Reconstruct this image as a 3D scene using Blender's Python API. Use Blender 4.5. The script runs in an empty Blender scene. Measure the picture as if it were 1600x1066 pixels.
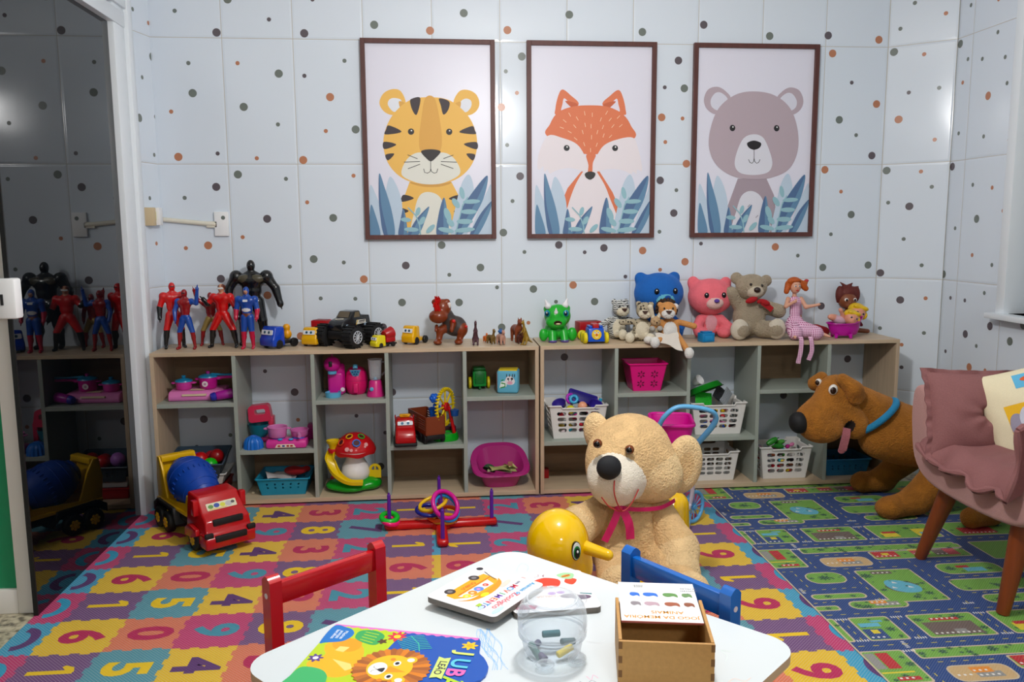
import bpy, bmesh, math, random
import numpy as np
from mathutils import Vector, Matrix, Euler
from mathutils.geometry import tessellate_polygon

# ---------------------------------------------------------------- camera, world, lights, exposure
SC = bpy.context.scene
COL = SC.collection
PI = math.pi
R = math.radians
cd = bpy.data.cameras.new('camera'); cam = bpy.data.objects.new('camera', cd); COL.objects.link(cam)
cd.sensor_width = 36.0; cd.lens = 29.25; cd.clip_start = 0.05
cam.matrix_world = Matrix(((0.99576898, 0.01829076, -0.09005326, 0),
                           (-0.09169503, 0.13364701, -0.98677784, 0),
                           (-0.00601357, 0.99086019, 0.13475872, 1.295),
                           (0, 0, 0, 1)))
SC.camera = cam
w = bpy.data.worlds.new('world'); SC.world = w; w.use_nodes = True
w.node_tree.nodes['Background'].inputs[0].default_value = (0.6, 0.75, 1.0, 1)
w.node_tree.nodes['Background'].inputs[1].default_value = 0.35
SC.view_settings.view_transform = 'Standard'; SC.view_settings.look = 'None'
SC.view_settings.exposure = 0.30; SC.view_settings.gamma = 1.0; SC.view_settings.use_curve_mapping = False
SC.cycles.max_bounces = 8; SC.cycles.diffuse_bounces = 5; SC.cycles.transmission_bounces = 8; SC.cycles.glossy_bounces = 4
SC.cycles.caustics_reflective = False; SC.cycles.caustics_refractive = False

def area(name, loc, size, power, color, rot=(0, 0, 0), shape='DISK', size_y=None):
    l = bpy.data.lights.new(name, 'AREA'); l.shape = shape; l.size = size; l.energy = power; l.color = color
    if size_y: l.size_y = size_y
    o = bpy.data.objects.new(name, l); COL.objects.link(o); o.location = loc; o.rotation_euler = rot
    return o
l = bpy.data.lights.new('pendant_lamp_light', 'POINT'); l.shadow_soft_size = .09; l.energy = 74; l.color = (1.0, .99, .975)
lo = bpy.data.objects.new('pendant_lamp_light', l); COL.objects.link(lo); lo.location = (.40, 2.0, 2.15)
area('rear_fill_light', (0.75, -1.9, 2.64), 0.5, 42, (0.95, 0.98, 1.0))  # unseen fill light added behind the camera to brighten the room
area('window_daylight', (2.75, 2.3, 1.75), 1.6, 16, (0.80, 0.90, 1.0), (0, R(-90), 0), 'RECTANGLE', 1.2)

# ---------------------------------------------------------------- helpers
def lin(h):
    h = h.lstrip('#'); c = [int(h[i:i+2], 16)/255 for i in (0, 2, 4)]
    return tuple(x/12.92 if x <= 0.04045 else ((x+0.055)/1.055)**2.4 for x in c) + (1,)

_MATS = {}
def mat(h, rough=.4, bump=0., scale=60., var=0., sheen=0., metal=0., trans=0., alpha=1., kind='', ior=1.45, coat=0.):
    key = (h, rough, bump, scale, var, sheen, metal, trans, alpha, kind, ior, coat)
    if key in _MATS: return _MATS[key]
    m = bpy.data.materials.new((kind or 'plastic')+'_'+h.strip('#')); m.use_nodes = True
    nt = m.node_tree; N = nt.nodes; L = nt.links; b = N['Principled BSDF']
    b.inputs['Base Color'].default_value = lin(h); b.inputs['Roughness'].default_value = rough
    b.inputs['Metallic'].default_value = metal; b.inputs['Transmission Weight'].default_value = trans
    b.inputs['Alpha'].default_value = alpha; b.inputs['IOR'].default_value = ior
    b.inputs['Coat Weight'].default_value = coat
    if sheen:
        b.inputs['Sheen Weight'].default_value = sheen; b.inputs['Sheen Roughness'].default_value = .4
        b.inputs['Sheen Tint'].default_value = tuple(min(1, x*1.3+.1) for x in lin(h)[:3])+(1,)
    if bump or var or kind in ('wood', 'fur', 'weave', 'gingham'):
        tc = N.new('ShaderNodeTexCoord'); out = tc.outputs['Object']
        if kind == 'wood':
            mp = N.new('ShaderNodeMapping'); mp.inputs['Scale'].default_value = (3, 30, 30) if scale > 0 else (30, 30, 3)
            L.new(out, mp.inputs[0]); out = mp.outputs[0]
        nz = N.new('ShaderNodeTexNoise'); nz.inputs['Scale'].default_value = abs(scale) if kind != 'wood' else 1.6
        nz.inputs['Detail'].default_value = 4; L.new(out, nz.inputs['Vector'])
        if var:
            n2 = nz
            if kind == 'fur':
                n2 = N.new('ShaderNodeTexNoise'); n2.inputs['Scale'].default_value = scale*.14; n2.inputs['Detail'].default_value = 5
                n2.inputs['Distortion'].default_value = .6; L.new(tc.outputs['Object'], n2.inputs['Vector'])
            mr = N.new('ShaderNodeMapRange'); mr.inputs['From Min'].default_value = .3; mr.inputs['From Max'].default_value = .7
            mr.inputs['To Min'].default_value = 1-var; mr.inputs['To Max'].default_value = 1+var; L.new(n2.outputs['Fac'], mr.inputs['Value'])
            hs = N.new('ShaderNodeHueSaturation'); hs.inputs['Color'].default_value = lin(h); L.new(mr.outputs[0], hs.inputs['Value'])
            L.new(hs.outputs[0], b.inputs['Base Color'])
        if bump:
            bp = N.new('ShaderNodeBump'); bp.inputs['Strength'].default_value = bump; bp.inputs['Distance'].default_value = .009 if kind == 'fur' else .004
            L.new(nz.outputs['Fac'], bp.inputs['Height']); L.new(bp.outputs[0], b.inputs['Normal'])
    if kind == 'gingham':
        tc = N.new('ShaderNodeTexCoord'); sx = N.new('ShaderNodeSeparateXYZ'); L.new(tc.outputs['Object'], sx.inputs[0])
        outs = []
        for ax in ('X', 'Z'):
            a = N.new('ShaderNodeMath'); a.operation = 'MULTIPLY'; a.inputs[1].default_value = scale; L.new(sx.outputs[ax], a.inputs[0])
            f = N.new('ShaderNodeMath'); f.operation = 'FRACT'; L.new(a.outputs[0], f.inputs[0])
            g = N.new('ShaderNodeMath'); g.operation = 'GREATER_THAN'; g.inputs[1].default_value = .6; L.new(f.outputs[0], g.inputs[0]); outs.append(g)
        s = N.new('ShaderNodeMath'); s.operation = 'MAXIMUM'; L.new(outs[0].outputs[0], s.inputs[0]); L.new(outs[1].outputs[0], s.inputs[1])
        mx = N.new('ShaderNodeMix'); mx.data_type = 'RGBA'; mx.inputs[6].default_value = lin(h); mx.inputs[7].default_value = lin('e9c4da')
        L.new(s.outputs[0], mx.inputs[0]); L.new(mx.outputs[2], b.inputs['Base Color'])
    _MATS[key] = m
    return m
def plast(h, r=.28): return mat(h, r)
def plush(h, var=.10): return mat(h, .9, .55, 260., var, .5, kind='fur')
def fur(h, var=.14): return mat(h, .95, 1., 150., var, .6, kind='fur')
def cloth(h, var=.05): return mat(h, .9, .25, 400., var, .3)
def ink(h, r=.55): return mat(h, r, kind='print')

def spl(pts, n=8, closed=True):
    P = [Vector(p) for p in pts]; out = []; N = len(P)
    rng = range(N) if closed else range(N-1)
    for i in rng:
        if closed: a, b, c, d = P[i-1], P[i], P[(i+1) % N], P[(i+2) % N]
        else: a, b, c, d = P[max(i-1, 0)], P[i], P[i+1], P[min(i+2, N-1)]
        for k in range(n):
            t = k/n
            out.append(.5*((2*b)+(-a+c)*t+(2*a-5*b+4*c-d)*t*t+(-a+3*b-3*c+d)*t*t*t))
    if not closed: out.append(P[-1])
    return out
def rrect(x0, y0, x1, y1, r, n=5):
    out = []
    for cx, cy, a0 in ((x1-r, y1-r, 0), (x0+r, y1-r, 90), (x0+r, y0+r, 180), (x1-r, y0+r, 270)):
        for k in range(n+1):
            a = R(a0+90*k/n); out.append((cx+r*math.cos(a), cy+r*math.sin(a)))
    return out
def circ(cx, cy, rx, ry=None, n=28, rot=0, a0=0, a1=360):
    ry = rx if ry is None else ry; c, s = math.cos(R(rot)), math.sin(R(rot)); out = []
    full = abs(a1-a0) >= 360
    for k in range(n if full else n+1):
        a = R(a0+(a1-a0)*k/n); x, y = rx*math.cos(a), ry*math.sin(a)
        out.append((cx+x*c-y*s, cy+x*s+y*c))
    return out
def T(x=0, y=0, z=0, rx=0, ry=0, rz=0, s=1):
    S = Matrix.Diagonal((s, s, s, 1)) if not isinstance(s, tuple) else Matrix.Diagonal(s+(1,))
    return Matrix.Translation((x, y, z)) @ Euler((R(rx), R(ry), R(rz)), 'XYZ').to_matrix().to_4x4() @ S
I4 = Matrix.Identity(4)
UP = T(rx=90)                      # 2D (u, v) drawn in the x/z plane, facing -y

class MB:
    """collects shapes for ONE mesh object"""
    def __init__(s, M=I4): s.v = []; s.f = []; s.m = []; s.sm = []; s.mats = []; s.M = M; s.z = 0.; s.dz = 4e-5
    def mi(s, m):
        if isinstance(m, str): m = plast(m)
        if m not in s.mats: s.mats.append(m)
        return s.mats.index(m)
    def add(s, vs, fs, m, smooth=True, M=I4):
        o = len(s.v); MM = s.M @ M
        s.v += [tuple(MM @ Vector(p)) for p in vs]; i = s.mi(m)
        for f in fs: s.f.append(tuple(o+k for k in f)); s.m.append(i); s.sm.append(smooth)
    def box(s, x0, x1, y0, y1, z0, z1, m, b=0., M=I4, seg=2, taper=None):
        bm = bmesh.new(); bmesh.ops.create_cube(bm, size=1)
        for v in bm.verts:
            tx = v.co.z+.5; v.co = Vector(((x0+x1)/2+v.co.x*(x1-x0), (y0+y1)/2+v.co.y*(y1-y0), (z0+z1)/2+v.co.z*(z1-z0)))
            if taper: v.co.x = (x0+x1)/2+(v.co.x-(x0+x1)/2)*(1+(taper[0]-1)*tx); v.co.y = (y0+y1)/2+(v.co.y-(y0+y1)/2)*(1+(taper[1]-1)*tx)
        if b: bmesh.ops.bevel(bm, geom=bm.edges[:], offset=b, segments=seg, affect='EDGES', profile=.5)
        bm.verts.index_update()
        s.add([v.co[:] for v in bm.verts], [[v.index for v in f.verts] for f in bm.faces], m, False if not b or b < .0015 else True, M); bm.free()
    def lathe(s, prof, m, n=28, M=I4, a0=0, a1=360, sx=1, sy=1):
        full = a1-a0 >= 360; k = n if full else n+1; vs = []; fs = []
        for r, z in prof:
            for i in range(k):
                a = R(a0+(a1-a0)*i/n); vs.append((r*math.cos(a)*sx, r*math.sin(a)*sy, z))
        for j in range(len(prof)-1):
            for i in range(n if full else n):
                a, b = j*k+i, j*k+(i+1) % k
                fs.append((a, b, b+k, a+k))
        s.add(vs, fs, m, True, M)
    def cyl(s, p0, p1, r0, m, r1=None, n=20, M=I4, bev=0.):
        r1 = r0 if r1 is None else r1; p0, p1 = Vector(p0), Vector(p1); d = p1-p0; h = d.length
        Q = Matrix.Translation(p0) @ d.to_track_quat('Z', 'Y').to_matrix().to_4x4()
        pr = [(0, 0), (r0-bev, 0), (r0, bev), (r1, h-bev), (r1-bev, h), (0, h)] if bev else [(0, 0), (r0, 0)]+[(r0, 0), (r1, h)]+[(r1, h), (0, h)]
        s.lathe(pr, m, n, M @ Q)
    def ball(s, c, r, m, rot=(0, 0, 0), M=I4, nu=20, nv=12):
        r = (r, r, r) if not isinstance(r, (tuple, list)) else r
        Q = T(*c, *rot) @ Matrix.Diagonal((r[0], r[1], r[2], 1))
        s.lathe([(math.sin(PI*k/nv), -math.cos(PI*k/nv)) for k in range(nv+1)], m, nu, M @ Q)
    def tube(s, pts, r, m, n=8, closed=False, M=I4, flat=1.):
        P = [Vector(p) for p in pts]; N = len(P); rr = r if isinstance(r, (list, tuple)) else [r]*N
        tn = []
        for i in range(N):
            a = P[i-1] if (i or closed) else P[0]; b = P[(i+1) % N] if (i < N-1 or closed) else P[-1]
            tn.append((b-a).normalized())
        u = tn[0].orthogonal().normalized(); vs = []; fs = []
        for i in range(N):
            u = (u-tn[i]*u.dot(tn[i])).normalized(); w_ = tn[i].cross(u)
            for k in range(n):
                a = 2*PI*k/n; vs.append(tuple(P[i]+(u*math.cos(a)+w_*math.sin(a)*flat)*rr[i]))
        for i in range(N if closed else N-1):
            j = (i+1) % N
            for k in range(n): fs.append((i*n+k, i*n+(k+1) % n, j*n+(k+1) % n, j*n+k))
        if not closed: fs += [tuple(range(n))[::-1], tuple(range((N-1)*n, N*n))]
        s.add(vs, fs, m, True, M)
    def torus(s, R0, r, m, M=I4, n=32, k=10, a0=0, a1=360):
        full = a1-a0 >= 360
        s.tube([(R0*math.cos(R(a0+(a1-a0)*i/n)), R0*math.sin(R(a0+(a1-a0)*i/n)), 0) for i in range(n if full else n+1)], r, m, k, full, M)
    def prism(s, poly, z0, z1, m, M=I4, side=None, smooth=False, scale_top=1.):
        P = [(p[0], p[1]) for p in poly]; n = len(P)
        if sum(P[i-1][0]*P[i][1]-P[i][0]*P[i-1][1] for i in range(n)) < 0: P = P[::-1]
        tri = tessellate_polygon([[Vector((a, b, 0)) for a, b in P]])
        cx = sum(p[0] for p in P)/n; cy = sum(p[1] for p in P)/n
        s.add([(a, b, z0) for a, b in P], [t if nrm(P, t) < 0 else t[::-1] for t in tri], m, False, M)
        s.add([(cx+(a-cx)*scale_top, cy+(b-cy)*scale_top, z1) for a, b in P], [t if nrm(P, t) > 0 else t[::-1] for t in tri], m, False, M)
        s.add([(a, b, z0) for a, b in P]+[(cx+(a-cx)*scale_top, cy+(b-cy)*scale_top, z1) for a, b in P], [(i, (i+1) % n, n+(i+1) % n, n+i) for i in range(n)], side or m, smooth, M)
    def grid(s, fn, nu, nv, m, M=I4, smooth=True, cu=False):
        vs = [tuple(fn(i/nu, j/nv)) for j in range(nv+1) for i in range(nu+1)]
        s.add(vs, [(j*(nu+1)+i, j*(nu+1)+i+1, (j+1)*(nu+1)+i+1, (j+1)*(nu+1)+i) for j in range(nv) for i in range(nu)], m, smooth, M)
    # flat printed shapes, each a hair above the last
    def flat(s, poly, m, M=None, z=None):
        if isinstance(m, str): m = ink(m)
        P = [(p[0], p[1]) for p in poly]; s.z += s.dz
        tri = tessellate_polygon([[Vector((a, b, 0)) for a, b in P]])
        s.add([(a, b, s.z if z is None else z) for a, b in P], [t if nrm(P, t) > 0 else t[::-1] for t in tri], m, False, M or I4)
    def line(s, pts, wd, m, M=None):
        if isinstance(m, str): m = ink(m)
        P = [Vector((p[0], p[1])) for p in pts]; s.z += s.dz; vs = []; fs = []; n = len(P)
        ww = wd if isinstance(wd, (list, tuple)) else [wd]*n
        for i in range(n):
            d = (P[min(i+1, n-1)]-P[max(i-1, 0)]); d = d.normalized() if d.length else Vector((1, 0)); q = Vector((-d.y, d.x))*ww[i]/2
            vs += [(P[i].x+q.x, P[i].y+q.y, s.z), (P[i].x-q.x, P[i].y-q.y, s.z)]
        fs = [(2*i+1, 2*i+3, 2*i+2, 2*i) for i in range(n-1)]
        s.add(vs, fs, m, False, M or I4)
    def text(s, st, x, y, size, m, rot=0, bold=0., al='CENTER', M=None, sx=1.):
        if isinstance(m, str): m = ink(m)
        vs, fs = glyphs(st, bold, al); s.z += s.dz
        s.add(vs, fs, m, False, (M or I4) @ Matrix.Translation((x, y, s.z)) @ T(rz=rot) @ Matrix.Diagonal((size*sx, size, size, 1)))
    def build(s, name, parent=None, M=None):
        me = bpy.data.meshes.new(name); me.from_pydata(s.v, [], s.f)
        for m in s.mats: me.materials.append(m)
        me.polygons.foreach_set('material_index', s.m); me.polygons.foreach_set('use_smooth', s.sm)
        me.validate(); me.update()
        if any(s.sm):
            try: me.set_sharp_from_angle(angle=R(42))
            except Exception: pass
        o = bpy.data.objects.new(name, me); COL.objects.link(o)
        if parent: o.parent = parent
        if M is not None: o.matrix_local = M
        return o
def nrm(P, t):
    a, b, c = (P[i] for i in t); return (b[0]-a[0])*(c[1]-a[1])-(b[1]-a[1])*(c[0]-a[0])
_GL = {}
def glyphs(st, bold, al):
    k = (st, bold, al)
    if k not in _GL:
        cu = bpy.data.curves.new('t', 'FONT'); cu.body = st; cu.size = 1; cu.align_x = al; cu.align_y = 'CENTER'; cu.offset = bold; cu.resolution_u = 3
        o = bpy.data.objects.new('t', cu); me = bpy.data.meshes.new_from_object(o)
        _GL[k] = ([tuple(v.co) for v in me.vertices], [tuple(p.vertices) if p.normal.z > 0 else tuple(p.vertices)[::-1] for p in me.polygons])
        bpy.data.objects.remove(o); bpy.data.curves.remove(cu); bpy.data.meshes.remove(me)
    return _GL[k]

def tag(o, label=None, cat=None, group=None, kind=None):
    if label: o['label'] = label
    if cat: o['category'] = cat
    if group: o['group'] = group
    if kind: o['kind'] = kind
    return o
def thing(name, label, cat, loc=(0, 0, 0), rz=0, group=None, s=1, rx=0, ry=0):
    o = bpy.data.objects.new(name, None); COL.objects.link(o); o.empty_display_size = .05
    o.location = loc; o.rotation_euler = (R(rx), R(ry), R(rz)); o.scale = (s, s, s)
    return tag(o, label, cat, group)
def place(o, loc, rz=0, rx=0, ry=0, s=1):
    o.location = loc; o.rotation_euler = (R(rx), R(ry), R(rz)); o.scale = (s, s, s); return o
def copy_tree(o, parent=None):
    c = o.copy(); COL.objects.link(c); c.parent = parent
    for ch in list(o.children): copy_tree(ch, c)
    return c

# ---------------------------------------------------------------- organic bodies: smooth union of balls and tapered limbs, one continuous skin
def E(c, r, m, rot=(0, 0, 0), k=None): return ('e', c, (r,)*3 if not isinstance(r, (tuple, list)) else r, rot, m, k)
def L_(a, b, ra, rb, m, k=None): return ('c', a, b, ra, rb, m, k)
def PT(c, r, m, rot=(0, 0, 0)): return ('p', c, (r,)*3 if not isinstance(r, (tuple, list)) else r, rot, m, None)
def CUT(c, r, m, rot=(0, 0, 0), k=None): return ('x', c, (r,)*3 if not isinstance(r, (tuple, list)) else r, rot, m, k)
def sdf(name, prims, vox=.004, k=.012, parent=None, M=None, relax=1, fuzz=0.):
    def dist(p, X, Y, Z):
        if p[0] == 'c':
            a = np.array(p[1], np.float32); b = np.array(p[2], np.float32); d = b-a; dd = float(d@d)+1e-12
            t = np.clip(((X-a[0])*d[0]+(Y-a[1])*d[1]+(Z-a[2])*d[2])/dd, 0, 1)
            return np.sqrt((X-a[0]-t*d[0])**2+(Y-a[1]-t*d[1])**2+(Z-a[2]-t*d[2])**2)-(p[3]+(p[4]-p[3])*t)
        c, r, rot = p[1:4]; q = (X-c[0], Y-c[1], Z-c[2])
        if any(rot):
            Q = Euler(tuple(R(x) for x in rot), 'XYZ').to_matrix().transposed(); q = tuple(Q[i][0]*q[0]+Q[i][1]*q[1]+Q[i][2]*q[2] for i in range(3))
        k0 = np.sqrt(sum((q[i]/r[i])**2 for i in range(3))); k1 = np.sqrt(sum((q[i]/r[i]**2)**2 for i in range(3)))+1e-9
        return k0*(k0-1)/k1
    solid = [p for p in prims if p[0] in 'ec']; lo = np.full(3, 1e9); hi = -lo
    def bb(p):
        if p[0] == 'c':
            a, b = np.array(p[1]), np.array(p[2]); r = max(p[3], p[4]); return np.minimum(a, b)-r, np.maximum(a, b)+r
        r = max(p[2]); c = np.array(p[1])
        if not any(p[3]): return c-np.array(p[2]), c+np.array(p[2])
        return c-r, c+r
    for p in solid: a, b = bb(p); lo = np.minimum(lo, a); hi = np.maximum(hi, b)
    lo -= 3*vox; hi += 3*vox; n = np.ceil((hi-lo)/vox).astype(int)+1
    ax = [(lo[i]+vox*np.arange(n[i])).astype(np.float32) for i in range(3)]
    D = np.full(n, 1., np.float32)
    for p in prims:
        if p[0] == 'p': continue
        kk = k if p[-1] is None else p[-1]; a, b = bb(p); g = kk*1.2+3*vox
        i0 = np.maximum(((a-g-lo)/vox).astype(int), 0); i1 = np.minimum(((b+g-lo)/vox).astype(int)+2, n)
        sl = tuple(slice(i0[i], i1[i]) for i in range(3))
        X, Y, Z = np.meshgrid(ax[0][sl[0]], ax[1][sl[1]], ax[2][sl[2]], indexing='ij', sparse=True)
        d = dist(p, X, Y, Z); o = D[sl]
        if p[0] == 'x':
            d = -d; h = np.maximum(kk-np.abs(d-o), 0)/max(kk, 1e-6); D[sl] = np.maximum(o, d)+h*h*kk/4
        else:
            h = np.maximum(kk-np.abs(d-o), 0)/max(kk, 1e-6); D[sl] = np.minimum(o, d)-h*h*kk/4
    S = D < 0; c = np.zeros(np.array(D.shape)-1, np.int8)
    offs = [(i, j, l) for i in (0, 1) for j in (0, 1) for l in (0, 1)]
    def sub(A, o): return A[o[0]:A.shape[0]-1+o[0], o[1]:A.shape[1]-1+o[1], o[2]:A.shape[2]-1+o[2]]
    for o in offs: c += sub(S, o)
    act = (c > 0) & (c < 8); idx = -np.ones(act.shape, np.int64); ii = np.argwhere(act); idx[act] = np.arange(len(ii))
    V = np.zeros((len(ii), 3)); W = np.zeros(len(ii))
    cv = {o: D[ii[:, 0]+o[0], ii[:, 1]+o[1], ii[:, 2]+o[2]].astype(float) for o in offs}
    for o in offs:
        for a in range(3):
            if o[a] == 0:
                o2 = tuple(o[i]+(i == a) for i in range(3)); d0, d1 = cv[o], cv[o2]; cr = (d0 < 0) != (d1 < 0)
                t = np.where(cr, d0/np.where(d0 == d1, 1, d0-d1), 0); q = np.repeat(np.array([o], float), len(ii), 0); q[:, a] += t
                V += q*cr[:, None]; W += cr
    V = V/W[:, None]+ii; F = []
    for a in range(3):
        b_, c_ = (a+1) % 3, (a+2) % 3
        s0 = [slice(1, -1)]*3; s0[a] = slice(0, -1); s1 = [slice(1, -1)]*3; s1[a] = slice(1, None)
        A0, A1 = S[tuple(s0)], S[tuple(s1)]; e = np.argwhere(A0 != A1); ins = A0[A0 != A1]
        e = e+np.array([0 if i == a else 1 for i in range(3)])
        def cell(db, dc):
            q = e.copy(); q[:, b_] -= db; q[:, c_] -= dc; return idx[q[:, 0], q[:, 1], q[:, 2]]
        Q = np.stack([cell(1, 1), cell(0, 1), cell(0, 0), cell(1, 0)], 1); Q[~ins] = Q[~ins][:, ::-1]; F.append(Q)
    F = np.concatenate(F); V = V*vox+lo
    for _ in range(relax):
        acc = np.zeros_like(V); ct = np.zeros(len(V))
        for i in range(4):
            for j in ((i+1) % 4, (i-1) % 4): np.add.at(acc, F[:, i], V[F[:, j]]); np.add.at(ct, F[:, i], 1)
        V = .5*V+.5*acc/ct[:, None]
    if fuzz: V = V+np.random.default_rng(7).normal(0, fuzz, V.shape)
    C = V[F].mean(1); best = np.full(len(F), 1e9); col = np.zeros(len(F), int); mats = []
    def mi(m):
        if isinstance(m, str): m = plast(m)
        if m not in mats: mats.append(m)
        return mats.index(m)
    for p in prims:
        d = dist(p, C[:, 0], C[:, 1], C[:, 2]); m = mi(p[-2])
        if p[0] == 'p': u = d < 0; best[u] = -1e9; col[u] = m
        elif p[0] == 'x':
            u = np.abs(d) < vox*.9; col[u & (best > -1e8)] = m; best[u] = -1e8
        else: u = d < best; best[u] = d[u]; col[u] = m
    me = bpy.data.meshes.new(name); me.from_pydata(V.tolist(), [], F.tolist())
    for m in mats: me.materials.append(m)
    me.polygons.foreach_set('material_index', col); me.polygons.foreach_set('use_smooth', np.ones(len(F), bool)); me.update()
    o = bpy.data.objects.new(name, me); COL.objects.link(o)
    if parent: o.parent = parent
    if M is not None: o.matrix_local = M
    return o
# printed dots of the wall tiles: place along the wall, height, colour (+ = large)
DB="""-1.195,2.313,g;-1.009,2.218,p+;-0.951,2.369,g+;-0.764,2.281,p;-0.602,2.220,p+;-0.558,2.375,p;-0.271,2.264,g+;-1.146,2.077,g;-0.919,2.079,o;-0.729,2.033,g+;-0.417,2.096,g;-0.609,2.024,p;-1.134,1.939,g+;-0.491,1.926,o+;-0.900,1.877,g+;-1.238,1.853,o;-0.743,1.796,g;-0.517,1.766,o;-0.374,1.774,g+;-1.217,1.642,o+;-1.033,1.658,p;-0.850,1.636,o;-0.630,1.628,o+;-0.943,1.559,g+;-0.716,1.538,g;-1.048,1.500,p+;-1.199,1.448,g;-0.391,1.553,o;-0.619,1.425,o;-0.814,1.346,p+;-0.496,1.349,g+;-0.935,1.258,o;-1.101,1.219,o+;-1.207,1.207,o;-0.598,1.148,g+;-0.452,1.130,g;-0.715,1.112,g;-1.049,1.056,p+;-0.356,1.046,o+;-0.829,0.972,o+;-0.571,0.953,g;-0.401,0.949,g;0.159,2.325,g+;0.370,2.249,o+;0.674,2.326,g+;1.039,2.250,g+;1.349,2.289,p+;0.440,2.126,g+;0.361,2.055,g;0.415,1.953,o;0.338,1.884,o+;0.365,1.702,g;1.224,2.116,p+;1.157,1.986,p;1.257,1.982,g+;1.144,1.840,o+;1.251,1.835,o;1.165,1.719,o;1.276,1.612,o+;0.429,1.550,p+;0.390,1.428,g;1.142,1.529,p+;1.227,1.480,g;0.343,1.272,g+;1.216,1.365,p+;1.143,1.271,g;0.624,1.208,p+;0.449,1.174,g;0.856,1.191,p+;0.757,1.170,p;1.057,1.176,o+;1.362,1.209,p;0.226,1.098,g+;0.069,1.063,g;1.280,1.117,o+;1.150,1.077,o;0.969,1.044,p;0.309,0.997,g;0.494,0.986,g+;0.698,1.004,o+;0.610,0.920,g;0.810,0.918,g+;1.689,2.240,g+;1.994,2.247,p+;2.262,2.230,o+;2.021,2.160,o+;2.129,2.018,p;2.267,1.913,o+;2.072,1.833,g+;2.166,1.757,g;2.256,1.654,p+;2.007,1.582,o+;2.099,1.471,o;2.160,1.353,g+;2.055,1.252,g;1.758,1.189,o+;1.881,1.143,g;2.019,1.080,g+;2.266,1.090,g+;2.129,0.924,o;2.020,0.877,p+;-0.170,0.927,g+;-0.268,0.804,p+;0.116,0.923,g+;0.331,0.793,g+;0.468,0.814,o;-0.676,0.766,o+;-0.005,2.241,o+;-0.147,1.112,p+;0.033,1.212,g+;-0.858,0.592,p;-0.717,0.482,p+;-0.706,0.339,o;-1.168,0.355,p+;-1.043,0.270,g;-1.210,0.214,p;-0.230,0.470,p+;-0.414,0.352,p;-0.585,0.362,p;-0.499,0.221,p+;-0.300,0.083,p+;-0.271,0.260,p;0.654,0.633,p+;2.179,0.592,p+;1.833,0.403,p+"""
DC="""0.113,2.392,g;0.256,2.321,o;0.052,2.277,g;0.028,2.167,g+;0.169,2.139,o;0.246,1.969,g;0.108,1.960,p;0.067,1.831,o+;0.240,1.719,o;0.023,1.577,g+;0.186,1.565,o;0.240,1.487,g;0.039,1.413,g;0.141,1.392,p+;0.123,1.226,g;0.215,1.093,g;0.019,1.049,p+;0.123,0.911,p+;0.243,0.925,o;0.245,0.746,g;0.142,0.677,o;0.032,0.757,g;0.148,0.558,p"""
DR="""3.910,2.330,g;3.711,2.305,o;3.974,2.166,g+;3.907,2.082,g;3.799,2.062,g;3.701,2.160,g;3.639,2.039,g;3.551,2.169,g+;3.936,1.978,o;3.739,1.886,o+;3.614,1.922,g;3.553,1.800,p+;3.942,1.739,g;3.751,1.704,g;3.574,1.671,o;3.550,1.582,o+;3.975,1.582,p+;3.807,1.485,g;3.665,1.465,o;3.761,1.324,g+;3.579,1.358,o;3.921,1.280,g;3.776,1.153,o;3.629,1.112,g;3.557,1.055,g+;3.991,1.050,g+;3.922,0.936,p;3.808,0.933,p;3.668,0.980,g;3.787,0.771,p+;3.612,0.830,p+;3.471,0.778,g+;3.699,0.725,g;3.934,0.665,p;3.394,0.861,g+;3.741,0.616,o+;3.624,0.620,o"""
DL="""0.125,2.288,g;0.006,2.255,o;-0.005,2.104,g+;0.161,1.977,o+;0.084,1.996,g;0.125,1.808,g+;-0.003,1.829,g;0.162,1.682,g;0.025,1.649,g;0.164,1.478,o+;0.084,1.444,g;0.160,1.217,o+;0.053,1.231,o;0.184,0.817,g+"""
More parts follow.
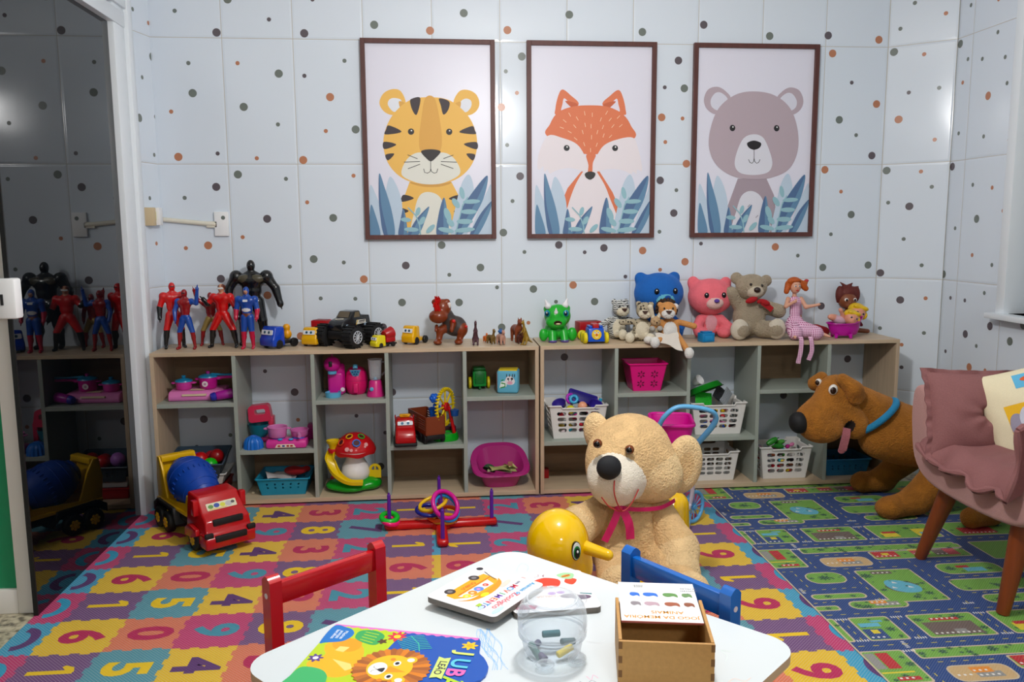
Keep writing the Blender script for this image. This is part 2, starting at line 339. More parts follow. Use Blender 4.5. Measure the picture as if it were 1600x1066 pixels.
def tile_mat(name, axis, u0, pitch, use_u=True):
    m = bpy.data.materials.new(name); m.use_nodes = True; nt = m.node_tree; N = nt.nodes; L = nt.links; b = N['Principled BSDF']
    tc = N.new('ShaderNodeTexCoord'); sx = N.new('ShaderNodeSeparateXYZ'); L.new(tc.outputs['Object'], sx.inputs[0])
    def mth(op, a, bb=None):
        n = N.new('ShaderNodeMath'); n.operation = op
        for i, x in enumerate((a, bb)):
            if x is None: continue
            if isinstance(x, (int, float)): n.inputs[i].default_value = x
            else: L.new(x, n.inputs[i])
        return n.outputs[0]
    def edge(o, off, p):
        f = mth('FRACT', mth('DIVIDE', mth('SUBTRACT', o, off-20*p), p)); d = mth('MINIMUM', f, mth('SUBTRACT', 1.0, f)); return mth('MULTIPLY', d, p)
    dz = edge(sx.outputs['Z'], 2.1936, .5855); d = dz
    if use_u: d = mth('MINIMUM', dz, edge(sx.outputs[axis], u0, pitch))
    line = mth('LESS_THAN', d, .0016)
    mx = N.new('ShaderNodeMix'); mx.data_type = 'RGBA'; mx.inputs[6].default_value = lin('d6dfe9'); mx.inputs[7].default_value = lin('bcb8ae'); L.new(line, mx.inputs[0])
    L.new(mx.outputs[2], b.inputs['Base Color']); b.inputs['Roughness'].default_value = .16; b.inputs['IOR'].default_value = 1.5
    r = N.new('ShaderNodeMapRange'); r.inputs['From Max'].default_value = .012; r.interpolation_type = 'SMOOTHSTEP'; L.new(d, r.inputs['Value'])
    nz = N.new('ShaderNodeTexNoise'); nz.inputs['Scale'].default_value = 3.2; nz.inputs['Detail'].default_value = 1; L.new(tc.outputs['Object'], nz.inputs['Vector'])
    h = mth('ADD', r.outputs[0], mth('MULTIPLY', nz.outputs['Fac'], 2.2))
    bp = N.new('ShaderNodeBump'); bp.inputs['Strength'].default_value = .35; bp.inputs['Distance'].default_value = .004; L.new(h, bp.inputs['Height']); L.new(bp.outputs[0], b.inputs['Normal'])
    return m
def terrazzo():
    m = bpy.data.materials.new('terrazzo'); m.use_nodes = True; nt = m.node_tree; N = nt.nodes; L = nt.links; b = N['Principled BSDF']
    tc = N.new('ShaderNodeTexCoord'); v = N.new('ShaderNodeTexNoise'); v.inputs['Scale'].default_value = 38; v.inputs['Detail'].default_value = 6; L.new(tc.outputs['Object'], v.inputs['Vector'])
    cr = N.new('ShaderNodeValToRGB'); e = cr.color_ramp.elements
    e[0].position = .36; e[0].color = lin('5f594b'); e[1].position = .47; e[1].color = lin('a89f86'); x = e.new(.6); x.color = lin('c9c0a6'); L.new(v.outputs['Fac'], cr.inputs[0])
    L.new(cr.outputs[0], b.inputs['Base Color']); b.inputs['Roughness'].default_value = .3
    return m
WOOD = mat('c0aa8e', .45, .08, 60, .10, kind='wood'); WOODV = mat('b8a288', .45, .08, -60, .10, kind='wood')
SAGE = mat('98a097', .45, .05, 200, .03); BACKB = mat('8d7357', .6, .05, 60, .10, kind='wood')
ALU = mat('dfe5ea', .35); WHITE = mat('e8e9ea', .5)
DOT = {'g': ink('6d756f', .3), 'p': ink('5c545a', .3), 'o': ink('b5795a', .3)}
def dots(mb, data, M):
    for q in data.split(';'):
        u, v, c = q.split(','); mb.flat(circ(float(u), float(v), .0192 if c[1:] else .0098, n=24), DOT[c[0]], M, z=.0006)
def struct(mb, name, parent=None): return tag(mb.build(name, parent), kind='structure')

# floor, ceiling, walls
f = MB(); f.box(-3.4, 3.0, -3.3, 4.5, -.1, 0, terrazzo()); struct(f, 'floor')
f = MB(); f.box(-3.4, 3.0, -3.3, 4.5, 2.75, 2.85, mat('e9e8e4', .9)); struct(f, 'ceiling')
f = MB(); f.box(-1.4, 2.315, 4.2, 4.4, 0, 2.75, tile_mat('wall_tile_back', 'X', -.9871, .33)); dots(f, DB, T(0, 4.2, 0) @ UP); struct(f, 'wall_back')
ang = math.degrees(math.atan2(-.21, .235))
f = MB(); tm = tile_mat('wall_tile_corner', 'X', 0, .3152); f.box(0, .3152, 0, .2, 0, 2.75, tm)
dots(f, DC, UP); o = struct(f, 'wall_corner'); place(o, (2.315, 4.2, 0), ang)
f = MB(); tm = tile_mat('wall_tile_right', 'Y', 3.878, .33)
for y0, y1, z0, z1 in ((3.535, 4.0, 0, 2.75), (2.2, 3.535, 0, .90), (2.2, 3.535, 2.5, 2.75), (-3.3, 2.2, 0, 2.75)): f.box(2.555, 2.755, y0, y1, z0, z1, tm)
dots(f, DR, T(2.555, 0, 0) @ Matrix(((0, 0, -1, 0), (1, 0, 0, 0), (0, 1, 0, 0), (0, 0, 0, 1)))); struct(f, 'wall_right')
angl = math.degrees(math.atan2(-.25, -.062))
f = MB(); f.box(-.03, .258, -.2, 0, 0, 2.75, tile_mat('wall_tile_left', 'X', 5, 10)); dots(f, DL, T() @ Matrix(((1, 0, 0, 0), (0, 0, 1, 0), (0, 1, 0, 0), (0, 0, 0, 1))))
o = struct(f, 'wall_left'); place(o, (-1.315, 4.2, 0), angl)
f = MB(); f.box(-3.3, 2.8, -3.3, -3.1, 0, 2.75, mat('dcdfe2', .6)); struct(f, 'wall_front')
f = MB(); f.box(-3.4, -3.2, -3.3, 4.5, 0, 2.75, mat('d8dadd', .7)); f.box(-3.3, -1.9, 2.87, 3.0, 0, 2.75, mat('d8dadd', .7)); struct(f, 'wall_left')
# window in the right wall: frame, pale frosted pane
f = MB()
for y0, y1, z0, z1 in ((3.495, 3.55, .885, 2.52), (2.18, 2.235, .885, 2.52)): f.box(2.53, 2.68, y0, y1, z0, z1, ALU, .003)
f.box(2.53, 2.68, 2.236, 3.494, 2.44, 2.5, ALU, .003); f.box(2.49, 2.68, 2.16, 3.57, .875, .9, ALU, .003)
wn = struct(f, 'window_1')
f = MB(); f.box(2.66, 2.67, 2.235, 3.495, .9, 2.44, mat('c9dbe8', .35, trans=.5)); struct(f, 'window_pane', wn)
# sliding door: dark glass, frame and track, the green glass leaf beyond
f = MB(); f.box(-1.40, -1.335, 3.80, 3.925, 0, 2.75, ALU, .004); f.box(-1.40, -1.318, 3.925, 3.985, 0, 2.75, ALU, .004)
f.box(-1.44, -1.33, 0, 3.92, 2.17, 2.235, ALU, .003); f.box(-1.44, -1.322, 0, 3.98, 2.25, 2.32, ALU, .003); f.box(-1.43, -1.34, 0, 3.95, 2.32, 2.75, mat('dde1e4', .5))
dr = struct(f, 'door_1')
f = MB(); f.box(-1.372, -1.36, 2.805, 3.80, .004, 2.17, mat('04070a', .015, ior=1.5, kind='darkglass')); f.box(-1.3735, -1.359, 2.799, 2.805, .004, 2.17, mat('0c0d0e', .5)); struct(f, 'door_glass', dr)
f = MB(); f.box(-1.437, -1.38, 2.83, 2.87, 0, 2.2, mat('e2ddd6', .4), .004); f.box(-2.5, -1.437, 2.832, 2.868, .0, .085, mat('e2ddd6', .4), .003); f.box(-2.5, -1.437, 2.832, 2.868, 2.1, 2.2, mat('e2ddd6', .4), .003)
dr = struct(f, 'door_2')
f = MB(); f.box(-2.5, -1.43, 2.85, 2.858, .08, 2.1, mat('1c8a5c', .08, kind='greenglass')); struct(f, 'door_glass', dr)
f = MB(); f.box(-1.47, -1.40, 2.815, 2.83, 1.02, 1.155, WHITE, .003); f.box(-1.40, -1.335, 2.78, 2.83, 1.015, 1.145, WHITE, .008); f.box(-1.38, -1.372, 2.777, 2.781, 1.06, 1.095, mat('222222')); struct(f, 'door_lock', dr)

# wall sockets and surface conduit
t = thing('electrical_box', 'cream and white surface socket box on the tile corner beside the sliding door', 'socket', (-1.335, 4.1, 1.36))
f = MB(); f.box(-.03, .03, -.035, .0, -.045, .04, mat('c9b490', .5), .004); f.build('cover', t)
f = MB(); f.box(-.005, .045, .0, .05, -.042, .04, WHITE, .003); f.box(.012, .03, -.002, .002, -.02, .02, mat('c8cf6a', .5)); f.build('socket', t)
f = MB(); f.cyl((-1.305, 4.192, 1.345), (-1.055, 4.192, 1.32), .011, mat('ddd8c8', .5)); f.box(-1.1, -1.05, 4.185, 4.2, 1.305, 1.335, mat('ddd8c8', .5), .002)
tag(f.build('conduit'), 'cream cable conduit running along the tiled wall to a white plate', 'conduit')
f = MB(); f.box(-1.063, -.996, 4.185, 4.2, 1.264, 1.381, WHITE, .003); f.flat(circ(-1.02, 1.352, .0098), DOT['g'], T(0, 4.185, 0) @ UP)
tag(f.build('wall_plate'), 'white blank socket plate on the tiled wall at the end of the conduit', 'wall plate')

# shelving units
def cabinet(x0, divs, x1, shelves, backs, label):
    t = thing('cubby_shelf_unit', label, 'shelf unit', (x0, 3.88, 0), group='low cubby shelf units'); w_ = x1-x0
    f = MB(); f.box(0, .018, 0, .31, .01, .72, WOODV, .001); f.build('side_panel', t)
    f = MB(); f.box(w_-.018, w_, 0, .31, .01, .72, WOODV, .001); f.build('side_panel', t)
    f = MB(); f.box(0, w_, 0, .315, .72, .738, WOOD, .001); f.build('top_panel', t)
    f = MB(); f.box(.018, w_-.018, 0, .31, .012, .032, WOOD, .001); f.build('bottom_panel', t)
    es = [.018]+[d-x0 for d in divs]+[w_-.018]
    for d in es[1:-1]:
        f = MB(); f.box(d-.009, d+.009, .002, .31, .032, .72, SAGE, .001); f.build('divider', t)
    for i, (z, bk) in enumerate(zip(shelves, backs)):
        a, b = es[i]+(.009 if i else 0), es[i+1]-(.009 if i < len(shelves)-1 else 0)
        f = MB(); f.box(a, b, .002, .308, z-.02, z, SAGE, .001); f.build('shelf', t)
        f = MB(); f.box(a, b, .296, .302, (z if bk else .032), (.72 if bk else z-.02), BACKB); f.build('back_panel', t)
    for x in (.05, w_/2, w_-.05):
        for y in (.04, .26): f = MB(); f.cyl((x, y, .0045), (x, y, .012), .018, mat('1a1a1a')); f.build('foot', t)
    return t
SH = (.5, .27)
cabinet(-1.305, (-.934, -.577, -.236, .129), .482, (.5, .27, .5, .27, .5), (1, 0, 1, 0, 1), 'low light wood cubby unit beside the glass door, action figures and trucks on top')
cabinet(.489, (.858, 1.215, 1.565, 1.921), 2.28, (.27, .5, .27, .5, .27), (0, 1, 0, 1, 0), 'low light wood cubby unit toward the window, stuffed toys on top')
# ---------------------------------------------------------------- woven vinyl play mats
_WV = {}
def weave(h, amt=.40, pitch=.0078):
    if (h, amt, pitch) in _WV: return _WV[(h, amt, pitch)]
    m = bpy.data.materials.new('woven_vinyl'); m.use_nodes = True; nt = m.node_tree; N = nt.nodes; L = nt.links; b = N['Principled BSDF']
    tc = N.new('ShaderNodeTexCoord'); mp = N.new('ShaderNodeMapping'); mp.inputs['Rotation'].default_value = (0, 0, R(45)); L.new(tc.outputs['Object'], mp.inputs[0])
    sx = N.new('ShaderNodeSeparateXYZ'); L.new(mp.outputs[0], sx.inputs[0]); o = []
    for ax in 'XY':
        a = N.new('ShaderNodeMath'); a.operation = 'MULTIPLY'; a.inputs[1].default_value = 2*PI/pitch; L.new(sx.outputs[ax], a.inputs[0])
        c = N.new('ShaderNodeMath'); c.operation = 'COSINE'; L.new(a.outputs[0], c.inputs[0]); o.append(c.outputs[0])
    s = N.new('ShaderNodeMath'); s.operation = 'ADD'; L.new(o[0], s.inputs[0]); L.new(o[1], s.inputs[1])
    r = N.new('ShaderNodeMapRange'); r.inputs['From Min'].default_value = .3; r.inputs['From Max'].default_value = 1.5; r.inputs['To Max'].default_value = amt; L.new(s.outputs[0], r.inputs['Value'])
    mx = N.new('ShaderNodeMix'); mx.data_type = 'RGBA'; mx.inputs[6].default_value = lin(h); mx.inputs[7].default_value = lin('d9cfd0'); L.new(r.outputs[0], mx.inputs[0])
    L.new(mx.outputs[2], b.inputs['Base Color']); b.inputs['Roughness'].default_value = .6
    bp = N.new('ShaderNodeBump'); bp.inputs['Strength'].default_value = .5; bp.inputs['Distance'].default_value = .0012; L.new(s.outputs[0], bp.inputs['Height']); L.new(bp.outputs[0], b.inputs['Normal'])
    _WV[(h, amt, pitch)] = m
    return m
MG, CY, PU, YE, TE, OR = (weave(x) for x in ('bf2569', '2b9bc0', '6b4379', 'e3b90c', '4792a3', 'd9734f'))
NMG, NCY, NPU, NYE, NTE = weave('b71d55', .1), weave('2b9bc0', .1), weave('5b3570', .08), weave('edc51c', .06), weave('3f92a8', .1)
ROWA = [(MG, 'C', NCY), (PU, '1', NYE), (TE, '5', NYE), (YE, '4', NPU), (OR, '3', NMG), (MG, '2', NTE), (PU, '1', NYE)]
ROWB = [(CY, 'C', NPU), (YE, '6', NMG), (OR, '0', NMG), (MG, '9', NTE), (PU, '8', NYE), (TE, '7', NPU), (OR, '6', NMG)]
ROWA2 = [(PU, '1', NYE), (MG, '2', NTE), (OR, '3', NMG), (YE, '4', NPU), (TE, '5', NYE), (PU, '1', NYE), (MG, 'C', NCY)]
ROWB2 = [(OR, '9', NMG), (TE, '7', NPU), (PU, '8', NYE), (MG, '9', NTE), (OR, '0', NMG), (YE, '6', NMG), (CY, 'C', NPU)]
f = MB(); f.box(-1.372, 1.30, .2, 3.90, 0, .004, weave('6b4379')); f.z = .004; f.dz = 2e-6
def jig(x0, y0, x1, y1, k):                   # interlocking teeth, alternately out and in
    out = []; n = 7
    def edge(ax, ay, bx, by, sg):
        nx, ny = (by-ay), -(bx-ax); l = math.hypot(nx, ny); nx /= l; ny /= l
        for i in range(n):
            for t in (i/n, (i+.94)/n):
                d = .009*(1 if i % 2 else 0)*sg
                out.append((ax+(bx-ax)*t+nx*d, ay+(by-ay)*t+ny*d))
    edge(x0, y0, x1, y0, 1); edge(x1, y0, x1, y1, 1); edge(x1, y1, x0, y1, 1); edge(x0, y1, x0, y0, 1)
    return out
yb = 2.3015-.2215*9
xs_l = [-1.372, -1.262, -1.05, -.84, -.637, -.43, -.232, -.035]; xs_r = [0, .2, .4, .6, .8, 1.0, 1.20, 1.30]
for half, xs in ((0, xs_l), (1, xs_r)):
    for order in (0, 1):
        for r in range(-0, 17):
            y0 = yb+.2215*r; y1 = min(y0+.2215, 3.898); A = (r % 2 == 1)
            if y1-y0 < .02: continue
            row = (ROWA, ROWA2)[half] if A else (ROWB, ROWB2)[half]
            for c in range(7):
                if (c+r) % 2 != order: continue
                x0, x1 = xs[c], xs[c+1]; f.z = .00402+.00003*order
                P = jig(x0, y0, x1, y1, 0); lo, hi = (-1.372, 0) if half == 0 else (0, 1.30)
                P = [(min(max(a, lo), hi), min(max(b, yb), 3.90)) for a, b in P]
                f.flat(P, row[c][0])
for r in range(17):
    y0 = yb+.2215*r; f.z = .0040; f.flat([(-.042, y0), (0, y0), (0, min(y0+.2215, 3.9)), (-.042, min(y0+.2215, 3.9))], CY if r % 2 else YE)
for half, xs in ((0, xs_l), (1, xs_r)):
    for r in range(17):
        y0 = yb+.2215*r; A = r % 2 == 1
        row = (ROWA, ROWA2)[half] if A else (ROWB, ROWB2)[half]
        if y0+.18 > 3.9: continue
        for c in range(7):
            m_, ch, nm = row[c]; x0, x1 = xs[c], xs[c+1]; cx = (x0+x1)/2; cy = y0+.111; f.z = .0042
            if ch == 'C':
                cx = (x0+.028) if half == 0 else (x1+.004)
                f.line([(cx+(1 if half == 0 else -1)*(.045*math.sin(R(a))), cy+.062*math.cos(R(a))) for a in range(0, 181, 15)], .03, nm)
            elif ch == '1':
                sg = 1 if half == 0 else -1
                f.line([(cx-.065*sg, cy), (cx+.068*sg, cy)], .022, nm); f.line([(cx+.06*sg, cy-.004*sg), (cx+.052*sg, cy+.018*sg), (cx+.03*sg, cy+.034*sg)], [.024, .026, .012], nm)
            else: f.text(ch, cx, cy, .19, nm, -90 if half == 0 else 90, bold=.035, sx=.95)
tag(f.build('number_play_mat'), 'woven vinyl play mat printed with coloured number puzzle squares, covering the middle of the floor', 'play mat')

# road map mat: one printed block repeated along the mat
BL, KE, GR, DG, WH, YD = weave('12407f', .22, .0065), weave('c9b79b', .1), weave('6ca63a', .26, .0065), weave('24583a', .22), weave('e6e4df', .05), weave('dcc838', .05)
RD, BR, OG, GY, PD, TN, PK = weave('b8262f', .15), weave('6a5c57', .12), weave('e08a2c', .1), weave('8f8f8c', .12), weave('5fb0c9', .12), weave('c8a878', .1), weave('c04a56', .15)
f = MB(); f.box(1.262, 2.5, .2, 3.895, .004, .0065, BL); rnd = random.Random(4)
f.dz = 2e-6; zc = [0.]
def rq(x0, y0, x1, y1, m, z, r=.008, M=None): f.flat(rrect(x0, y0, x1, y1, r, 3), m, M, z=z)
def bush(x, y, s, M):
    P = []
    for k in range(22):
        a = 2*PI*k/22; q = s*(.75+.35*math.sin(k*2.4+x*90)); P.append((x+q*math.cos(a), y+q*.8*math.sin(a)))
    zc[0] += 3e-7; f.flat(P, DG, M, z=.00665+zc[0] % 2e-5)
def block(M):
    cnt = [0]
    def K(x0, y0, x1, y1, m=None, r=.01):
        cnt[0] += 1; z = .00652+cnt[0]*1.5e-6; rq(x0, y0, x1, y1, KE, z, r, M); rq(x0+.006, y0+.006, x1-.006, y1-.006, m or GR, z+.00004, r*.8, M)
    K(1.262, .05, 1.29, .208); K(1.335, .05, 1.472, .208); K(1.535, .05, 1.765, .208); K(1.82, .05, 2.10, .208); K(2.145, .05, 2.5, .208)
    K(1.39, .262, 1.60, .325, None, .03); K(1.262, .262, 1.35, .30); K(1.545, .30, 1.765, .57); K(1.29, .345, 1.49, .39, None, .02); K(1.34, .47, 1.49, .57, None, .045)
    K(1.262, .62, 1.40, .805); K(1.465, .61, 1.66, .70, TN, .03); K(1.43, .745, 2.09, .806); K(1.87, .50, 2.12, .60, None, .04); K(1.80, .745, 2.1, .79); K(1.84, .36, 2.15, .46, None, .03); K(1.88, .262, 2.12, .33, None, .03)
    K(2.17, .30, 2.5, .56); K(2.15, .62, 2.5, .80); K(1.69, .66, 2.09, .74, None, .01)
    for x, y, s in ((1.28, .16, .012), (1.44, .12, .022), (1.46, .18, .014), (1.56, .17, .02), (1.70, .18, .028), (1.745, .1, .018), (1.42, .29, .02), (1.45, .28, .022), (1.31, .28, .016), (1.57, .52, .03), (1.575, .40, .016),
                    (1.72, .36, .022), (1.66, .335, .02), (1.74, .44, .014), (1.41, .52, .03), (1.36, .52, .014), (1.45, .775, .016), (1.52, .78, .02), (1.60, .77, .016), (1.68, .78, .022), (1.38, .72, .02), (1.33, .66, .014), (1.92, .55, .026), (2.07, .54, .018),
                    (1.92, .12, .025), (1.99, .16, .02), (2.0, .3, .02), (1.93, .29, .018), (1.9, .77, .02), (1.98, .78, .014), (2.3, .4, .04), (2.4, .5, .03), (2.25, .12, .03), (2.4, .15, .02), (2.3, .7, .03), (1.35, .37, .016), (1.44, .365, .014), (2.0, .4, .02)): bush(x, y, s, M)
    rb_ = random.Random(9)
    for x0, y0, x1, y1, n in ((1.55, .06, 1.75, .2, 12), (1.345, .06, 1.46, .2, 7), (1.55, .31, 1.76, .56, 16), (1.44, .75, 2.08, .80, 22), (1.83, .06, 2.09, .2, 12), (1.85, .37, 2.14, .45, 10), (1.89, .27, 2.11, .32, 8), (1.88, .51, 2.11, .59, 8), (1.40, .27, 1.59, .32, 8), (1.35, .48, 1.48, .56, 6), (1.70, .67, 2.08, .735, 12), (1.27, .63, 1.39, .80, 7), (2.16, .06, 2.49, .2, 9), (2.18, .31, 2.49, .55, 14)):
        for _ in range(n): bush(rb_.uniform(x0, x1), rb_.uniform(y0, y1), rb_.uniform(.005, .013), M)
    def fl(P, m, z):
        zc[0] += 3e-7; f.flat(P, m, M, z=z+zc[0] % 2e-5)
    fl(circ(1.655, .42, .062, .05, 24), BR, .00660); fl(spl([(1.60, .44), (1.62, .475), (1.67, .47), (1.715, .42), (1.70, .375), (1.65, .37), (1.61, .395)], 5), PD, .00664)
    for x, y in ((1.64, .45), (1.68, .41), (1.62, .41)): fl([(x-.008, y), (x+.012, y-.003), (x-.002, y+.014)], WH, .0068)
    for x0, y0, x1, y1, m in ((1.56, .065, 1.73, .15, BR), (1.60, .16, 1.70, .178, RD), (1.64, .07, 1.68, .10, GY), (1.345, .06, 1.41, .125, BL), (1.35, .14, 1.42, .165, PD), (1.37, .095, 1.395, .12, YD), (1.40, .17, 1.44, .182, PD), (1.48, .28, 1.57, .31, GY), (1.47, .298, 1.53, .318, OG),
                              (1.475, .635, 1.54, .69, TN), (1.54, .63, 1.62, .66, GY), (1.535, .655, 1.60, .685, OG), (1.27, .70, 1.30, .79, GY), (1.305, .70, 1.345, .79, RD), (1.30, .635, 1.37, .655, RD), (1.27, .675, 1.37, .683, YD), (1.70, .68, 1.80, .735, RD), (1.735, .70, 1.765, .72, YD),
                              (1.86, .69, 1.93, .735, PK), (1.86, .735, 1.93, .745, YD), (1.95, .68, 2.02, .735, BR), (2.0, .68, 2.05, .74, PK), (1.60, .53, 1.68, .555, BR), (1.85, .07, 1.92, .12, YD), (1.86, .11, 1.92, .13, RD), (2.0, .07, 2.09, .15, YD), (2.02, .08, 2.06, .11, PD), (1.97, .52, 2.05, .555, PD), (1.95, .555, 2.0, .575, RD),
                              (2.2, .07, 2.35, .14, RD), (2.2, .33, 2.3, .38, BR), (2.25, .65, 2.35, .69, OG)):
        fl([(x0, y0), (x1, y0), (x1, y1), (x0, y1)], m, .00676)
        if (x1-x0) > .06 and m not in (PD, YD):
            for k in range(int((x1-x0)/.018)): fl(rrect(x0+.006+k*.018, y0+.008, x0+.014+k*.018, y0+.016, .001, 1), WH, .0068)
    # lane dashes and crossings
    def dash(x0, y0, x1, y1, n, m=YD):
        for k in range(n):
            a, b = (k+.2)/n, (k+.62)/n; f.z = .00674; f.line([(x0+(x1-x0)*a, y0+(y1-y0)*a), (x0+(x1-x0)*b, y0+(y1-y0)*b)], .0032, m, M)
    dash(1.27, .022, 2.5, .022, 26); dash(1.27, .232, 2.5, .232, 26); dash(1.312, .05, 1.312, .21, 4); dash(1.503, .05, 1.503, .21, 4); dash(1.793, .05, 1.793, .21, 4); dash(2.122, .05, 2.122, .21, 4)
    dash(1.805, .26, 1.805, .66, 9); dash(1.27, .32, 1.37, .33, 3); dash(1.52, .31, 1.52, .58, 6); dash(1.42, .60, 1.42, .72, 3); dash(1.46, .723, 1.66, .723, 5); dash(1.69, .70, 1.69, .61, 2); dash(1.46, .59, 1.75, .59, 6); dash(1.27, .42, 1.5, .43, 6); dash(1.84, .48, 2.4, .48, 10); dash(1.27, .585, 1.33, .585, 2); dash(1.86, .62, 2.1, .62, 6); dash(1.86, .345, 2.1, .345, 6); dash(1.315, .44, 1.315, .58, 3)
    for x, y, hz in ((1.312, .198, 1), (1.503, .198, 1), (1.793, .198, 1), (2.122, .198, 1), (1.312, .056, 1), (1.503, .056, 1), (1.793, .056, 1), (1.805, .27, 1), (1.43, .02, 0), (1.52, .325, 1), (1.28, .42, 0), (1.42, .795, 1)):
        for k in range(5):
            q = (k-2)*.0085; f.z = .0067
            f.line([(x+q, y-.006), (x+q, y+.006)] if hz else [(x-.006, y+q), (x+.006, y+q)], .004, WH, M)
for k in range(-3, 2): 
    if k < 1: block(T(0, 2.29+.813*k+.0, 0))
block(T(0, 2.29+.813, 0))
f.v = [(a, min(b, 3.895), c) for a, b, c in f.v]
f.z = .0069; f.line([(1.264, .2), (1.264, 3.895)], .006, KE)
tag(f.build('road_map_mat'), 'woven play mat printed with blue roads, houses and ponds, lying under the armchair', 'play mat')
# ---------------------------------------------------------------- three framed animal prints
def mapper(tl, tr, bl, br):
    def g(x, y):
        t = (y-(tl[1]+tr[1])/2)/((bl[1]+br[1])/2-(tl[1]+tr[1])/2); a = tl[0]+(bl[0]-tl[0])*t; b = tr[0]+(br[0]-tr[0])*t
        return (max(-.302, min(.302, (x-a)/(b-a)*.604-.302)), max(-.457, (.5-t)*.914))
    return g
def poster(cx, label, gm, art):
    t = thing('framed_animal_print', label, 'picture', (cx, 4.2, 1.72), group='framed animal prints on the tiled wall')
    f = MB(); fm = mat('57302b', .5, .1, -80, .15, kind='wood')
    for x0, x1, z0, z1 in ((-.323, -.301, -.478, .478), (.301, .323, -.478, .478), (-.301, .301, .456, .478), (-.301, .301, -.478, -.456)): f.box(x0, x1, -.028, -.004, z0, z1, fm, .001)
    f.build('frame', t)
    f = MB(UP); f.box(-.303, .303, -.459, .459, .0, .012, ink('dcdbe8', .35)); f.z = .012
    g = gm
    def S(pts, m, n=7, sp=True):
        q = [g(*p) for p in pts]; f.flat(spl(q, n) if sp else q, m)
    art(f, g, S); f.build('print', t)
    return t
def foliage(f, g, S, dark1, flip=False):
    W_ = lambda pts: pts
    lt, mb_, db, tl = 'b9cbdc', '5f87a8', '4d6a92', '8fb9c4'
    for P in ([(80, 760), (110, 800), (135, 880), (140, 995), (82, 995)], [(178, 710), (215, 770), (235, 860), (230, 995), (150, 995), (145, 860), (158, 770)], [(555, 700), (578, 760), (575, 850), (545, 995), (470, 995), (490, 860), (520, 745)], [(668, 760), (640, 790), (600, 880), (570, 995), (668, 995)]): S(P, lt)
    for P in ([(84, 850), (105, 890), (130, 995), (80, 995)], [(124, 698), (150, 760), (185, 880), (198, 995), (148, 995), (128, 880)], [(240, 868), (255, 930), (255, 995), (216, 995), (225, 930)],
              [(362, 855), (345, 920), (310, 995), (255, 995), (300, 930)], [(434, 812), (450, 880), (455, 995), (400, 995), (408, 900)], [(645, 705), (625, 820), (560, 940), (520, 995), (492, 995), (520, 880), (570, 790)], [(668, 830), (650, 900), (600, 995), (560, 995), (610, 900)]): S(P, mb_)
    for P in ([(124, 698), (135, 850), (165, 995), (146, 995), (124, 850)], [(240, 868), (240, 995), (216, 995), (226, 920)], [(362, 855), (310, 925), (275, 995), (262, 995), (300, 920)], [(434, 812), (432, 900), (430, 995), (400, 995), (410, 890)], [(645, 705), (590, 830), (530, 940), (500, 995), (492, 990), (520, 870), (575, 785)], [(668, 830), (620, 910), (575, 995), (560, 995), (610, 895)]): S(P, db)
    def sprig(x, y, L):
        f.line([g(x+a, y+b) for a, b in L[0]], .006, tl)
        for cx, cy, rx, ry, ro in L[1]: q = [g(x+a, y-b) for a, b in circ(cx, -cy, rx, ry, 18, -ro)]; f.flat(q, tl)
    sprig(0, 0, ([(262, 860), (300, 900), (318, 950), (322, 995)], [(310, 880, 11, 22, 15), (252, 920, 25, 11, 5), (330, 925, 22, 12, -60), (278, 968, 35, 11, 3), (370, 965, 28, 12, -45)]))
    sprig(0, 0, ([(550, 810), (525, 850), (505, 930), (490, 995)], [(522, 790, 12, 30, -12), (568, 832, 42, 11, -3), (492, 840, 14, 28, -35), (555, 882, 40, 12, 0), (452, 895, 15, 34, -20), (535, 930, 40, 13, 0), (466, 935, 14, 24, -40), (535, 972, 50, 12, -5), (445, 972, 40, 12, 12)]))
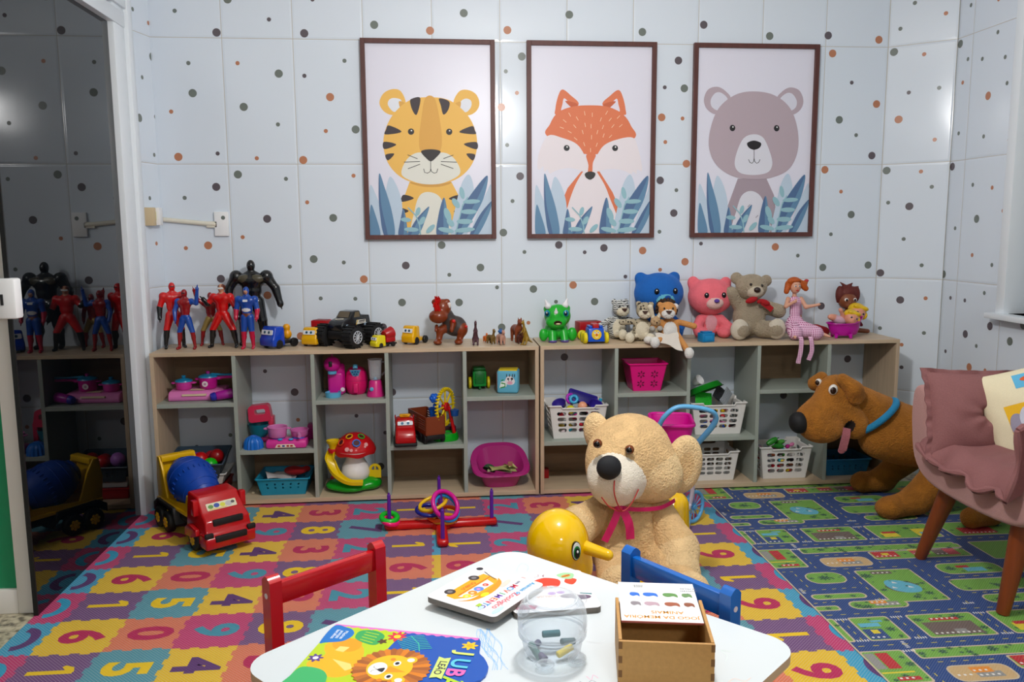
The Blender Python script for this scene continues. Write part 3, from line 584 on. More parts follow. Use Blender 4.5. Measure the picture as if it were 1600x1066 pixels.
def tiger(f, g, S):
    Y_, YD_, DK, WH_ = 'e9b758', 'd9a34c', '3b3236', 'dcdcd2'
    S([(270, 735), (470, 735), (515, 820), (520, 995), (190, 995), (225, 860)], Y_, sp=False); S([(365, 785), (415, 810), (450, 890), (485, 995), (290, 995), (295, 870), (320, 800)], WH_)
    S([(275, 735), (465, 735), (420, 758), (330, 758)], 'cf9a48')
    for P in ([(240, 798), (290, 815), (232, 832)], [(222, 862), (265, 878), (210, 895)], [(200, 920), (222, 940), (217, 962), (193, 960)], [(458, 818), (505, 800), (515, 830)], [(482, 880), (505, 872), (508, 895)]): S(P, DK)
    S([(195, 415), (150, 400), (127, 360), (145, 315), (185, 294), (225, 300), (250, 345), (245, 385)], Y_); S([(195, 335), (230, 345), (225, 385), (195, 400), (168, 370), (172, 345)], 'dfe2ea'); S([(220, 350), (255, 365), (230, 390)], YD_)
    S([(540, 415), (585, 400), (606, 360), (590, 315), (550, 294), (510, 300), (482, 345), (490, 385)], Y_); S([(540, 335), (565, 345), (565, 375), (540, 400), (512, 380), (515, 350)], 'dfe2ea'); S([(515, 350), (482, 365), (508, 390)], YD_)
    S([(368, 330), (470, 348), (560, 430), (595, 540), (570, 650), (490, 725), (370, 748), (250, 725), (170, 650), (145, 540), (180, 430), (265, 348)], Y_, 8)
    S([(370, 600), (440, 595), (490, 630), (512, 695), (440, 738), (370, 748), (300, 738), (232, 700), (255, 630), (305, 595)], WH_, 8)
    S([(345, 335), (390, 335), (415, 440), (425, 530), (410, 590), (330, 590), (315, 540), (325, 440)], YD_)
    for P in ([(280, 338), (322, 335), (305, 412), (285, 395), (273, 355)], [(412, 335), (460, 350), (455, 390), (432, 412), (420, 370)], [(172, 465), (232, 495), (155, 508), (158, 485)], [(148, 543), (207, 556), (150, 578)], [(155, 605), (197, 600), (167, 632)],
              [(570, 466), (508, 495), (585, 505), (583, 485)], [(592, 543), (530, 553), (592, 578)], [(585, 603), (543, 600), (573, 632)]): S(P, DK, 5)
    for x in (277, 460): f.flat([g(*p) for p in circ(x, 494, 15, 15)], '2f2b2c'); f.flat([g(*p) for p in circ(x+2, 489, 3.5, 3.5, 12)], 'e8e8e8')
    S([(325, 588), (370, 578), (418, 588), (395, 620), (372, 636), (350, 622)], '2f2b2c')
    for L in ([(371, 630), (371, 680)], [(337, 672), (342, 690), (356, 693), (368, 686), (371, 672)], [(405, 672), (400, 690), (387, 693), (375, 686), (371, 672)], [(260, 605), (308, 624)], [(243, 640), (320, 637)], [(262, 672), (320, 650)], [(480, 606), (432, 623)], [(497, 640), (420, 637)], [(480, 671), (420, 650)]): f.line([g(*p) for p in L], .003, '2f2b2c')
    foliage(f, g, S, 0)
def fox(f, g0, S):
    OR_, OD, WH_ = 'd9764f', 'c45f3b', 'e3dbe0'
    g = g0
    S([(300, 680), (388, 680), (450, 780), (488, 870), (500, 983), (170, 983), (185, 880), (235, 760)], OR_, sp=False)
    S([(345, 640), (380, 690), (430, 790), (470, 983), (205, 983), (235, 850), (270, 750), (310, 680)], WH_)
    for a in (1, -1):
        X = lambda x: 346+(x-346)*a
        S([(X(185), 410), (X(178), 380), (X(192), 320), (X(212), 292), (X(250), 318), (X(288), 365)], OR_, 5); S([(X(208), 395), (X(212), 360), (X(220), 333), (X(245), 355), (X(262), 378)], 'ded6e2', 5); S([(X(225), 345), (X(285), 360), (X(265), 385), (X(252), 375)], OD, 4)
    S([(345, 365), (430, 372), (500, 405), (540, 460), (552, 525), (345, 600), (142, 515), (152, 455), (190, 400), (260, 372)], OR_, 7)
    S([(142, 510), (210, 520), (280, 550), (320, 610), (335, 660), (325, 692), (310, 680), (250, 664), (190, 672), (150, 690), (140, 670), (125, 682), (118, 655), (105, 670), (92, 660), (100, 590)], WH_, 5)
    S([(550, 518), (480, 525), (410, 555), (370, 615), (352, 660), (358, 692), (380, 680), (440, 668), (500, 675), (540, 692), (550, 680), (565, 692), (570, 670), (590, 680), (592, 650), (575, 570)], WH_, 5)
    S([(325, 600), (370, 600), (356, 640), (352, 690), (332, 690), (335, 650)], OR_, 4)
    for x, y, a in ((246, 410, 30), (222, 440, 50), (208, 472, 70), (282, 428, 30), (318, 403, 10), (354, 410, 0), (395, 432, -20), (423, 400, -30), (440, 432, -40), (480, 420, -45), (270, 465, 40), (246, 492, 60), (320, 458, 10), (348, 464, 0), (405, 468, -20), (453, 463, -40), (491, 461, -50), (378, 492, -15), (308, 492, 15), (274, 524, 50), (350, 516, -3), (408, 508, -20), (441, 512, -45), (315, 550, 20), (375, 552, -20), (345, 578, 0)):
        d = 10; f.line([g(x-d*math.sin(R(a)), y-d*math.cos(R(a))), g(x+d*math.sin(R(a)), y+d*math.cos(R(a)))], .0028, 'f0c9a8')
    for x in (231, 463): f.flat([g(*p) for p in circ(x, 568, 14, 14)], '2b2b2e'); f.flat([g(*p) for p in circ(x+2, 563, 3.5, 4, 12)], 'e8e8e8')
    S([(318, 690), (342, 680), (367, 688), (362, 708), (342, 720), (322, 708)], '33302f')
    gg = lambda x, y: g0((x-57)*.955+60, (y-80)*.985+85)
    S2 = lambda pts, m, n=7, sp=True: f.flat(spl([gg(*p) for p in pts], n), m); foliage(f, gg, S2, 0)
def bearp(f, g0, S):
    B, BD, WH_ = 'b2a2ab', 'a3949e', 'd6d6e0'; g = g0
    S([(290, 710), (425, 710), (460, 790), (480, 973), (225, 973), (240, 850)], BD, sp=False); S([(355, 770), (400, 800), (425, 880), (435, 973), (270, 973), (285, 860), (310, 790)], WH_)
    for k in range(34):
        x, y = 300+(k*37) % 110, 790+(k*53) % 160; f.line([g(x, y), g(x, y+6)], .002, 'a9a4b0')
    for a in (1, -1):
        X = lambda x: 366+(x-366)*a*(1.0 if a > 0 else 1.0)
        S([(X(198), 402), (X(150), 385), (X(131), 340), (X(150), 290), (X(195), 276), (X(235), 298), (X(255), 335)], B, 6); S([(X(205), 385), (X(170), 372), (X(163), 338), (X(185), 305), (X(215), 305), (X(243), 338)], 'd2d2df', 6)
    S([(366, 296), (460, 312), (535, 370), (572, 470), (572, 580), (530, 665), (450, 705), (366, 713), (270, 700), (190, 645), (155, 560), (165, 460), (205, 370), (280, 312)], B, 8)
    S([(366, 498), (410, 515), (440, 580), (452, 640), (430, 680), (366, 693), (300, 682), (275, 640), (290, 570), (320, 515)], WH_, 8)
    for x in (265, 473): f.flat([g(*p) for p in circ(x, 469, 13, 15)], '1f1d20'); f.flat([g(*p) for p in circ(x+2, 464, 3, 4, 12)], 'e8e8e8')
    S([(334, 540), (366, 528), (399, 540), (392, 562), (366, 572), (342, 562)], '1f1d20')
    for L in ([(366, 570), (366, 612)], [(340, 618), (346, 632), (356, 637), (364, 628), (366, 612)], [(394, 618), (388, 632), (378, 637), (369, 628), (366, 612)]): f.line([g(*p) for p in L], .003, '2f2b2c')
    gg = lambda x, y: g0((x-57)*.92+100, (y-80)*.965+88)
    gg2 = lambda x, y: g0((x-57)*.88+84+ (995-y)*.015, (y-80)*.965+88)
    S2 = lambda pts, m, n=7, sp=True: f.flat(spl([gg2(*p) for p in pts], n), m); foliage(f, gg2, S2, 0)
poster(-.017, 'framed print of a striped tiger among blue leaves', mapper((57, 80), (658, 80), (80, 995), (668, 995)), tiger)
poster(.785, 'framed print of an orange fox among blue leaves', mapper((62, 84), (645, 94), (62, 984), (627, 982)), fox)
poster(1.62, 'framed print of a grey bear among blue leaves', mapper((103, 88), (658, 103), (84, 973), (617, 973)), bearp)
# ---------------------------------------------------------------- table, chairs and what lies on the table
def clear_plastic(name, tint=(.97, .985, 1.0), edge=.5, base=.03, rough=.05):
    m = bpy.data.materials.new(name); m.use_nodes = True; nt = m.node_tree; N = nt.nodes; L = nt.links; N.remove(N['Principled BSDF'])
    t = N.new('ShaderNodeBsdfTransparent'); t.inputs[0].default_value = tint+(1,); g = N.new('ShaderNodeBsdfPrincipled'); g.inputs['Base Color'].default_value = (.9, .93, .95, 1); g.inputs['Roughness'].default_value = rough
    lw = N.new('ShaderNodeLayerWeight'); lw.inputs[0].default_value = .35; mr = N.new('ShaderNodeMapRange'); mr.inputs['To Min'].default_value = base; mr.inputs['To Max'].default_value = edge
    L.new(lw.outputs['Facing'], mr.inputs['Value']); mx = N.new('ShaderNodeMixShader'); L.new(mr.outputs[0], mx.inputs[0]); L.new(t.outputs[0], mx.inputs[1]); L.new(g.outputs[0], mx.inputs[2]); L.new(mx.outputs[0], N['Material Output'].inputs[0])
    return m
TBL = (.153, 1.459, 0)
t = thing('activity_table', 'white square children table with rounded corners and crayon marks, nearest the viewer', 'table', TBL, 42.8)
f = MB(); P = rrect(-.375, -.375, .375, .375, .062, 8)
f.prism(P, .482, .5, mat('d3dadd', .22), side=mat('c8a883', .5), smooth=True); f.z = .5; f.dz = 1e-5
inv = Matrix.Translation(Vector(TBL)) @ Matrix.Rotation(R(42.8), 4, 'Z'); inv = inv.inverted()
cb = mat('8db8e4', .6); rn = random.Random(3)
for k in range(15):
    a = rn.uniform(0, .034); pts = [(.068+a+.012*math.sin(j*.9+k)*.5+.002*j, 1.572-.016*j, 0) for j in range(rn.randint(7, 11))]; f.line([(inv @ Vector(p))[:2] for p in spl(pts, 3, False)], .0011, cb)
for pts, c in (([(.176, 1.842), (.182, 1.87), (.195, 1.89), (.206, 1.868), (.200, 1.845)], 'b9c7da'), ([(.24, 1.36), (.25, 1.35), (.262, 1.36), (.27, 1.352)], '8f93a6'), ([(.255, 1.375), (.262, 1.362), (.268, 1.378), (.275, 1.366)], 'e7a9c6'), ([(.52, 1.40), (.53, 1.42), (.525, 1.44), (.545, 1.43)], 'cfe0da'), ([(.50, 1.33), (.515, 1.34), (.53, 1.33), (.545, 1.34)], 'ecc9ba'), ([(.02, 1.62), (.03, 1.63), (.045, 1.622)], 'e6d3d3'), ([(.28, 1.5), (.30, 1.49), (.315, 1.5)], 'd8dade')):
    f.line([(inv @ Vector(p+(0,)))[:2] for p in spl([p+(0,) for p in pts], 4, False) for p in [tuple(p[:2])]], .0012, mat(c, .6))
f.build('tabletop', t)
for sx in (-1, 1):
    for sy in (-1, 1):
        f = MB(); f.cyl((sx*.29, sy*.29, .0045), (sx*.29, sy*.29, .46), .02, mat('e4e4e2', .4)); f.build('leg', t)
f = MB(); f.box(-.30, .30, -.30, .30, .45, .482, mat('d9c19c', .5), .002); f.build('apron', t)

def kid_chair(h, label, loc, rz, wd):
    t = thing('kid_chair', label, 'chair', loc, rz); m = mat(h, .22, coat=.3); pl = mat('d9cfd2', .4)
    for s in (-1, 1):
        f = MB(); x = s*wd/2
        # rear post with a domed top
        pr = [(-.017, .0)]+[(-.017, .538)]+[(-.017+.034*k/8, .538+.012*math.sin(PI*k/8)) for k in range(1, 8)]+[(.017, .538), (.017, .0)]
        f.prism([(a, b) for a, b in pr], -.0145, .0145, m, T(x, 0, 0) @ T(rz=90) @ UP)
        f.cyl((x+s*.0144, .0, .506), (x+s*.0152, .0, .506), .0062, pl, n=16); f.cyl((x+s*.0144, 0, .27), (x+s*.0152, 0, .27), .0062, pl, n=16)
        f.build('rear_leg', t)
        f = MB(); f.box(x-.0145, x+.0145, -.255, -.222, 0, .27, m, .002); f.build('front_leg', t)
        f = MB(); f.box(x-.009, x+.009, -.225, -.015, .232, .268, m, .002); f.box(x-.009, x+.009, -.225, -.015, .10, .125, m, .002); f.build('side_rail', t)
    f = MB(); f.box(-wd/2+.012, wd/2-.012, -.012, .008, .482, .532, m, .004); f.build('backrest', t)
    f = MB(); f.box(-wd/2-.01, wd/2+.01, -.262, -.019, .27, .284, m, .004); f.build('seat', t)
    return t
kid_chair('b8121c', 'glossy red wooden child chair tucked at the white table', (-.2593, 1.8435, .004), 39.5, .275)
kid_chair('0f5fb4', 'glossy blue wooden child chair tucked at the white table', (.521, 1.7135, .004), -57.3, .284)

# ---- lion picture book
t = thing('board_book', 'large lion picture book with a scalloped dark blue edge, lying on the table', 'book', (-.213, 1.615, .5), -107.3)
f = MB(); edge = [(0, 0), (0, .298)]+[(.012, .304), (.02, .306), (.028, .306), (.035, .309), (.05, .311), (.058, .314), (.07, .325), (.085, .334), (.10, .341), (.115, .343), (.13, .343), (.145, .338), (.158, .325), (.172, .330), (.188, .336), (.20, .334), (.215, .322), (.23, .322), (.245, .31), (.245, 0)]
f.prism(edge, 0, .004, mat('1f57b5', .3), smooth=False); f.z = .004; f.dz = 1.5e-5
BB = mat('1654b4', .25)
f.flat([(a, b) for a, b in edge], BB); f.flat([(0, 0), (0, .15), (.04, .142), (.075, .138), (.12, .13), (.245, .16), (.245, 0)], mat('b9d21c', .25))
f.flat([(0, 0), (0, .298), (.005, .298)]+[(.0075+.0025*math.sin(k*1.6), .298-.298*k/60) for k in range(61)], mat('e478c4', .3))
f.flat(spl([(.062, .03), (.07, .08), (.10, .10), (.16, .11), (.19, .08), (.175, .03), (.15, .01), (.12, .03), (.10, .02), (.08, .015)], 6), mat('f5b417', .3)); f.flat(spl([(.05, .04), (.055, .075), (.08, .085), (.1, .07), (.09, .035), (.065, .025)], 6), mat('f0a010', .3))
f.flat([(.083, .045), (.083, .065), (.103, .06), (.100, .042)], mat('f6d77a', .3)); f.flat([(.13, .05), (.14, .09), (.155, .1), (.165, .09)], mat('f6d77a', .3)); f.flat(spl([(.17, .005), (.165, .03), (.175, .055), (.2, .07), (.245, .07), (.245, .0), (.2, 0)], 5), mat('3fb269', .35))
f.flat(spl([(.008, 0), (.010, .028), (.017, .043), (.032, .052), (.05, .05), (.065, .04), (.075, .012), (.076, 0)], 5), mat('1673c6', .3))
for i, s_ in enumerate(('Músicas', 'animais', 'barulhos')[:3]): f.text(s_, .040, .034-.009*i, .0105, mat('eef3fa'), 0, bold=.01)
f.flat(spl([(.018, .06), (.012, .09), (.03, .115), (.065, .11), (.06, .08), (.045, .06)], 6), mat('3aa757', .3))
for k in range(4): f.line([(.02+.01*k, .072), (.026+.011*k, .102)], .0022, mat('b9d21c'))
for cx, cy, r_, c1, c2, n in ((.026, .14, .016, 'd92b45', 'f3cf28', 8), (.033, .288, .013, 'f2c31c', 'e8a417', 7), (.133, .018, .012, '5b3b8c', 'e9e4f3', 7), (.05, .118, .008, '5b3a1c', '5b3a1c', 5)):
    f.flat([(cx+r_*(1+.28*math.cos(n*a))*math.cos(a), cy+r_*(1+.28*math.cos(n*a))*math.sin(a)) for a in [2*PI*k/56 for k in range(56)]], mat(c1, .3)); f.flat(circ(cx, cy, r_*.45), mat(c2, .3))
lf = mat('3fc1a5', .3); f.line([(.018, .165), (.045, .19), (.072, .20)], .0018, lf)
for k in range(9):
    a = k/9; x, y = .02+.05*a, .166+.034*a; f.line([(x, y), (x+.02, y-.022)], .0018, lf); f.line([(x, y), (x-.008, y+.024)], .0018, lf)
C0 = (.142, .170); n = 34
for k in range(n):
    a0, a1 = 2*PI*k/n, 2*PI*(k+1)/n; am = (a0+a1)/2; Rm = .068
    f.flat([C0, (C0[0]+Rm*math.cos(a0), C0[1]+Rm*math.sin(a0)), (C0[0]+(Rm+.005)*math.cos(am), C0[1]+(Rm+.005)*math.sin(am)), (C0[0]+Rm*math.cos(a1), C0[1]+Rm*math.sin(a1))], mat(('a35a22', 'd97f1e', 'b96a25')[k % 3], .35))
f.flat(circ(C0[0]-.002, C0[1]-.004, .044, .042), mat('f6bd1d', .3))
for a in (.108, .178): f.flat(circ(a, .196, .012), mat('f6bd1d', .3)); f.flat(circ(a, .196, .007), mat('fbf3e4', .3))
f.flat([(.135, .165), (.15, .20), (.158, .16)], mat('f09a1d', .3)); f.flat(circ(.148, .146, .022, .017), mat('f5f2ee', .3))
f.flat(spl([(.143, .158), (.158, .158), (.151, .146)], 5), mat('26242c', .3))
for a in (.124, .17): f.flat(circ(a, .175, .009, .007), mat('f5f2ee', .3)); f.flat(circ(a, .175, .005, .004), mat('1c1c22', .3))
f.line([(.151, .147), (.146, .138), (.14, .137)], .0009, '26242c'); f.line([(.151, .147), (.156, .138), (.162, .138)], .0009, '26242c')
for a in (.112, .184): f.flat(circ(a, .163, .005), mat('f0861d', .3))
for ch, x, c in (('J', .066, 'd8e873'), ('U', .101, '5cc5de'), ('B', .133, 'ef6bb8'), ('A', .165, 'b5d92c')): f.text(ch, x, .286, .046, mat(c, .3), 0, bold=.03)
f.text('~', .167, .309, .03, mat('b5d92c', .3), 0, bold=.03)
f.flat([(.085, .266), (.160, .27), (.155, .259), (.160, .247), (.085, .243), (.09, .255)], mat('cfe07c', .3)); f.text('LEÃO', .123, .256, .019, mat('2b2440', .3), 0, bold=.02)
f.build('cover', t)

# ---- bus board book, leaning on the book beneath
def board(name, label, loc, rz, w_, h_, art, tilt=0, cat='book'):
    t = thing(name, label, cat, loc, rz); t.rotation_euler = (Matrix.Rotation(R(tilt), 3, 'Y').inverted() @ Matrix.Rotation(R(rz), 3, 'Z')).to_euler() if tilt else (0, 0, R(rz))
    f = MB(); f.prism(rrect(0, 0, w_, h_, .012), 0, .0115, mat('6f675f', .6)); f.build('pages', t)
    f = MB(); f.prism(rrect(0, 0, w_, h_, .012), .0117, .0125, mat('eceaec', .3)); f.z = .0125; f.dz = 1.5e-5; art(f); f.build('cover', t)
    return t
def bus(f):
    y = mat('f3a70f', .3); yd = mat('ea9407', .3)
    f.flat([(.03, .035), (.055, .03), (.135, .03), (.165, .035), (.168, .06), (.14, .085), (.11, .098), (.06, .098), (.035, .075)], y); f.flat(spl([(.03, .075), (.05, .098), (.10, .108), (.15, .098), (.172, .07), (.15, .088), (.1, .092), (.05, .085)], 4), yd)
    f.flat([(.05, .06), (.155, .06), (.14, .082), (.06, .084)], mat('e8e4ea', .3)); f.line([(.035, .056), (.15, .056)], .002, 'c22a18'); f.text('ÔNIBUS', .10, .045, .013, mat('c22a18'), 0, bold=.01)
    for x in (.06, .145): f.flat(circ(x, .03, .0125), mat('3a3335', .4)); f.flat(circ(x, .03, .006), mat('7d777a', .4))
    for x, c, q in ((.075, 'd8352b', .007), (.10, '5c8be0', .011), (.122, 'f08c1c', .010), (.142, 'f0dc1c', .009)): f.flat(circ(x, .073, q), mat(c, .3)); f.flat(circ(x+.001, .073, q*.4), mat('f8cfa8' if c != '5c8be0' else 'e48fd0', .3))
    f.line([(.02, .03), (.03, .05), (.04, .075)], .0025, '2c2c2c'); f.flat(circ(.115, .10, .012, .007), mat('f5e21c', .3)); f.flat(circ(.013, .012, .008), mat('2c2c34', .3))
    for k, ch in enumerate('MOVIMENTO'): f.text(ch, .047+.0148*k, .128, .021, mat(('e0314f', '2e9be0', 'e0664f', '2fae74', '7a49b8', 'e07a35', 'e0314f', '2e9be0', '5b3ba0')[k], .3), 0, bold=.02)
    f.text('em', .028, .126, .014, mat('3b2f6d'), 0); f.text('Animais do', .045, .155, .016, mat('3da5dd'), 0, bold=.015); f.text('Zoológico', .115, .153, .021, mat('e05a6c'), 0, bold=.01)
    f.flat(circ(.045, .105, .022, .007, rot=8), mat('dcd0c4', .4)); f.flat(circ(.16, .165, .02, .007), mat('bfe0f4', .4)); f.flat(circ(.17, .13, .01, .005), mat('bfe0f4', .4)); f.flat([(.155, .115), (.17, .115), (.168, .125), (.157, .124)], mat('a6c93a', .3))
    for k in range(22): f.flat(circ(.012+.0078*k, .012+.002*math.sin(k), .0006, n=6), mat('666a80'))
board('board_book', 'square bus board book leaning on the crab book at the table', (.087, 1.824, .5135), -129.3, .190, .178, bus)
def crab(f):
    f.flat(spl([(.06, .045), (.09, .03), (.12, .045), (.13, .06), (.12, .08), (.09, .09), (.065, .075)], 6), mat('e33b1e', .3)); f.flat(spl([(.135, .02), (.16, .015), (.165, .04), (.15, .055), (.13, .04)], 5), mat('e33b1e', .3)); f.flat(spl([(.02, .05), (.04, .04), (.05, .06), (.035, .075)], 5), mat('e8431f', .3))
    for x in (.085, .115): f.flat(circ(x, .082, .008), mat('f2efec')); f.flat(circ(x, .082, .004), mat('202024'))
    f.flat(spl([(.02, .02), (.04, .01), (.06, .02), (.05, .04), (.03, .045)], 5), mat('9fcf9d')); f.flat(circ(.04, .028, .012, .006, rot=20), mat('e08a1c', .3)); f.line([(.03, .022), (.05, .034)], .002, '5b1f14')
    for x, y_, c in ((.07, .11, 'a04cc0'), (.09, .112, 'a04cc0'), (.055, .13, '6b5a70'), (.03, .14, '6b5a70')): f.flat(circ(x, y_, .009 if y_ < .12 else .02, .007 if y_ < .12 else .011), mat(c, .3))
    f.flat([(.005, .125), (.03, .118), (.03, .122), (.006, .131)], mat('3f7f88')); f.text('CORUJA', .10, .125, .014, mat('cf8a55'), 0); f.text('♪', .09, .02, .02, mat('7d2f4d')); f.line([(.10, .01), (.102, .022), (.112, .024)], .0012, '8a3350')
    for k in range(20): f.flat(circ(.006, .01+.0088*k, .0007, n=6), mat('8a8ea0'))
    f.flat([(.13, .165), (.178, .15), (.178, .176), (.14, .18)], mat('b5617e', .4))
board('board_book', 'white board book with a red crab, its corner under the bus book', (.319, 1.808, .5005), 184, .185, .192, crab)

# ---- clear jar with clay sticks
t = thing('clear_jar', 'clear plastic animal shaped jar holding clay sticks on the table', 'jar', (.205, 1.455, .501), 15)
f = MB(); gl = clear_plastic('clear_plastic', edge=.62, base=.07)
pr = [(.0, 0), (.038, 0), (.048, .004), (.054, .014), (.057, .03), (.058, .038), (.062, .040), (.0625, .046), (.0615, .049), (.0645, .055), (.0655, .070), (.064, .086), (.059, .100), (.050, .110), (.048, .112), (.046, .114), (.032, .120), (.012, .123), (0, .1235)]
f.lathe(pr, gl, 40); f.lathe([(r_*.965, z*.965+.002) for r_, z in pr[:-2]], clear_plastic('clear_plastic_inner', edge=.15, base=.02), 40)
f.build('body', t)
f = MB(); f.ball((-.058, .0, .098), (.013, .006, .013), gl); f.build('ear', t); f = MB(); f.ball((.058, .0, .098), (.013, .006, .013), gl); f.build('ear', t)
f = MB(); f.torus(.047, .0022, gl, T(0, 0, .1125)); f.torus(.0625, .0018, gl, T(0, 0, .044)); f.torus(.0635, .0014, gl, T(0, 0, .051)); f.torus(.052, .0016, gl, T(0, 0, .106)); f.build('rim', t)
for x, y_, sc in ((.032, -.042, 1), (-.032, -.042, 1)):
    f = MB(); f.ball((x, y_, .008), (.018, .016, .008), gl); f.build('foot', t)
def stick(c, label, loc, rot, l_=.034, r_=.0065):
    f = MB(); f.cyl((-l_/2, 0, 0), (l_/2, 0, 0), r_, mat(c, .7, .2, 300), bev=.0015); o = f.build('clay_stick'); place(o, loc, *[rot[2]], rx=rot[0], ry=rot[1]); tag(o, label, 'clay stick', 'clay sticks inside the clear jar')
stick('3a6d75', 'dark teal clay stick lying crosswise on top inside the clear jar', (.205, 1.47, .535), (0, 0, 3)); stick('4b6a70', 'teal grey clay stick at the jar back', (.238, 1.475, .515), (0, 10, 20), .03)
stick('d9bf3a', 'yellow clay stick inside the clear jar', (.226, 1.437, .517), (0, -15, 25)); stick('5b8079', 'green grey clay stick standing slanted inside the clear jar', (.172, 1.446, .515), (0, 35, -55), .036); stick('5d5570', 'dull purple clay stick at the jar bottom', (.184, 1.430, .510), (0, 0, -65), .02)
stick('4a4767', 'dark violet clay stick half hidden under the teal one', (.178, 1.478, .51), (0, 0, 60), .022)

# ---- wooden memory game box
t = thing('wooden_box', 'open wooden memory game box standing on the white table', 'box', (.302, 1.325, .5), -10.3)
wm = mat('b98a4d', .6, .1, 120, .06); wd_ = mat('7a5228', .6)
f = MB(); f.box(0, .163, 0, .006, 0, .09, wm, .0008)
for i, z in enumerate((.078, .052, .026, .004)):
    for x in (-.0002, .1568): f.box(x, x+.0066, -.0003, .004, z-.002 if i else .076, z+.011, wd_)
f.build('front_wall', t)
for x in (0, .157): f = MB(); f.box(x, x+.006, .0062, .170, 0, .091, wm, .0008); f.build('side_wall', t)
f = MB(); f.box(.006, .157, .164, .17, 0, .083, wm); f.build('back_wall', t)
f = MB(); f.box(.006, .157, .006, .164, 0, .004, mat('8c6234', .6)); f.build('bottom', t)
t2 = thing('sliding_lid', 'white printed lid pushed back on the wooden memory game box', 'lid', (.302, 1.325, .5), -10.3)
f = MB(); f.box(.008, .1555, .082, .248, .0845, .0878, mat('eceded', .35)); f.box(.008, .1555, .0805, .082, .0845, .0878, mat('a5554a', .5)); f.build('panel', t2)
f = MB(T(.1555, .248, .0879) @ T(rz=180)); f.dz = 1.5e-5
W, Hh = .1475, .166; og = mat('d9922e', .4); f.text('JOGO DA MEMÓRIA', W/2, Hh-.018, .0155, og, 0, bold=.02, sx=.98); f.text('ANIMAIS', W/2-.012, Hh-.038, .0155, og, 0, bold=.02)
for i, (x, c) in enumerate(((.118, '2f6fd0'), (.088, '2f6fd0'), (.05, '5f8f4c'), (.018, '6a8f5c'))):
    for j, y_ in enumerate((.055, .095)):
        w2 = .022 if i in (1, 2) else .015
        f.line([(x-w2*.8, y_-.016), (x+w2*.8, y_-.016), (x+w2*.8, y_+.016), (x-w2*.8, y_+.016), (x-w2*.8, y_-.016)], .0005, 'b9bcc4')
        cc = c if j == 0 else ('8a8288', 'b79aa6', 'a0583c', '8d5238')[i]
        f.flat(spl([(x-w2*.6, y_-.004), (x-w2*.2, y_-.009), (x+w2*.5, y_-.008), (x+w2*.6, y_+.002), (x+w2*.2, y_+.008), (x-w2*.3, y_+.004), (x-w2*.65, y_+.009)], 4), mat(cc, .4))
for k in range(9): f.line([(.100+.0022*k, .012), (.100+.0022*k, .024)], .0011 if k % 2 else .0006, '33363c')
f.line([(.055, .01), (.085, .01), (.085, .024), (.055, .024), (.055, .01)], .0005, '9a9ea8'); f.text('CONTÉM', .012, .034, .0075, mat('5a5f6a'), 0); f.text('40 PEÇAS', .012, .024, .0075, mat('5a5f6a'), 0); f.text('+4', .012, .046, .008, mat('5a5f6a'), 0)
f.build('print', t2)
for (x0, y0, w2, h2, z, rz_, c) in ((.012, .010, .07, .05, .048, 0, 'e6e0e6'), (.02, .045, .075, .05, .030, 8, '6d6358'), (.09, .02, .055, .06, .018, -5, '8d8580')):
    f = MB(); f.prism(rrect(0, 0, w2, h2, .004), 0, .003, mat(c, .4)); o = f.build('game_card'); place(o, (0, 0, 0)); o.matrix_world = Matrix.Translation((.302, 1.325, .5)) @ T(rz=-10.3) @ T(x0, y0, z, rz=rz_)
    tag(o, {'e6e0e6': 'white memory card standing high at the front inside the wooden box', '6d6358': 'brown grey memory card lying deep inside the wooden box', '8d8580': 'grey memory card at the right end inside the wooden box'}[c], 'game card', 'cards in the memory box')
# ---------------------------------------------------------------- big beige bear on the duck ride-on
def rel(o, *c): return tuple(a-b for a, b in zip(c, o))
B0 = (.70, 2.78, .0); bp = lambda x, y, z: rel(B0, x, y, z)
BE = fur('d6b17e'); BE2 = fur('e0bf8e'); SN = plush('e6dccb', .04)
t = thing('teddy_bear', 'big beige teddy bear with a magenta ribbon, seated on the yellow duck ride-on', 'teddy bear', B0)
sdf('body', [E(bp(.640, 2.755, .225), (.138, .132, .155), BE), E(bp(.655, 2.77, .31), (.118, .110, .09), BE),
    L_(bp(.60, 2.70, .19), bp(.56, 2.47, .17), .075, .065, BE), L_(bp(.75, 2.70, .18), bp(.78, 2.47, .14), .072, .062, BE), E(bp(.555, 2.44, .17), (.066, .05, .075), BE2), E(bp(.785, 2.44, .14), (.066, .05, .075), BE2)],
    .0065, .018, t, relax=2, fuzz=.0006)
sdf('arm', [L_(bp(.755, 2.72, .315), bp(.800, 2.635, .215), .056, .066, BE), L_(bp(.800, 2.635, .215), bp(.785, 2.56, .165), .066, .064, BE2), E(bp(.780, 2.545, .155), (.062, .058, .060), BE2)], .006, .03, t, relax=2, fuzz=.0006)
sdf('arm', [L_(bp(.56, 2.75, .31), bp(.46, 2.66, .30), .062, .060, BE), L_(bp(.46, 2.66, .30), bp(.40, 2.56, .26), .060, .058, BE2)], .006, .03, t, relax=2, fuzz=.0006)
hd = sdf('head', [E(bp(.66, 2.755, .525), (.142, .135, .132), BE, k=.04), E(bp(.72, 2.72, .45), (.115, .11, .095), BE2, k=.05), E(bp(.60, 2.69, .49), (.105, .11, .115), BE, k=.05),
    E(bp(.580, 2.632, .468), (.090, .085, .094), SN, (0, 0, -18), k=.02), PT(bp(.566, 2.600, .474), (.086, .09, .090), SN, (0, 0, -18)), PT(bp(.580, 2.60, .42), (.078, .08, .07), SN)], .0058, .03, t, relax=2, fuzz=.0005)
f = MB(); f.ball(bp(.542, 2.548, .532), (.041, .028, .040), mat('14161b', .75, .2, 300)); f.build('nose', hd)
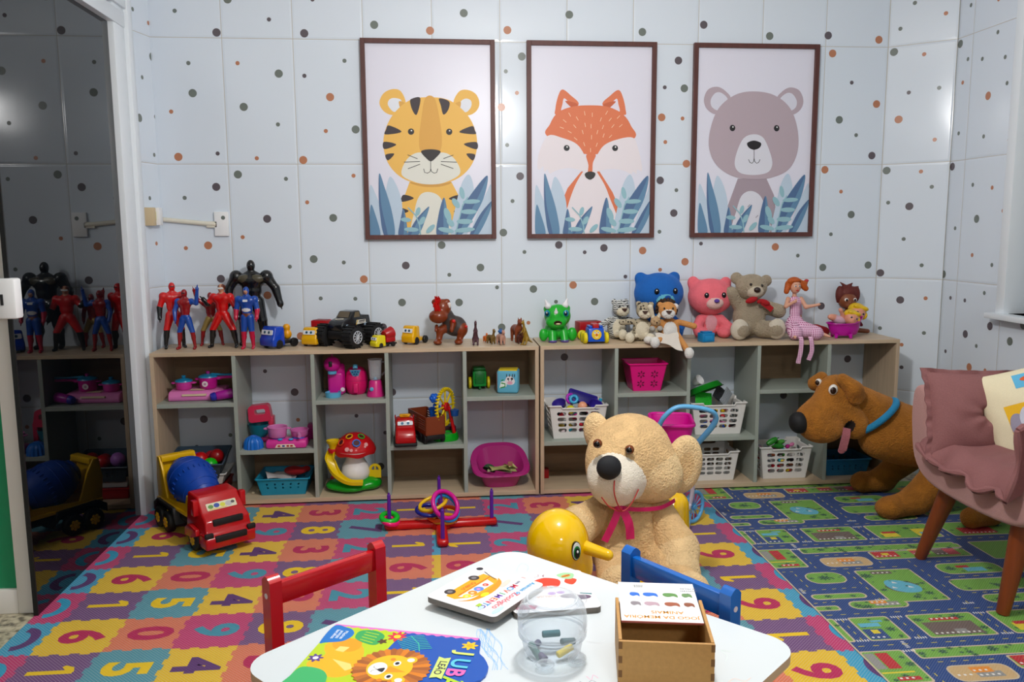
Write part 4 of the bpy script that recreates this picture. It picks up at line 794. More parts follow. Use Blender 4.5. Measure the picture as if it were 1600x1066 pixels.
for c in ((.515, 2.600, .598), (.618, 2.588, .578)):
    f = MB(); f.ball(bp(*c), .0155, mat('6b3410', .12)); f.ball(bp(c[0]-.003, c[1]-.007, c[2]), .011, mat('0d0604', .1)); f.build('eye', hd)
sdf('ear', [E(bp(.852, 2.76, .472), (.074, .045, .104), BE2, (0, 8, 20)), CUT(bp(.845, 2.708, .472), (.044, .016, .070), BE, (0, 8, 20), k=.03)], .0065, .02, hd)
sdf('ear', [E(bp(.553, 2.80, .582), (.05, .035, .075), BE2, (0, -12, -35))], .0065, .02, hd)
rc = mat('a32d28', .6)
f = MB(); P = [(.558, 2.536, .492), (.556, 2.531, .455), (.568, 2.535, .415), (.585, 2.543, .388)]; f.tube(spl([bp(*p) for p in P], 5, False), .0022, rc, 6)
P = [(.520, 2.556, .432), (.545, 2.545, .402), (.585, 2.543, .386), (.615, 2.550, .405), (.645, 2.568, .450)]; f.tube(spl([bp(*p) for p in P], 5, False), .0022, rc, 6); f.build('mouth', hd)
MGN = mat('c3105c', .45, .1, 200)
def strap(pts, w0, m, nrm_=(0, -1, 0), th=.0015):
    mb = MB(); P = [Vector(p) for p in pts]; vs = []
    for i, p in enumerate(P):
        d = (P[min(i+1, len(P)-1)]-P[max(i-1, 0)]).normalized(); s_ = d.cross(Vector(nrm_)).normalized()*w0/2; q = Vector(nrm_)*th
        vs += [p+s_+q, p-s_+q, p-s_, p+s_]
    fs = []
    for i in range(len(P)-1):
        for k in range(4): fs.append((4*i+k, 4*i+(k+1) % 4, 4*i+4+(k+1) % 4, 4*i+4+k))
    fs += [(0, 1, 2, 3), tuple(4*(len(P)-1)+k for k in (3, 2, 1, 0))]; mb.add([tuple(v) for v in vs], fs, m, True); return mb
rb = strap(spl([bp(*p) for p in [(.525, 2.64, .405), (.555, 2.605, .392), (.60, 2.60, .378), (.66, 2.615, .365), (.74, 2.64, .36), (.80, 2.68, .37)]], 4, False), .014, MGN)
rb.ball(bp(.585, 2.590, .382), (.014, .010, .012), MGN); rib = rb.build('ribbon', t)
strap(spl([bp(*p) for p in [(.583, 2.585, .378), (.565, 2.578, .335), (.535, 2.575, .275)]], 4, False), .024, MGN).build('ribbon_tail', rib)
strap(spl([bp(*p) for p in [(.597, 2.585, .378), (.617, 2.578, .33), (.622, 2.578, .278)]], 4, False), .028, MGN).build('ribbon_tail', rib)

YD0 = (.60, 2.62, .0); YEL = mat('e8b800', .12, coat=.4); dp = lambda x, y, z: rel(YD0, x, y, z)
t = thing('duck_ride_on', 'glossy yellow duck shaped ride-on toy under the big teddy bear', 'ride-on toy', YD0)
sdf('body', [L_(dp(.365, 2.42, .10), dp(.365, 2.43, .22), .10, .07, YEL), E(dp(.42, 2.46, .10), (.14, .13, .09), YEL), L_(dp(.50, 2.52, .062), dp(.80, 2.83, .065), .055, .06, YEL), L_(dp(.84, 2.88, .10), dp(.885, 2.97, .25), .08, .055, YEL), E(dp(.835, 2.71, .075), (.055, .13, .075), YEL)], .007, .03, t, relax=2)
hd = sdf('head', [E(dp(.358, 2.42, .335), (.096, .10, .108), YEL), E(dp(.42, 2.41, .265), (.045, .05, .055), YEL, k=.03), L_(dp(.36, 2.42, .22), dp(.36, 2.42, .28), .085, .085, YEL)], .005, .02, t, relax=2)
f = MB(); a, b = dp(.425, 2.375, .342), dp(.492, 2.315, .335); f.cyl(a, b, .021, YEL, .0165, n=20); f.ball(b, .0165, YEL); f.build('handle', t)
f = MB(T(*dp(.400, 2.329, .346), 0, 0, 24) @ UP)
for rx, ry, c, z, dy in ((.016, .029, '101010', .0, 0), (.0138, .0265, 'f2f2f0', .002, 0), (.0115, .020, '1d7a35', .004, -.004), (.0078, .0155, '0a0a0a', .006, -.006), (.003, .004, 'ffffff', .0075, 0)):
    f.prism(circ(0, dy, rx, ry, 24), z-.006, z+.0005, mat(c, .2), smooth=False)
f.build('eye', hd)

# ---- toy shopping cart / pram behind the bear
P0 = (1.03, 3.30, 0); pp_ = lambda x, y, z: rel(P0, x, y, z); LB = mat('5fa8d8', .25); MG_ = mat('cc0f8c', .25); WL = mat('dcd6e6', .35)
t = thing('toy_shopping_cart', 'toy cart with a blue handle and magenta basket behind the big teddy bear', 'toy cart', P0)
f = MB(); f.tube(spl([pp_(*p) for p in [(.90, 3.30, .40), (.885, 3.22, .48), (.90, 3.18, .545), (.955, 3.17, .585), (1.06, 3.16, .575), (1.105, 3.17, .545), (1.10, 3.2, .49), (1.05, 3.30, .37), (1.03, 3.36, .30)]], 6, False), .0125, LB, 12, flat=.8); f.build('handle', t)
f = MB(); P = rrect(-.075, -.10, .075, .10, .03); PT_ = [(a*1.15, b*1.15, .18) for a, b in P]; n = len(P)
M_ = T(*pp_(.97, 3.33, .315), 0, 0, -12)
f.add([(a*.7, b*.75, 0) for a, b in P]+PT_+[(a*1.09, b*1.09, .18) for a, b in P]+[(a*.66, b*.7, .006) for a, b in P], [(i, (i+1) % n, n+(i+1) % n, n+i) for i in range(n)]+[(n+i, n+(i+1) % n, 2*n+(i+1) % n, 2*n+i) for i in range(n)]+[(2*n+i, 2*n+(i+1) % n, 3*n+(i+1) % n, 3*n+i) for i in range(n)]+[tuple(range(3*n, 4*n)), tuple(range(n))[::-1]], MG_, True, M_)
f.tube([(a*1.15, b*1.15, .18) for a, b in P], .008, MG_, 8, True, M_); f.build('basket', t)
f = MB(); f.tube(spl([pp_(*p) for p in [(1.03, 3.31, .33), (1.065, 3.34, .26), (1.085, 3.38, .17), (1.08, 3.41, .08)]], 5, False), .013, WL, 10, flat=.7); f.tube(spl([pp_(*p) for p in [(1.08, 3.40, .10), (1.05, 3.36, .085), (1.01, 3.32, .065)]], 4, False), .010, WL, 8)
f.tube(spl([pp_(*p) for p in [(.90, 3.33, .33), (.90, 3.36, .2), (.90, 3.41, .08)]], 5, False), .013, WL, 10, flat=.7); f.box(*[v for v in (pp_(.90, 0, 0)[0], pp_(1.07, 0, 0)[0], pp_(0, 3.40, 0)[1], pp_(0, 3.42, 0)[1], .06, .08)], WL, .003); f.build('frame', t)
f = MB(); f.tube([pp_(.93, 3.28, .32), pp_(.92, 3.36, .12), pp_(.96, 3.38, .08)], .006, MG_, 8); f.build('brace', t)
def spoked(r, parent, M):
    f = MB(M); f.torus(r-.007, .0085, LB, T(ry=90)); 
    for k in range(12): a = 2*PI*k/12; f.cyl((0, 0, 0), (0, (r-.008)*math.cos(a), (r-.008)*math.sin(a)), .0024, LB, n=6)
    f.cyl((-.010, 0, 0), (.010, 0, 0), .012, LB, n=14); return f.build('wheel', parent)
for x, y, r in ((1.108, 3.425, .073), (.885, 3.425, .073), (1.022, 3.305, .055), (.90, 3.305, .055)): spoked(r, t, T(*pp_(x, y, r+.0065), 0, 0, -52))

# ---------------------------------------------------------------- mixer truck
t = thing('toy_mixer_truck', 'red and yellow toy mixer truck with blue drum beside the glass door', 'toy truck', (-.914, 3.40, .005), 37.7)
RD_ = mat('b50f16', .25, coat=.3); YL_ = mat('dfae08', .3); BLU = mat('0e3f9e', .35); BK = mat('121214', .55)
f = MB(); prof = [(-.118, .035), (-.120, .080), (-.108, .098), (-.100, .138), (-.072, .155), (-.062, .160), (-.020, .208), (-.010, .222), (.075, .228), (.085, .222), (.085, .035)]
def extr(mb, prof, x0, x1, m, b=.008, taper=1.):
    bm = bmesh.new(); vs = [bm.verts.new((x0, a, z)) for a, z in prof]; fc = bm.faces.new(vs); r = bmesh.ops.extrude_face_region(bm, geom=[fc])
    for v in r['geom']:
        if isinstance(v, bmesh.types.BMVert): v.co.x = x1
    bmesh.ops.recalc_face_normals(bm, faces=bm.faces)
    if taper != 1.:
        zz = [z for a, z in prof]; z0, z1 = min(zz), max(zz); xc = (x0+x1)/2
        for v in bm.verts: v.co.x = xc+(v.co.x-xc)*(1+(taper-1)*(v.co.z-z0)/(z1-z0))
    if b: bmesh.ops.bevel(bm, geom=bm.edges[:], offset=b, segments=3, affect='EDGES', profile=.5)
    bm.verts.index_update(); mb.add([v.co[:] for v in bm.verts], [[v.index for v in q.verts] for q in bm.faces], m, True); bm.free()
extr(f, prof, -.100, .100, RD_, .009, .86)
extr(f, [(-.128, .03), (-.13, .075), (-.11, .09), (-.06, .09), (-.06, .03)], -.104, .104, RD_, .008)
for s in (-1, 1): f.box(s*.099-.012, s*.099+.012, -.035, -.005, .15, .215, RD_, .005); extr(f, [(.0, .055), (-.055, .075), (-.05, .10), (.02, .11), (.06, .09), (.07, .05), (.03, .055)], s*.105-.009, s*.105+.009, RD_, .004)
cab = f.build('cab', t)
f = MB(); f.box(-.062, .062, -.110, -.094, .118, .143, BK, .003); f.box(-.066, .066, -.134, -.118, .058, .083, BK, .004)
for s in (-1, 1): f.box(s*.088-.017, s*.088+.017, -.129, -.112, .078, .098, BK, .004)
f.build('grille', cab)
ws = T(0, -.0455, .1795) @ T(rx=48.8); f = MB(ws); f.prism(rrect(-.062, -.016, .062, .016, .004), .0, .002, mat('d9d6b8', .3)); f.z = .002
for x, y, r, c in ((-.045, 0, .011, '5f8f3c'), (-.02, .002, .012, '2d4ca0'), (.005, 0, .011, 'cfcf3a'), (.03, 0, .014, 'b9b5b8'), (.048, .003, .008, '4a4448')): f.flat(circ(x, y, r, r*.8), mat(c, .4))
f.line([(-.055, -.012), (.02, -.012)], .003, 'd8b21a')
f.build('windscreen_sticker', cab)
f = MB(); f.box(-.075, .075, .08, .43, .075, .10, BK, .004); extr(f, [(.20, .05), (.24, .105), (.40, .115), (.44, .06), (.44, .10), (.40, .125), (.22, .12)], -.10, .10, BK, .003); f.build('chassis', t)
f = MB()
for s in (-1, 1): extr(f, [(.095, .11), (.095, .19), (.112, .20), (.13, .155), (.33, .135), (.37, .25), (.40, .305), (.425, .305), (.44, .22), (.43, .12)], s*.074-.006, s*.074+.006, YL_, .003)
f.box(-.088, .088, .10, .43, .11, .125, YL_, .003); f.box(-.074, .074, .385, .425, .28, .308, YL_, .006); f.box(-.072, .072, .41, .435, .12, .29, YL_, .003); f.build('drum_cradle', t)
DM = T(0, .235, .215) @ T(rx=108)
f = MB(DM)   # axis local z: toward front-low is -z after tilt
f.lathe([(0, .158), (.022, .156), (.026, .150), (.042, .146), (.046, .138), (.060, .124), (.064, .114), (.076, .09), (.087, .055), (.094, .02), (.096, -.0), (.0965, -.02), (.092, -.05), (.078, -.085), (.060, -.108), (.055, -.110), (.050, -.128), (.035, -.138), (0, -.14)][::-1], BLU, 40)
for k in range(26): a = 2*PI*k/26; f.ball((.0945*math.cos(a), .0945*math.sin(a), .022), (.004, .004, .010), BLU, nu=8, nv=6)
f.torus(.0965, .002, BLU, T(0, 0, -.02)); f.torus(.086, .002, BLU, T(0, 0, -.066)); f.torus(.077, .002, BLU, T(0, 0, .089)); f.torus(.062, .002, BLU, T(0, 0, .12)); dr_ = f.build('drum', t)
def twheel(x, y, r, w_, M=I4, parent=None, hub='dfae08'):
    f = MB(T(x, y, r) @ T(ry=90)); f.lathe([(0, -w_/2), (r*.80, -w_/2), (r*.96, -w_/2+.004), (r, -w_*.25), (r, w_*.25), (r*.96, w_/2-.004), (r*.80, w_/2), (0, w_/2)], BK, 28)
    s = 1 if x > 0 else -1; hm = mat(hub, .4); f.lathe([(0, s*(w_/2+.002)), (r*.22, s*(w_/2+.002)), (r*.22, s*(w_/2-.002))], hm, 16)
    for k in range(7): a = 2*PI*k/7; f.ball((r*.36*math.cos(a), r*.36*math.sin(a), s*(w_/2-.001)), (r*.17, r*.17, .004), hm, nu=10, nv=6)
    return f.build('wheel', parent)
for y in (0, .285, .375):
    for s in (-1, 1): twheel(s*.092, y, .046, .034, parent=t)

# ---------------------------------------------------------------- ring toss
t = thing('ring_toss_base', 'red cross shaped ring toss stand with purple pegs on the number mat', 'ring toss', (.004, 3.50, .0052), 1.5)
rm = mat('c00f12', .2); pm = mat('5a1f96', .3)
f = MB(); 
for rz_ in (0, 90): f.box(-.245, .245, -.024, .024, 0, .032, rm, .014, T(rz=rz_), 3)
f.cyl((0, 0, 0), (0, 0, .03), .045, rm, .04, n=28); f.build('base', t)
for x, y in ((-.222, 0), (.222, 0), (0, -.222), (0, .222), (0, 0)):
    f = MB(); f.cyl((x, y, .026), (x, y, .155), .0085, pm, .0078, n=16, bev=.002); f.cyl((x, y, .155), (x, y, .163), .004, pm, n=12); f.build('peg', t)
def ring(c, label, loc, rot, R0=.062, r_=.0085):
    f = MB(); f.torus(R0, r_, mat(c, .25), n=40, k=12); o = f.build('toss_ring'); place(o, loc, rot[2], rot[0], rot[1]); tag(o, label, 'ring', 'plastic toss rings')
ring('10b424', 'small green ring round the left end peg of the ring toss', (-.218, 3.50, .056), (14, 4, 0), .033, .012)
ring('f0126e', 'small hot pink ring under the green ring of the ring toss', (-.214, 3.495, .042), (6, 14, 0), .033, .011)
ring('e0a818', 'amber yellow ring lowest round the middle peg of the ring toss', (.02, 3.495, .042), (2, 0, 0), .05)
ring('e8500f', 'orange ring on the amber one round the middle peg', (.012, 3.51, .06), (8, -8, 0))
ring('141c7c', 'dark blue ring leaning beside the middle peg of the ring toss', (-.045, 3.51, .078), (5, 4, 0), .056)
ring('e8b91a', 'bright yellow ring resting high above the dark blue ring', (-.03, 3.53, .102), (8, -16, 0), .060)
ring('1f8fd6', 'sky blue ring hanging tilted on the middle peg, under the magenta one', (.028, 3.475, .098), (34, 40, 0), .060)
ring('cc0f8c', 'magenta ring hanging tilted on the middle peg, topmost of the rings', (.024, 3.466, .116), (38, 42, 0), .062, .0095)
# ---------------------------------------------------------------- armchair facing the room, cushions
A0 = (1.80, 2.62, .0); MV = mat('ad8480', .85, .25, 260, .05, .5); MV2 = mat('835555', .8, .3, 200, .06, .5); LEG = mat('7d3a16', .35, .05, -60, .15, kind='wood')
t = thing('armchair', 'dusty pink upholstered armchair on splayed wooden legs, standing on the road mat', 'armchair', A0)
f = MB()
out = [(.0, .325), (.20, .335), (.30, .37), (.355, .44), (.375, .55), (.365, .66), (.335, .695), (.295, .69), (.272, .64), (.262, .54), (.235, .47), (.15, .455), (0, .452)]
out = [(a, b) for a, b in out]+[(-a, b) for a, b in out[::-1][1:-1]]
bm = bmesh.new(); loops = []
for x, sc, dz in ((0, 1, 0), (.09, 1.01, 0), (.30, 1.0, .01), (.50, .97, .03)): loops.append([bm.verts.new((x+.02*(1-abs(b-.5)*2), a*sc, b+dz*(b-.3)*3)) for a, b in [tuple(v)[:2] for v in spl([(p[0], p[1], 0) for p in out], 3)]])
n = len(loops[0])
for l0, l1 in zip(loops, loops[1:]):
    for i in range(n): bm.faces.new((l0[i], l0[(i+1) % n], l1[(i+1) % n], l1[i]))
bm.faces.new(loops[0][::-1]); bm.faces.new(loops[-1]); bmesh.ops.recalc_face_normals(bm, faces=bm.faces)
bmesh.ops.bevel(bm, geom=[e for e in bm.edges if len(e.link_faces) == 2 and any(len(q.verts) > 4 for q in e.link_faces)], offset=.02, segments=3, affect='EDGES', profile=.5)
bm.verts.index_update(); f.add([v.co[:] for v in bm.verts], [[v.index for v in q.verts] for q in bm.faces], MV, True); bm.free()
f.build('shell', t)
sdf('backrest', [L_((.52, -.30, .38), (.52, .30, .38), .06, .06, MV), L_((.56, -.30, .70), (.56, .30, .70), .05, .05, MV), L_((.54, -.32, .55), (.54, .32, .55), .06, .06, MV), L_((.56, 0, .74), (.56, 0, .76), .07, .07, MV)], .012, .10, t, relax=2)
for x, y, dx, dy in ((.10, .215, -.035, .115), (.10, -.17, -.035, .02), (.42, .20, .05, .09), (.42, -.20, .05, -.09)):
    f = MB(); f.cyl((x, y, .335), (x+dx, y+dy, .008), .036, LEG, .021, n=20, bev=.003); f.build('leg', t)

def pillow(name, label, cat, sx, sy, th, m, loc, rot, tuft=0, rim=0, puff=2.4, art=None, seed=0, pinch=.06, group=None):
    t = thing(name, label, cat, loc, group=group); t.rotation_euler = rot.to_euler() if isinstance(rot, Matrix) else Euler([R(a) for a in rot])
    N_ = 44; rn = random.Random(seed); ph = [rn.uniform(0, 6) for _ in range(8)]
    def side(sg):
        def fn(u, v):
            a, b = 2*u-1, 2*v-1; e = max(abs(a), abs(b)); k = (1-abs(a)**puff)*(1-abs(b)**puff); h = th/2*max(k, 0)**.55
            px = a*sx/2*(1-pinch*(1-b*b)*abs(a)); py = b*sy/2*(1-pinch*(1-a*a)*abs(b))
            r_ = math.hypot(a, b); an = math.atan2(b, a)
            if tuft: h *= (1-.85*math.exp(-(r_/.13)**2)); h += .006*math.sin(an*7+ph[0])*math.exp(-(r_/.45)**2)*min(1, r_*6)
            h += k*.0035*math.sin(a*9+ph[1]+b*3)*math.sin(b*7+ph[2])
            if e > .93: h = max(h, .003)+0; 
            return (px, py, sg*h)
        return fn
    f = MB(); f.grid(side(1), N_, N_, m); s2 = MB(); f.grid(lambda u, v: side(-1)(1-u, v), N_, N_, m)
    if rim:
        n = 160; vs = []
        for i in range(n):
            q = i/n*4; k = int(q); w_ = q-k; a, b = [(-1+2*w_, -1), (1, -1+2*w_), (1-2*w_, 1), (-1, 1-2*w_)][k]
            px = a*sx/2*(1-pinch*(1-b*b)*abs(a)); py = b*sy/2*(1-pinch*(1-a*a)*abs(b)); l = math.hypot(a, b)
            wz = rim*.35*math.sin(i*.55+ph[3])+rim*.25*math.sin(i*1.3); ex = 1+rim/(sx/2)
            vs += [(px*.97, py*.97, .004), (px*.97, py*.97, -.004), (px*ex, py*ex, wz-.003), (px*ex, py*ex, wz+.003)]
        fs = []
        for i in range(n):
            for k in range(4): j = (i+1) % n; fs.append((4*i+k, 4*i+(k+1) % 4, 4*j+(k+1) % 4, 4*j+k))
        f.add(vs, fs, m, True)
    if art: art(f, side(1))
    f.build('cover', t)
    if tuft: f = MB(); f.ball((0, 0, th*.09), (.008, .008, .004), m); f.build('button', t)
    return t
def frame_to(nv, upv=(0, 0, 1)):
    n = Vector(nv).normalized(); u = Vector(upv); x = u.cross(n).normalized(); y = n.cross(x); return Matrix((x, y, n)).transposed()
pillow('tufted_cushion', 'mauve tufted cushion leaning upright inside the pink armchair', 'cushion', .40, .31, .12, MV2, (1.985, 2.80, .612), frame_to((-.16, -.95, .26)), tuft=1, rim=.018, seed=2)
def cartoon(f, fn):
    def patch(poly, m, lift):
        P = [Vector((a, b, 0)) for a, b in poly]; cx = sum(p.x for p in P)/len(P); cy = sum(p.y for p in P)/len(P); vs = []; K = 5
        for j in range(K+1):
            for p in P:
                u = cx+(p.x-cx)*j/K; v = cy+(p.y-cy)*j/K; q = fn(u, v); vs.append((q[0], q[1], q[2]+lift))
        n = len(P); f.add(vs, [(j*n+i, j*n+(i+1) % n, (j+1)*n+(i+1) % n, (j+1)*n+i) for j in range(K) for i in range(n)], m, True)
    def R4(x0, y0, x1, y1): return [(x0+(x1-x0)*k/6, y0) for k in range(6)]+[(x1, y0+(y1-y0)*k/6) for k in range(6)]+[(x1-(x1-x0)*k/6, y1) for k in range(6)]+[(x0, y1-(y1-y0)*k/6) for k in range(6)]
    patch(R4(.18, .36, .47, .66), cloth('dfae22'), .0012); patch(circ(.25, .46, .07, .12), cloth('8f8a9c'), .002); patch(circ(.37, .50, .10, .13), cloth('bfc2d0'), .0026); patch(circ(.375, .50, .055, .085), cloth('e9e0c0'), .0032); patch(R4(.30, .24, .46, .36), cloth('8890b0'), .002)
    patch(R4(.33, .80, .62, .94), cloth('5aa9cf'), .0012); patch(circ(.48, .88, .10, .03), cloth('c8562a'), .002)
pillow('print_cushion', 'cream cushion with a colourful cartoon print, leaning in the pink armchair', 'cushion', .42, .40, .13, cloth('d9cfb0'), (2.125, 2.65, .635), frame_to((-.62, -.74, .28), (-.42, .1, 1)), art=cartoon, seed=5, pinch=.08)
# seat pad drooping over the lip and up the near arm
t = thing('seat_pad', 'soft mauve seat pad with a pleated rim lying in the pink armchair', 'cushion', (1.80, 2.62, .45)); NU, NV = 40, 60
def pad(top):
    def fn(u, v):
        x = -.022+u*.48; s = v*.80-.30     # s runs from the far arm (+) toward the near arm
        y = .245-v*.63; z = .022
        if v > .80: z += (v-.80)*1.02; y = .245-.80*.63-(v-.80)*.12
        if v < .10: z += (.10-v)*.45
        e = min(u, 1-u, v, 1-v); h = .042*min(1, e/.14)**.5 if e > 0 else 0
        lip = max(0, .16-u)/.16; z -= .030*lip*lip*(1-max(0, v-.8)*3)
        wr = .010*math.sin(v*20+u*4)*lip+.005*math.sin(u*11+v*8)+.004*math.sin(v*31)
        nz = z+wr+(h if top else -.012)
        return (x+(-.012*lip*math.sin(v*26)), y+(.035*max(0, v-.8)*5*(1 if top else 0)*min(1, e/.1)), nz)
    return fn
f = MB(); f.grid(pad(True), NU, NV, MV2); f.grid(lambda u, v: pad(False)(u, 1-v), NU, NV, MV2)
f.tube([tuple(Vector(pad(True)(0.004, k/60))+Vector((-.004, 0, -.008))) for k in range(61)], [.010+.003*math.sin(k*.9) for k in range(61)], MV2, 8); f.tube([tuple(Vector(pad(True)(k/30, .996))+Vector((0, 0, -.002))) for k in range(31)], [.010+.003*math.sin(k*1.3) for k in range(31)], MV2, 8)
f.build('cover', t)

# ---------------------------------------------------------------- large brown plush dog (generic)
D0 = (2.10, 3.50, .006); q = lambda x, y, z: rel(D0, x, y, z); DB_ = fur('a0641c', .2); NK = mat('0d0d10', .7, .15, 300)
t = thing('plush_dog', 'large golden brown plush dog with a blue collar behind the pink armchair', 'plush dog', D0)
sdf('body', [L_(q(1.84, 3.60, .53), q(2.04, 3.58, .42), .076, .098, DB_, k=.05), L_(q(2.13, 3.56, .34), q(2.40, 3.50, .30), .14, .13, DB_, k=.05), E(q(2.02, 3.55, .335), (.10, .10, .10), DB_, k=.05),
    L_(q(2.28, 3.44, .20), q(2.13, 3.42, .085), .085, .062, DB_), L_(q(2.13, 3.42, .07), q(2.00, 3.40, .052), .058, .050, DB_), E(q(1.985, 3.40, .05), (.055, .052, .044), DB_, k=.02),
    L_(q(2.25, 3.66, .22), q(2.16, 3.74, .09), .07, .055, DB_), L_(q(2.16, 3.75, .06), q(2.06, 3.76, .055), .052, .048, DB_), E(q(2.055, 3.76, .055), (.055, .05, .046), DB_, k=.02),
    L_(q(2.42, 3.45, .22), q(2.38, 3.28, .07), .09, .06, DB_), L_(q(2.38, 3.28, .055), q(2.27, 3.24, .05), .05, .045, DB_)], .0075, .03, t, relax=2, fuzz=.0006)
hd = sdf('head', [E(q(1.815, 3.585, .545), (.085, .08, .078), DB_, k=.04), L_(q(1.80, 3.57, .52), q(1.69, 3.54, .425), .070, .082, DB_, k=.04), E(q(1.735, 3.525, .385), (.085, .078, .060), DB_, (0, -8, 0), k=.04), E(q(1.885, 3.54, .40), (.062, .065, .068), DB_, k=.03), E(q(1.84, 3.56, .46), (.07, .07, .07), DB_, k=.04), CUT(q(1.828, 3.47, .385), (.018, .05, .045), mat('1a0a08', .8), (0, 22, 0), k=.012)], .0065, .03, t, relax=2)
f = MB(); f.ball(q(1.612, 3.52, .42), (.043, .045, .050), NK, (0, -15, 0)); f.build('nose', hd)
f = MB(); f.ball(q(1.760, 3.508, .570), (.021, .014, .024), mat('dcd8d2', .3), (0, 12, 0)); f.ball(q(1.755, 3.497, .568), (.014, .008, .016), mat('2a1408', .12)); f.build('eye', hd)
f = MB(); f.ball(q(1.735, 3.60, .586), (.015, .013, .018), mat('dcd8d2', .3)); f.ball(q(1.727, 3.595, .586), (.010, .010, .012), mat('2a1408', .12)); f.build('eye', hd)
sdf('ear', [L_(q(1.80, 3.505, .615), q(1.845, 3.49, .575), .028, .040, DB_), E(q(1.858, 3.488, .545), (.042, .018, .045), DB_)], .006, .02, hd)
sdf('ear', [L_(q(1.77, 3.645, .60), q(1.75, 3.66, .57), .028, .036, DB_)], .006, .02, hd)
f = strap(spl([q(1.815, 3.478, .40), q(1.808, 3.468, .37), q(1.80, 3.466, .335), q(1.795, 3.47, .30)], 4, False), .036, plush('a8626a'), (0, -1, 0), .006); f.ball(q(1.795, 3.472, .30), (.018, .006, .016), plush('a8626a')); f.build('tongue', hd)
f = MB(); CM = Matrix.Translation(q(1.995, 3.572, .425)) @ Vector((.62, -.22, -.75)).to_track_quat('Z', 'Y').to_matrix().to_4x4(); f.torus(.116, .0155, plush('2384b4'), CM, 44, 10); f.build('collar', t)
# ---------------------------------------------------------------- baskets with slotted walls and what they hold
def holed(mb, outer, holes, fn, th, m):
    """panel with holes; fn(u, v, t) maps to space, t = 0 outside face, th inside face"""
    loops = [outer]+holes; flatp = [p for l in loops for p in l]; tri = tessellate_polygon([[Vector((a, b, 0)) for a, b in l] for l in loops])
    mb.add([fn(a, b, 0) for a, b in flatp], tri, m, False); mb.add([fn(a, b, th) for a, b in flatp], [t[::-1] for t in tri], m, False)
    for l in loops:
        n = len(l); mb.add([fn(a, b, 0) for a, b in l]+[fn(a, b, th) for a, b in l], [(i, (i+1) % n, n+(i+1) % n, n+i) for i in range(n)], m, False)
def basket(name, label, loc, w_, d, h, m, rows=4, cols=4, tap=.84, rz=0, notch=True, hole='slot', group=None, cat='basket', z0=.028, z1=.026, rx=0):
    t = thing(name, label, cat, loc, rz, group, rx=rx)
    k = lambda z: tap+(1-tap)*z/h
    def wall(width, dep, rot, nc):
        f = MB(); hs = []; cw = width*tap*.95/nc; rh = (h-z0-z1)/rows
        for i in range(nc):
            for j in range(rows):
                cx = (i-(nc-1)/2)*cw*1.0; cy = z0+rh*(j+.5)
                if hole == 'slot': hs.append([(cx+a, cy+b) for a, b in rrect(-cw*.41, -rh*.34, cw*.41, rh*.34, rh*.335, 3)][::-1])
                else: hs.append(circ(cx, cy, min(cw, rh)*.27, n=10)[::-1])
        nt = width*.30
        out = [(-width/2, 0), (width/2, 0), (width/2, h), (nt, h), (nt-.006, h-(.012 if notch else 0)), (-nt+.006, h-(.012 if notch else 0)), (-nt, h), (-width/2, h)]
        Mx = T(rz=rot)
        holed(f, out, hs, lambda u, v, q: tuple(Mx @ Vector((u*k(v), -dep/2*k(v)+q, v))), .0025, m)
        return f, [tuple(Mx @ Vector((a*k(b)*(1.0), -dep/2*k(b)-.003, b))) for a, b in out[2:]]
    rims = []
    for rot, ww, dd, nc in ((0, w_, d, cols), (270, d, w_, max(2, int(cols*d/w_+.3))), (180, w_, d, cols), (90, d, w_, max(2, int(cols*d/w_+.3)))):
        f, r_ = wall(ww, dd, rot, nc); f.build('side_wall', t); rims += r_
    f = MB(); f.tube(rims, .0042, m, 6, True); f.build('rim', t)
    f = MB(); f.prism(rrect(-w_/2*tap, -d/2*tap, w_/2*tap, d/2*tap, .006), 0, .004, m); f.build('bottom', t)
    return t
WB = mat('dcdad6', .4); rnd = random.Random(11)
def pieces(loc, w_, d, n, cols, z0, z1, label, grp):
    """small toy bits heaped inside a basket, each an object"""
    first = {}
    names = {'e0c020': 'yellow', 'd02030': 'red', '2a50b0': 'blue', 'c8208a': 'magenta', '2a9050': 'green', 'e8d8d8': 'white', '30b0c8': 'cyan', '202024': 'black', 'e080b0': 'pink', '5a2a80': 'violet', '8a4a2a': 'brown', '3a7a2a': 'dark green'}
    seen = set()
    for i in range(n):
        c = cols[i % len(cols)]
        for _ in range(60):
            x, y, z = rnd.uniform(-w_/2, w_/2), rnd.uniform(-d/2, d/2), rnd.uniform(z0, z1)
            wd = (('left', 'middle', 'right')[int((x+w_/2)/w_*2.999)], ('front', 'back')[y > 0], ('low', 'halfway up', 'high')[int((z-z0)/(z1-z0)*2.999)])
            if (c,)+wd not in seen: break
        seen.add((c,)+wd)
        if c not in first:
            f = MB(); m = mat(c, .35)
            if i % 3 == 0: f.box(-.016, .016, -.010, .010, -.007, .007, m, .003)
            elif i % 3 == 1: f.ball((0, 0, 0), (.016, .012, .010), m, nu=12, nv=8)
            else: f.cyl((-.018, 0, 0), (.018, 0, 0), .007, m, .009, n=12, bev=.002)
            first[c] = o = f.build('toy_piece')
        else: o = first[c].copy(); COL.objects.link(o)
        place(o, (loc[0]+x, loc[1]+y, loc[2]+z), rnd.uniform(0, 360), rnd.uniform(-40, 40), rnd.uniform(-40, 40)); tag(o, '%s toy piece %s, %s %s, inside %s' % (names[c], wd[2], wd[1], wd[0], label), 'toy piece', grp)
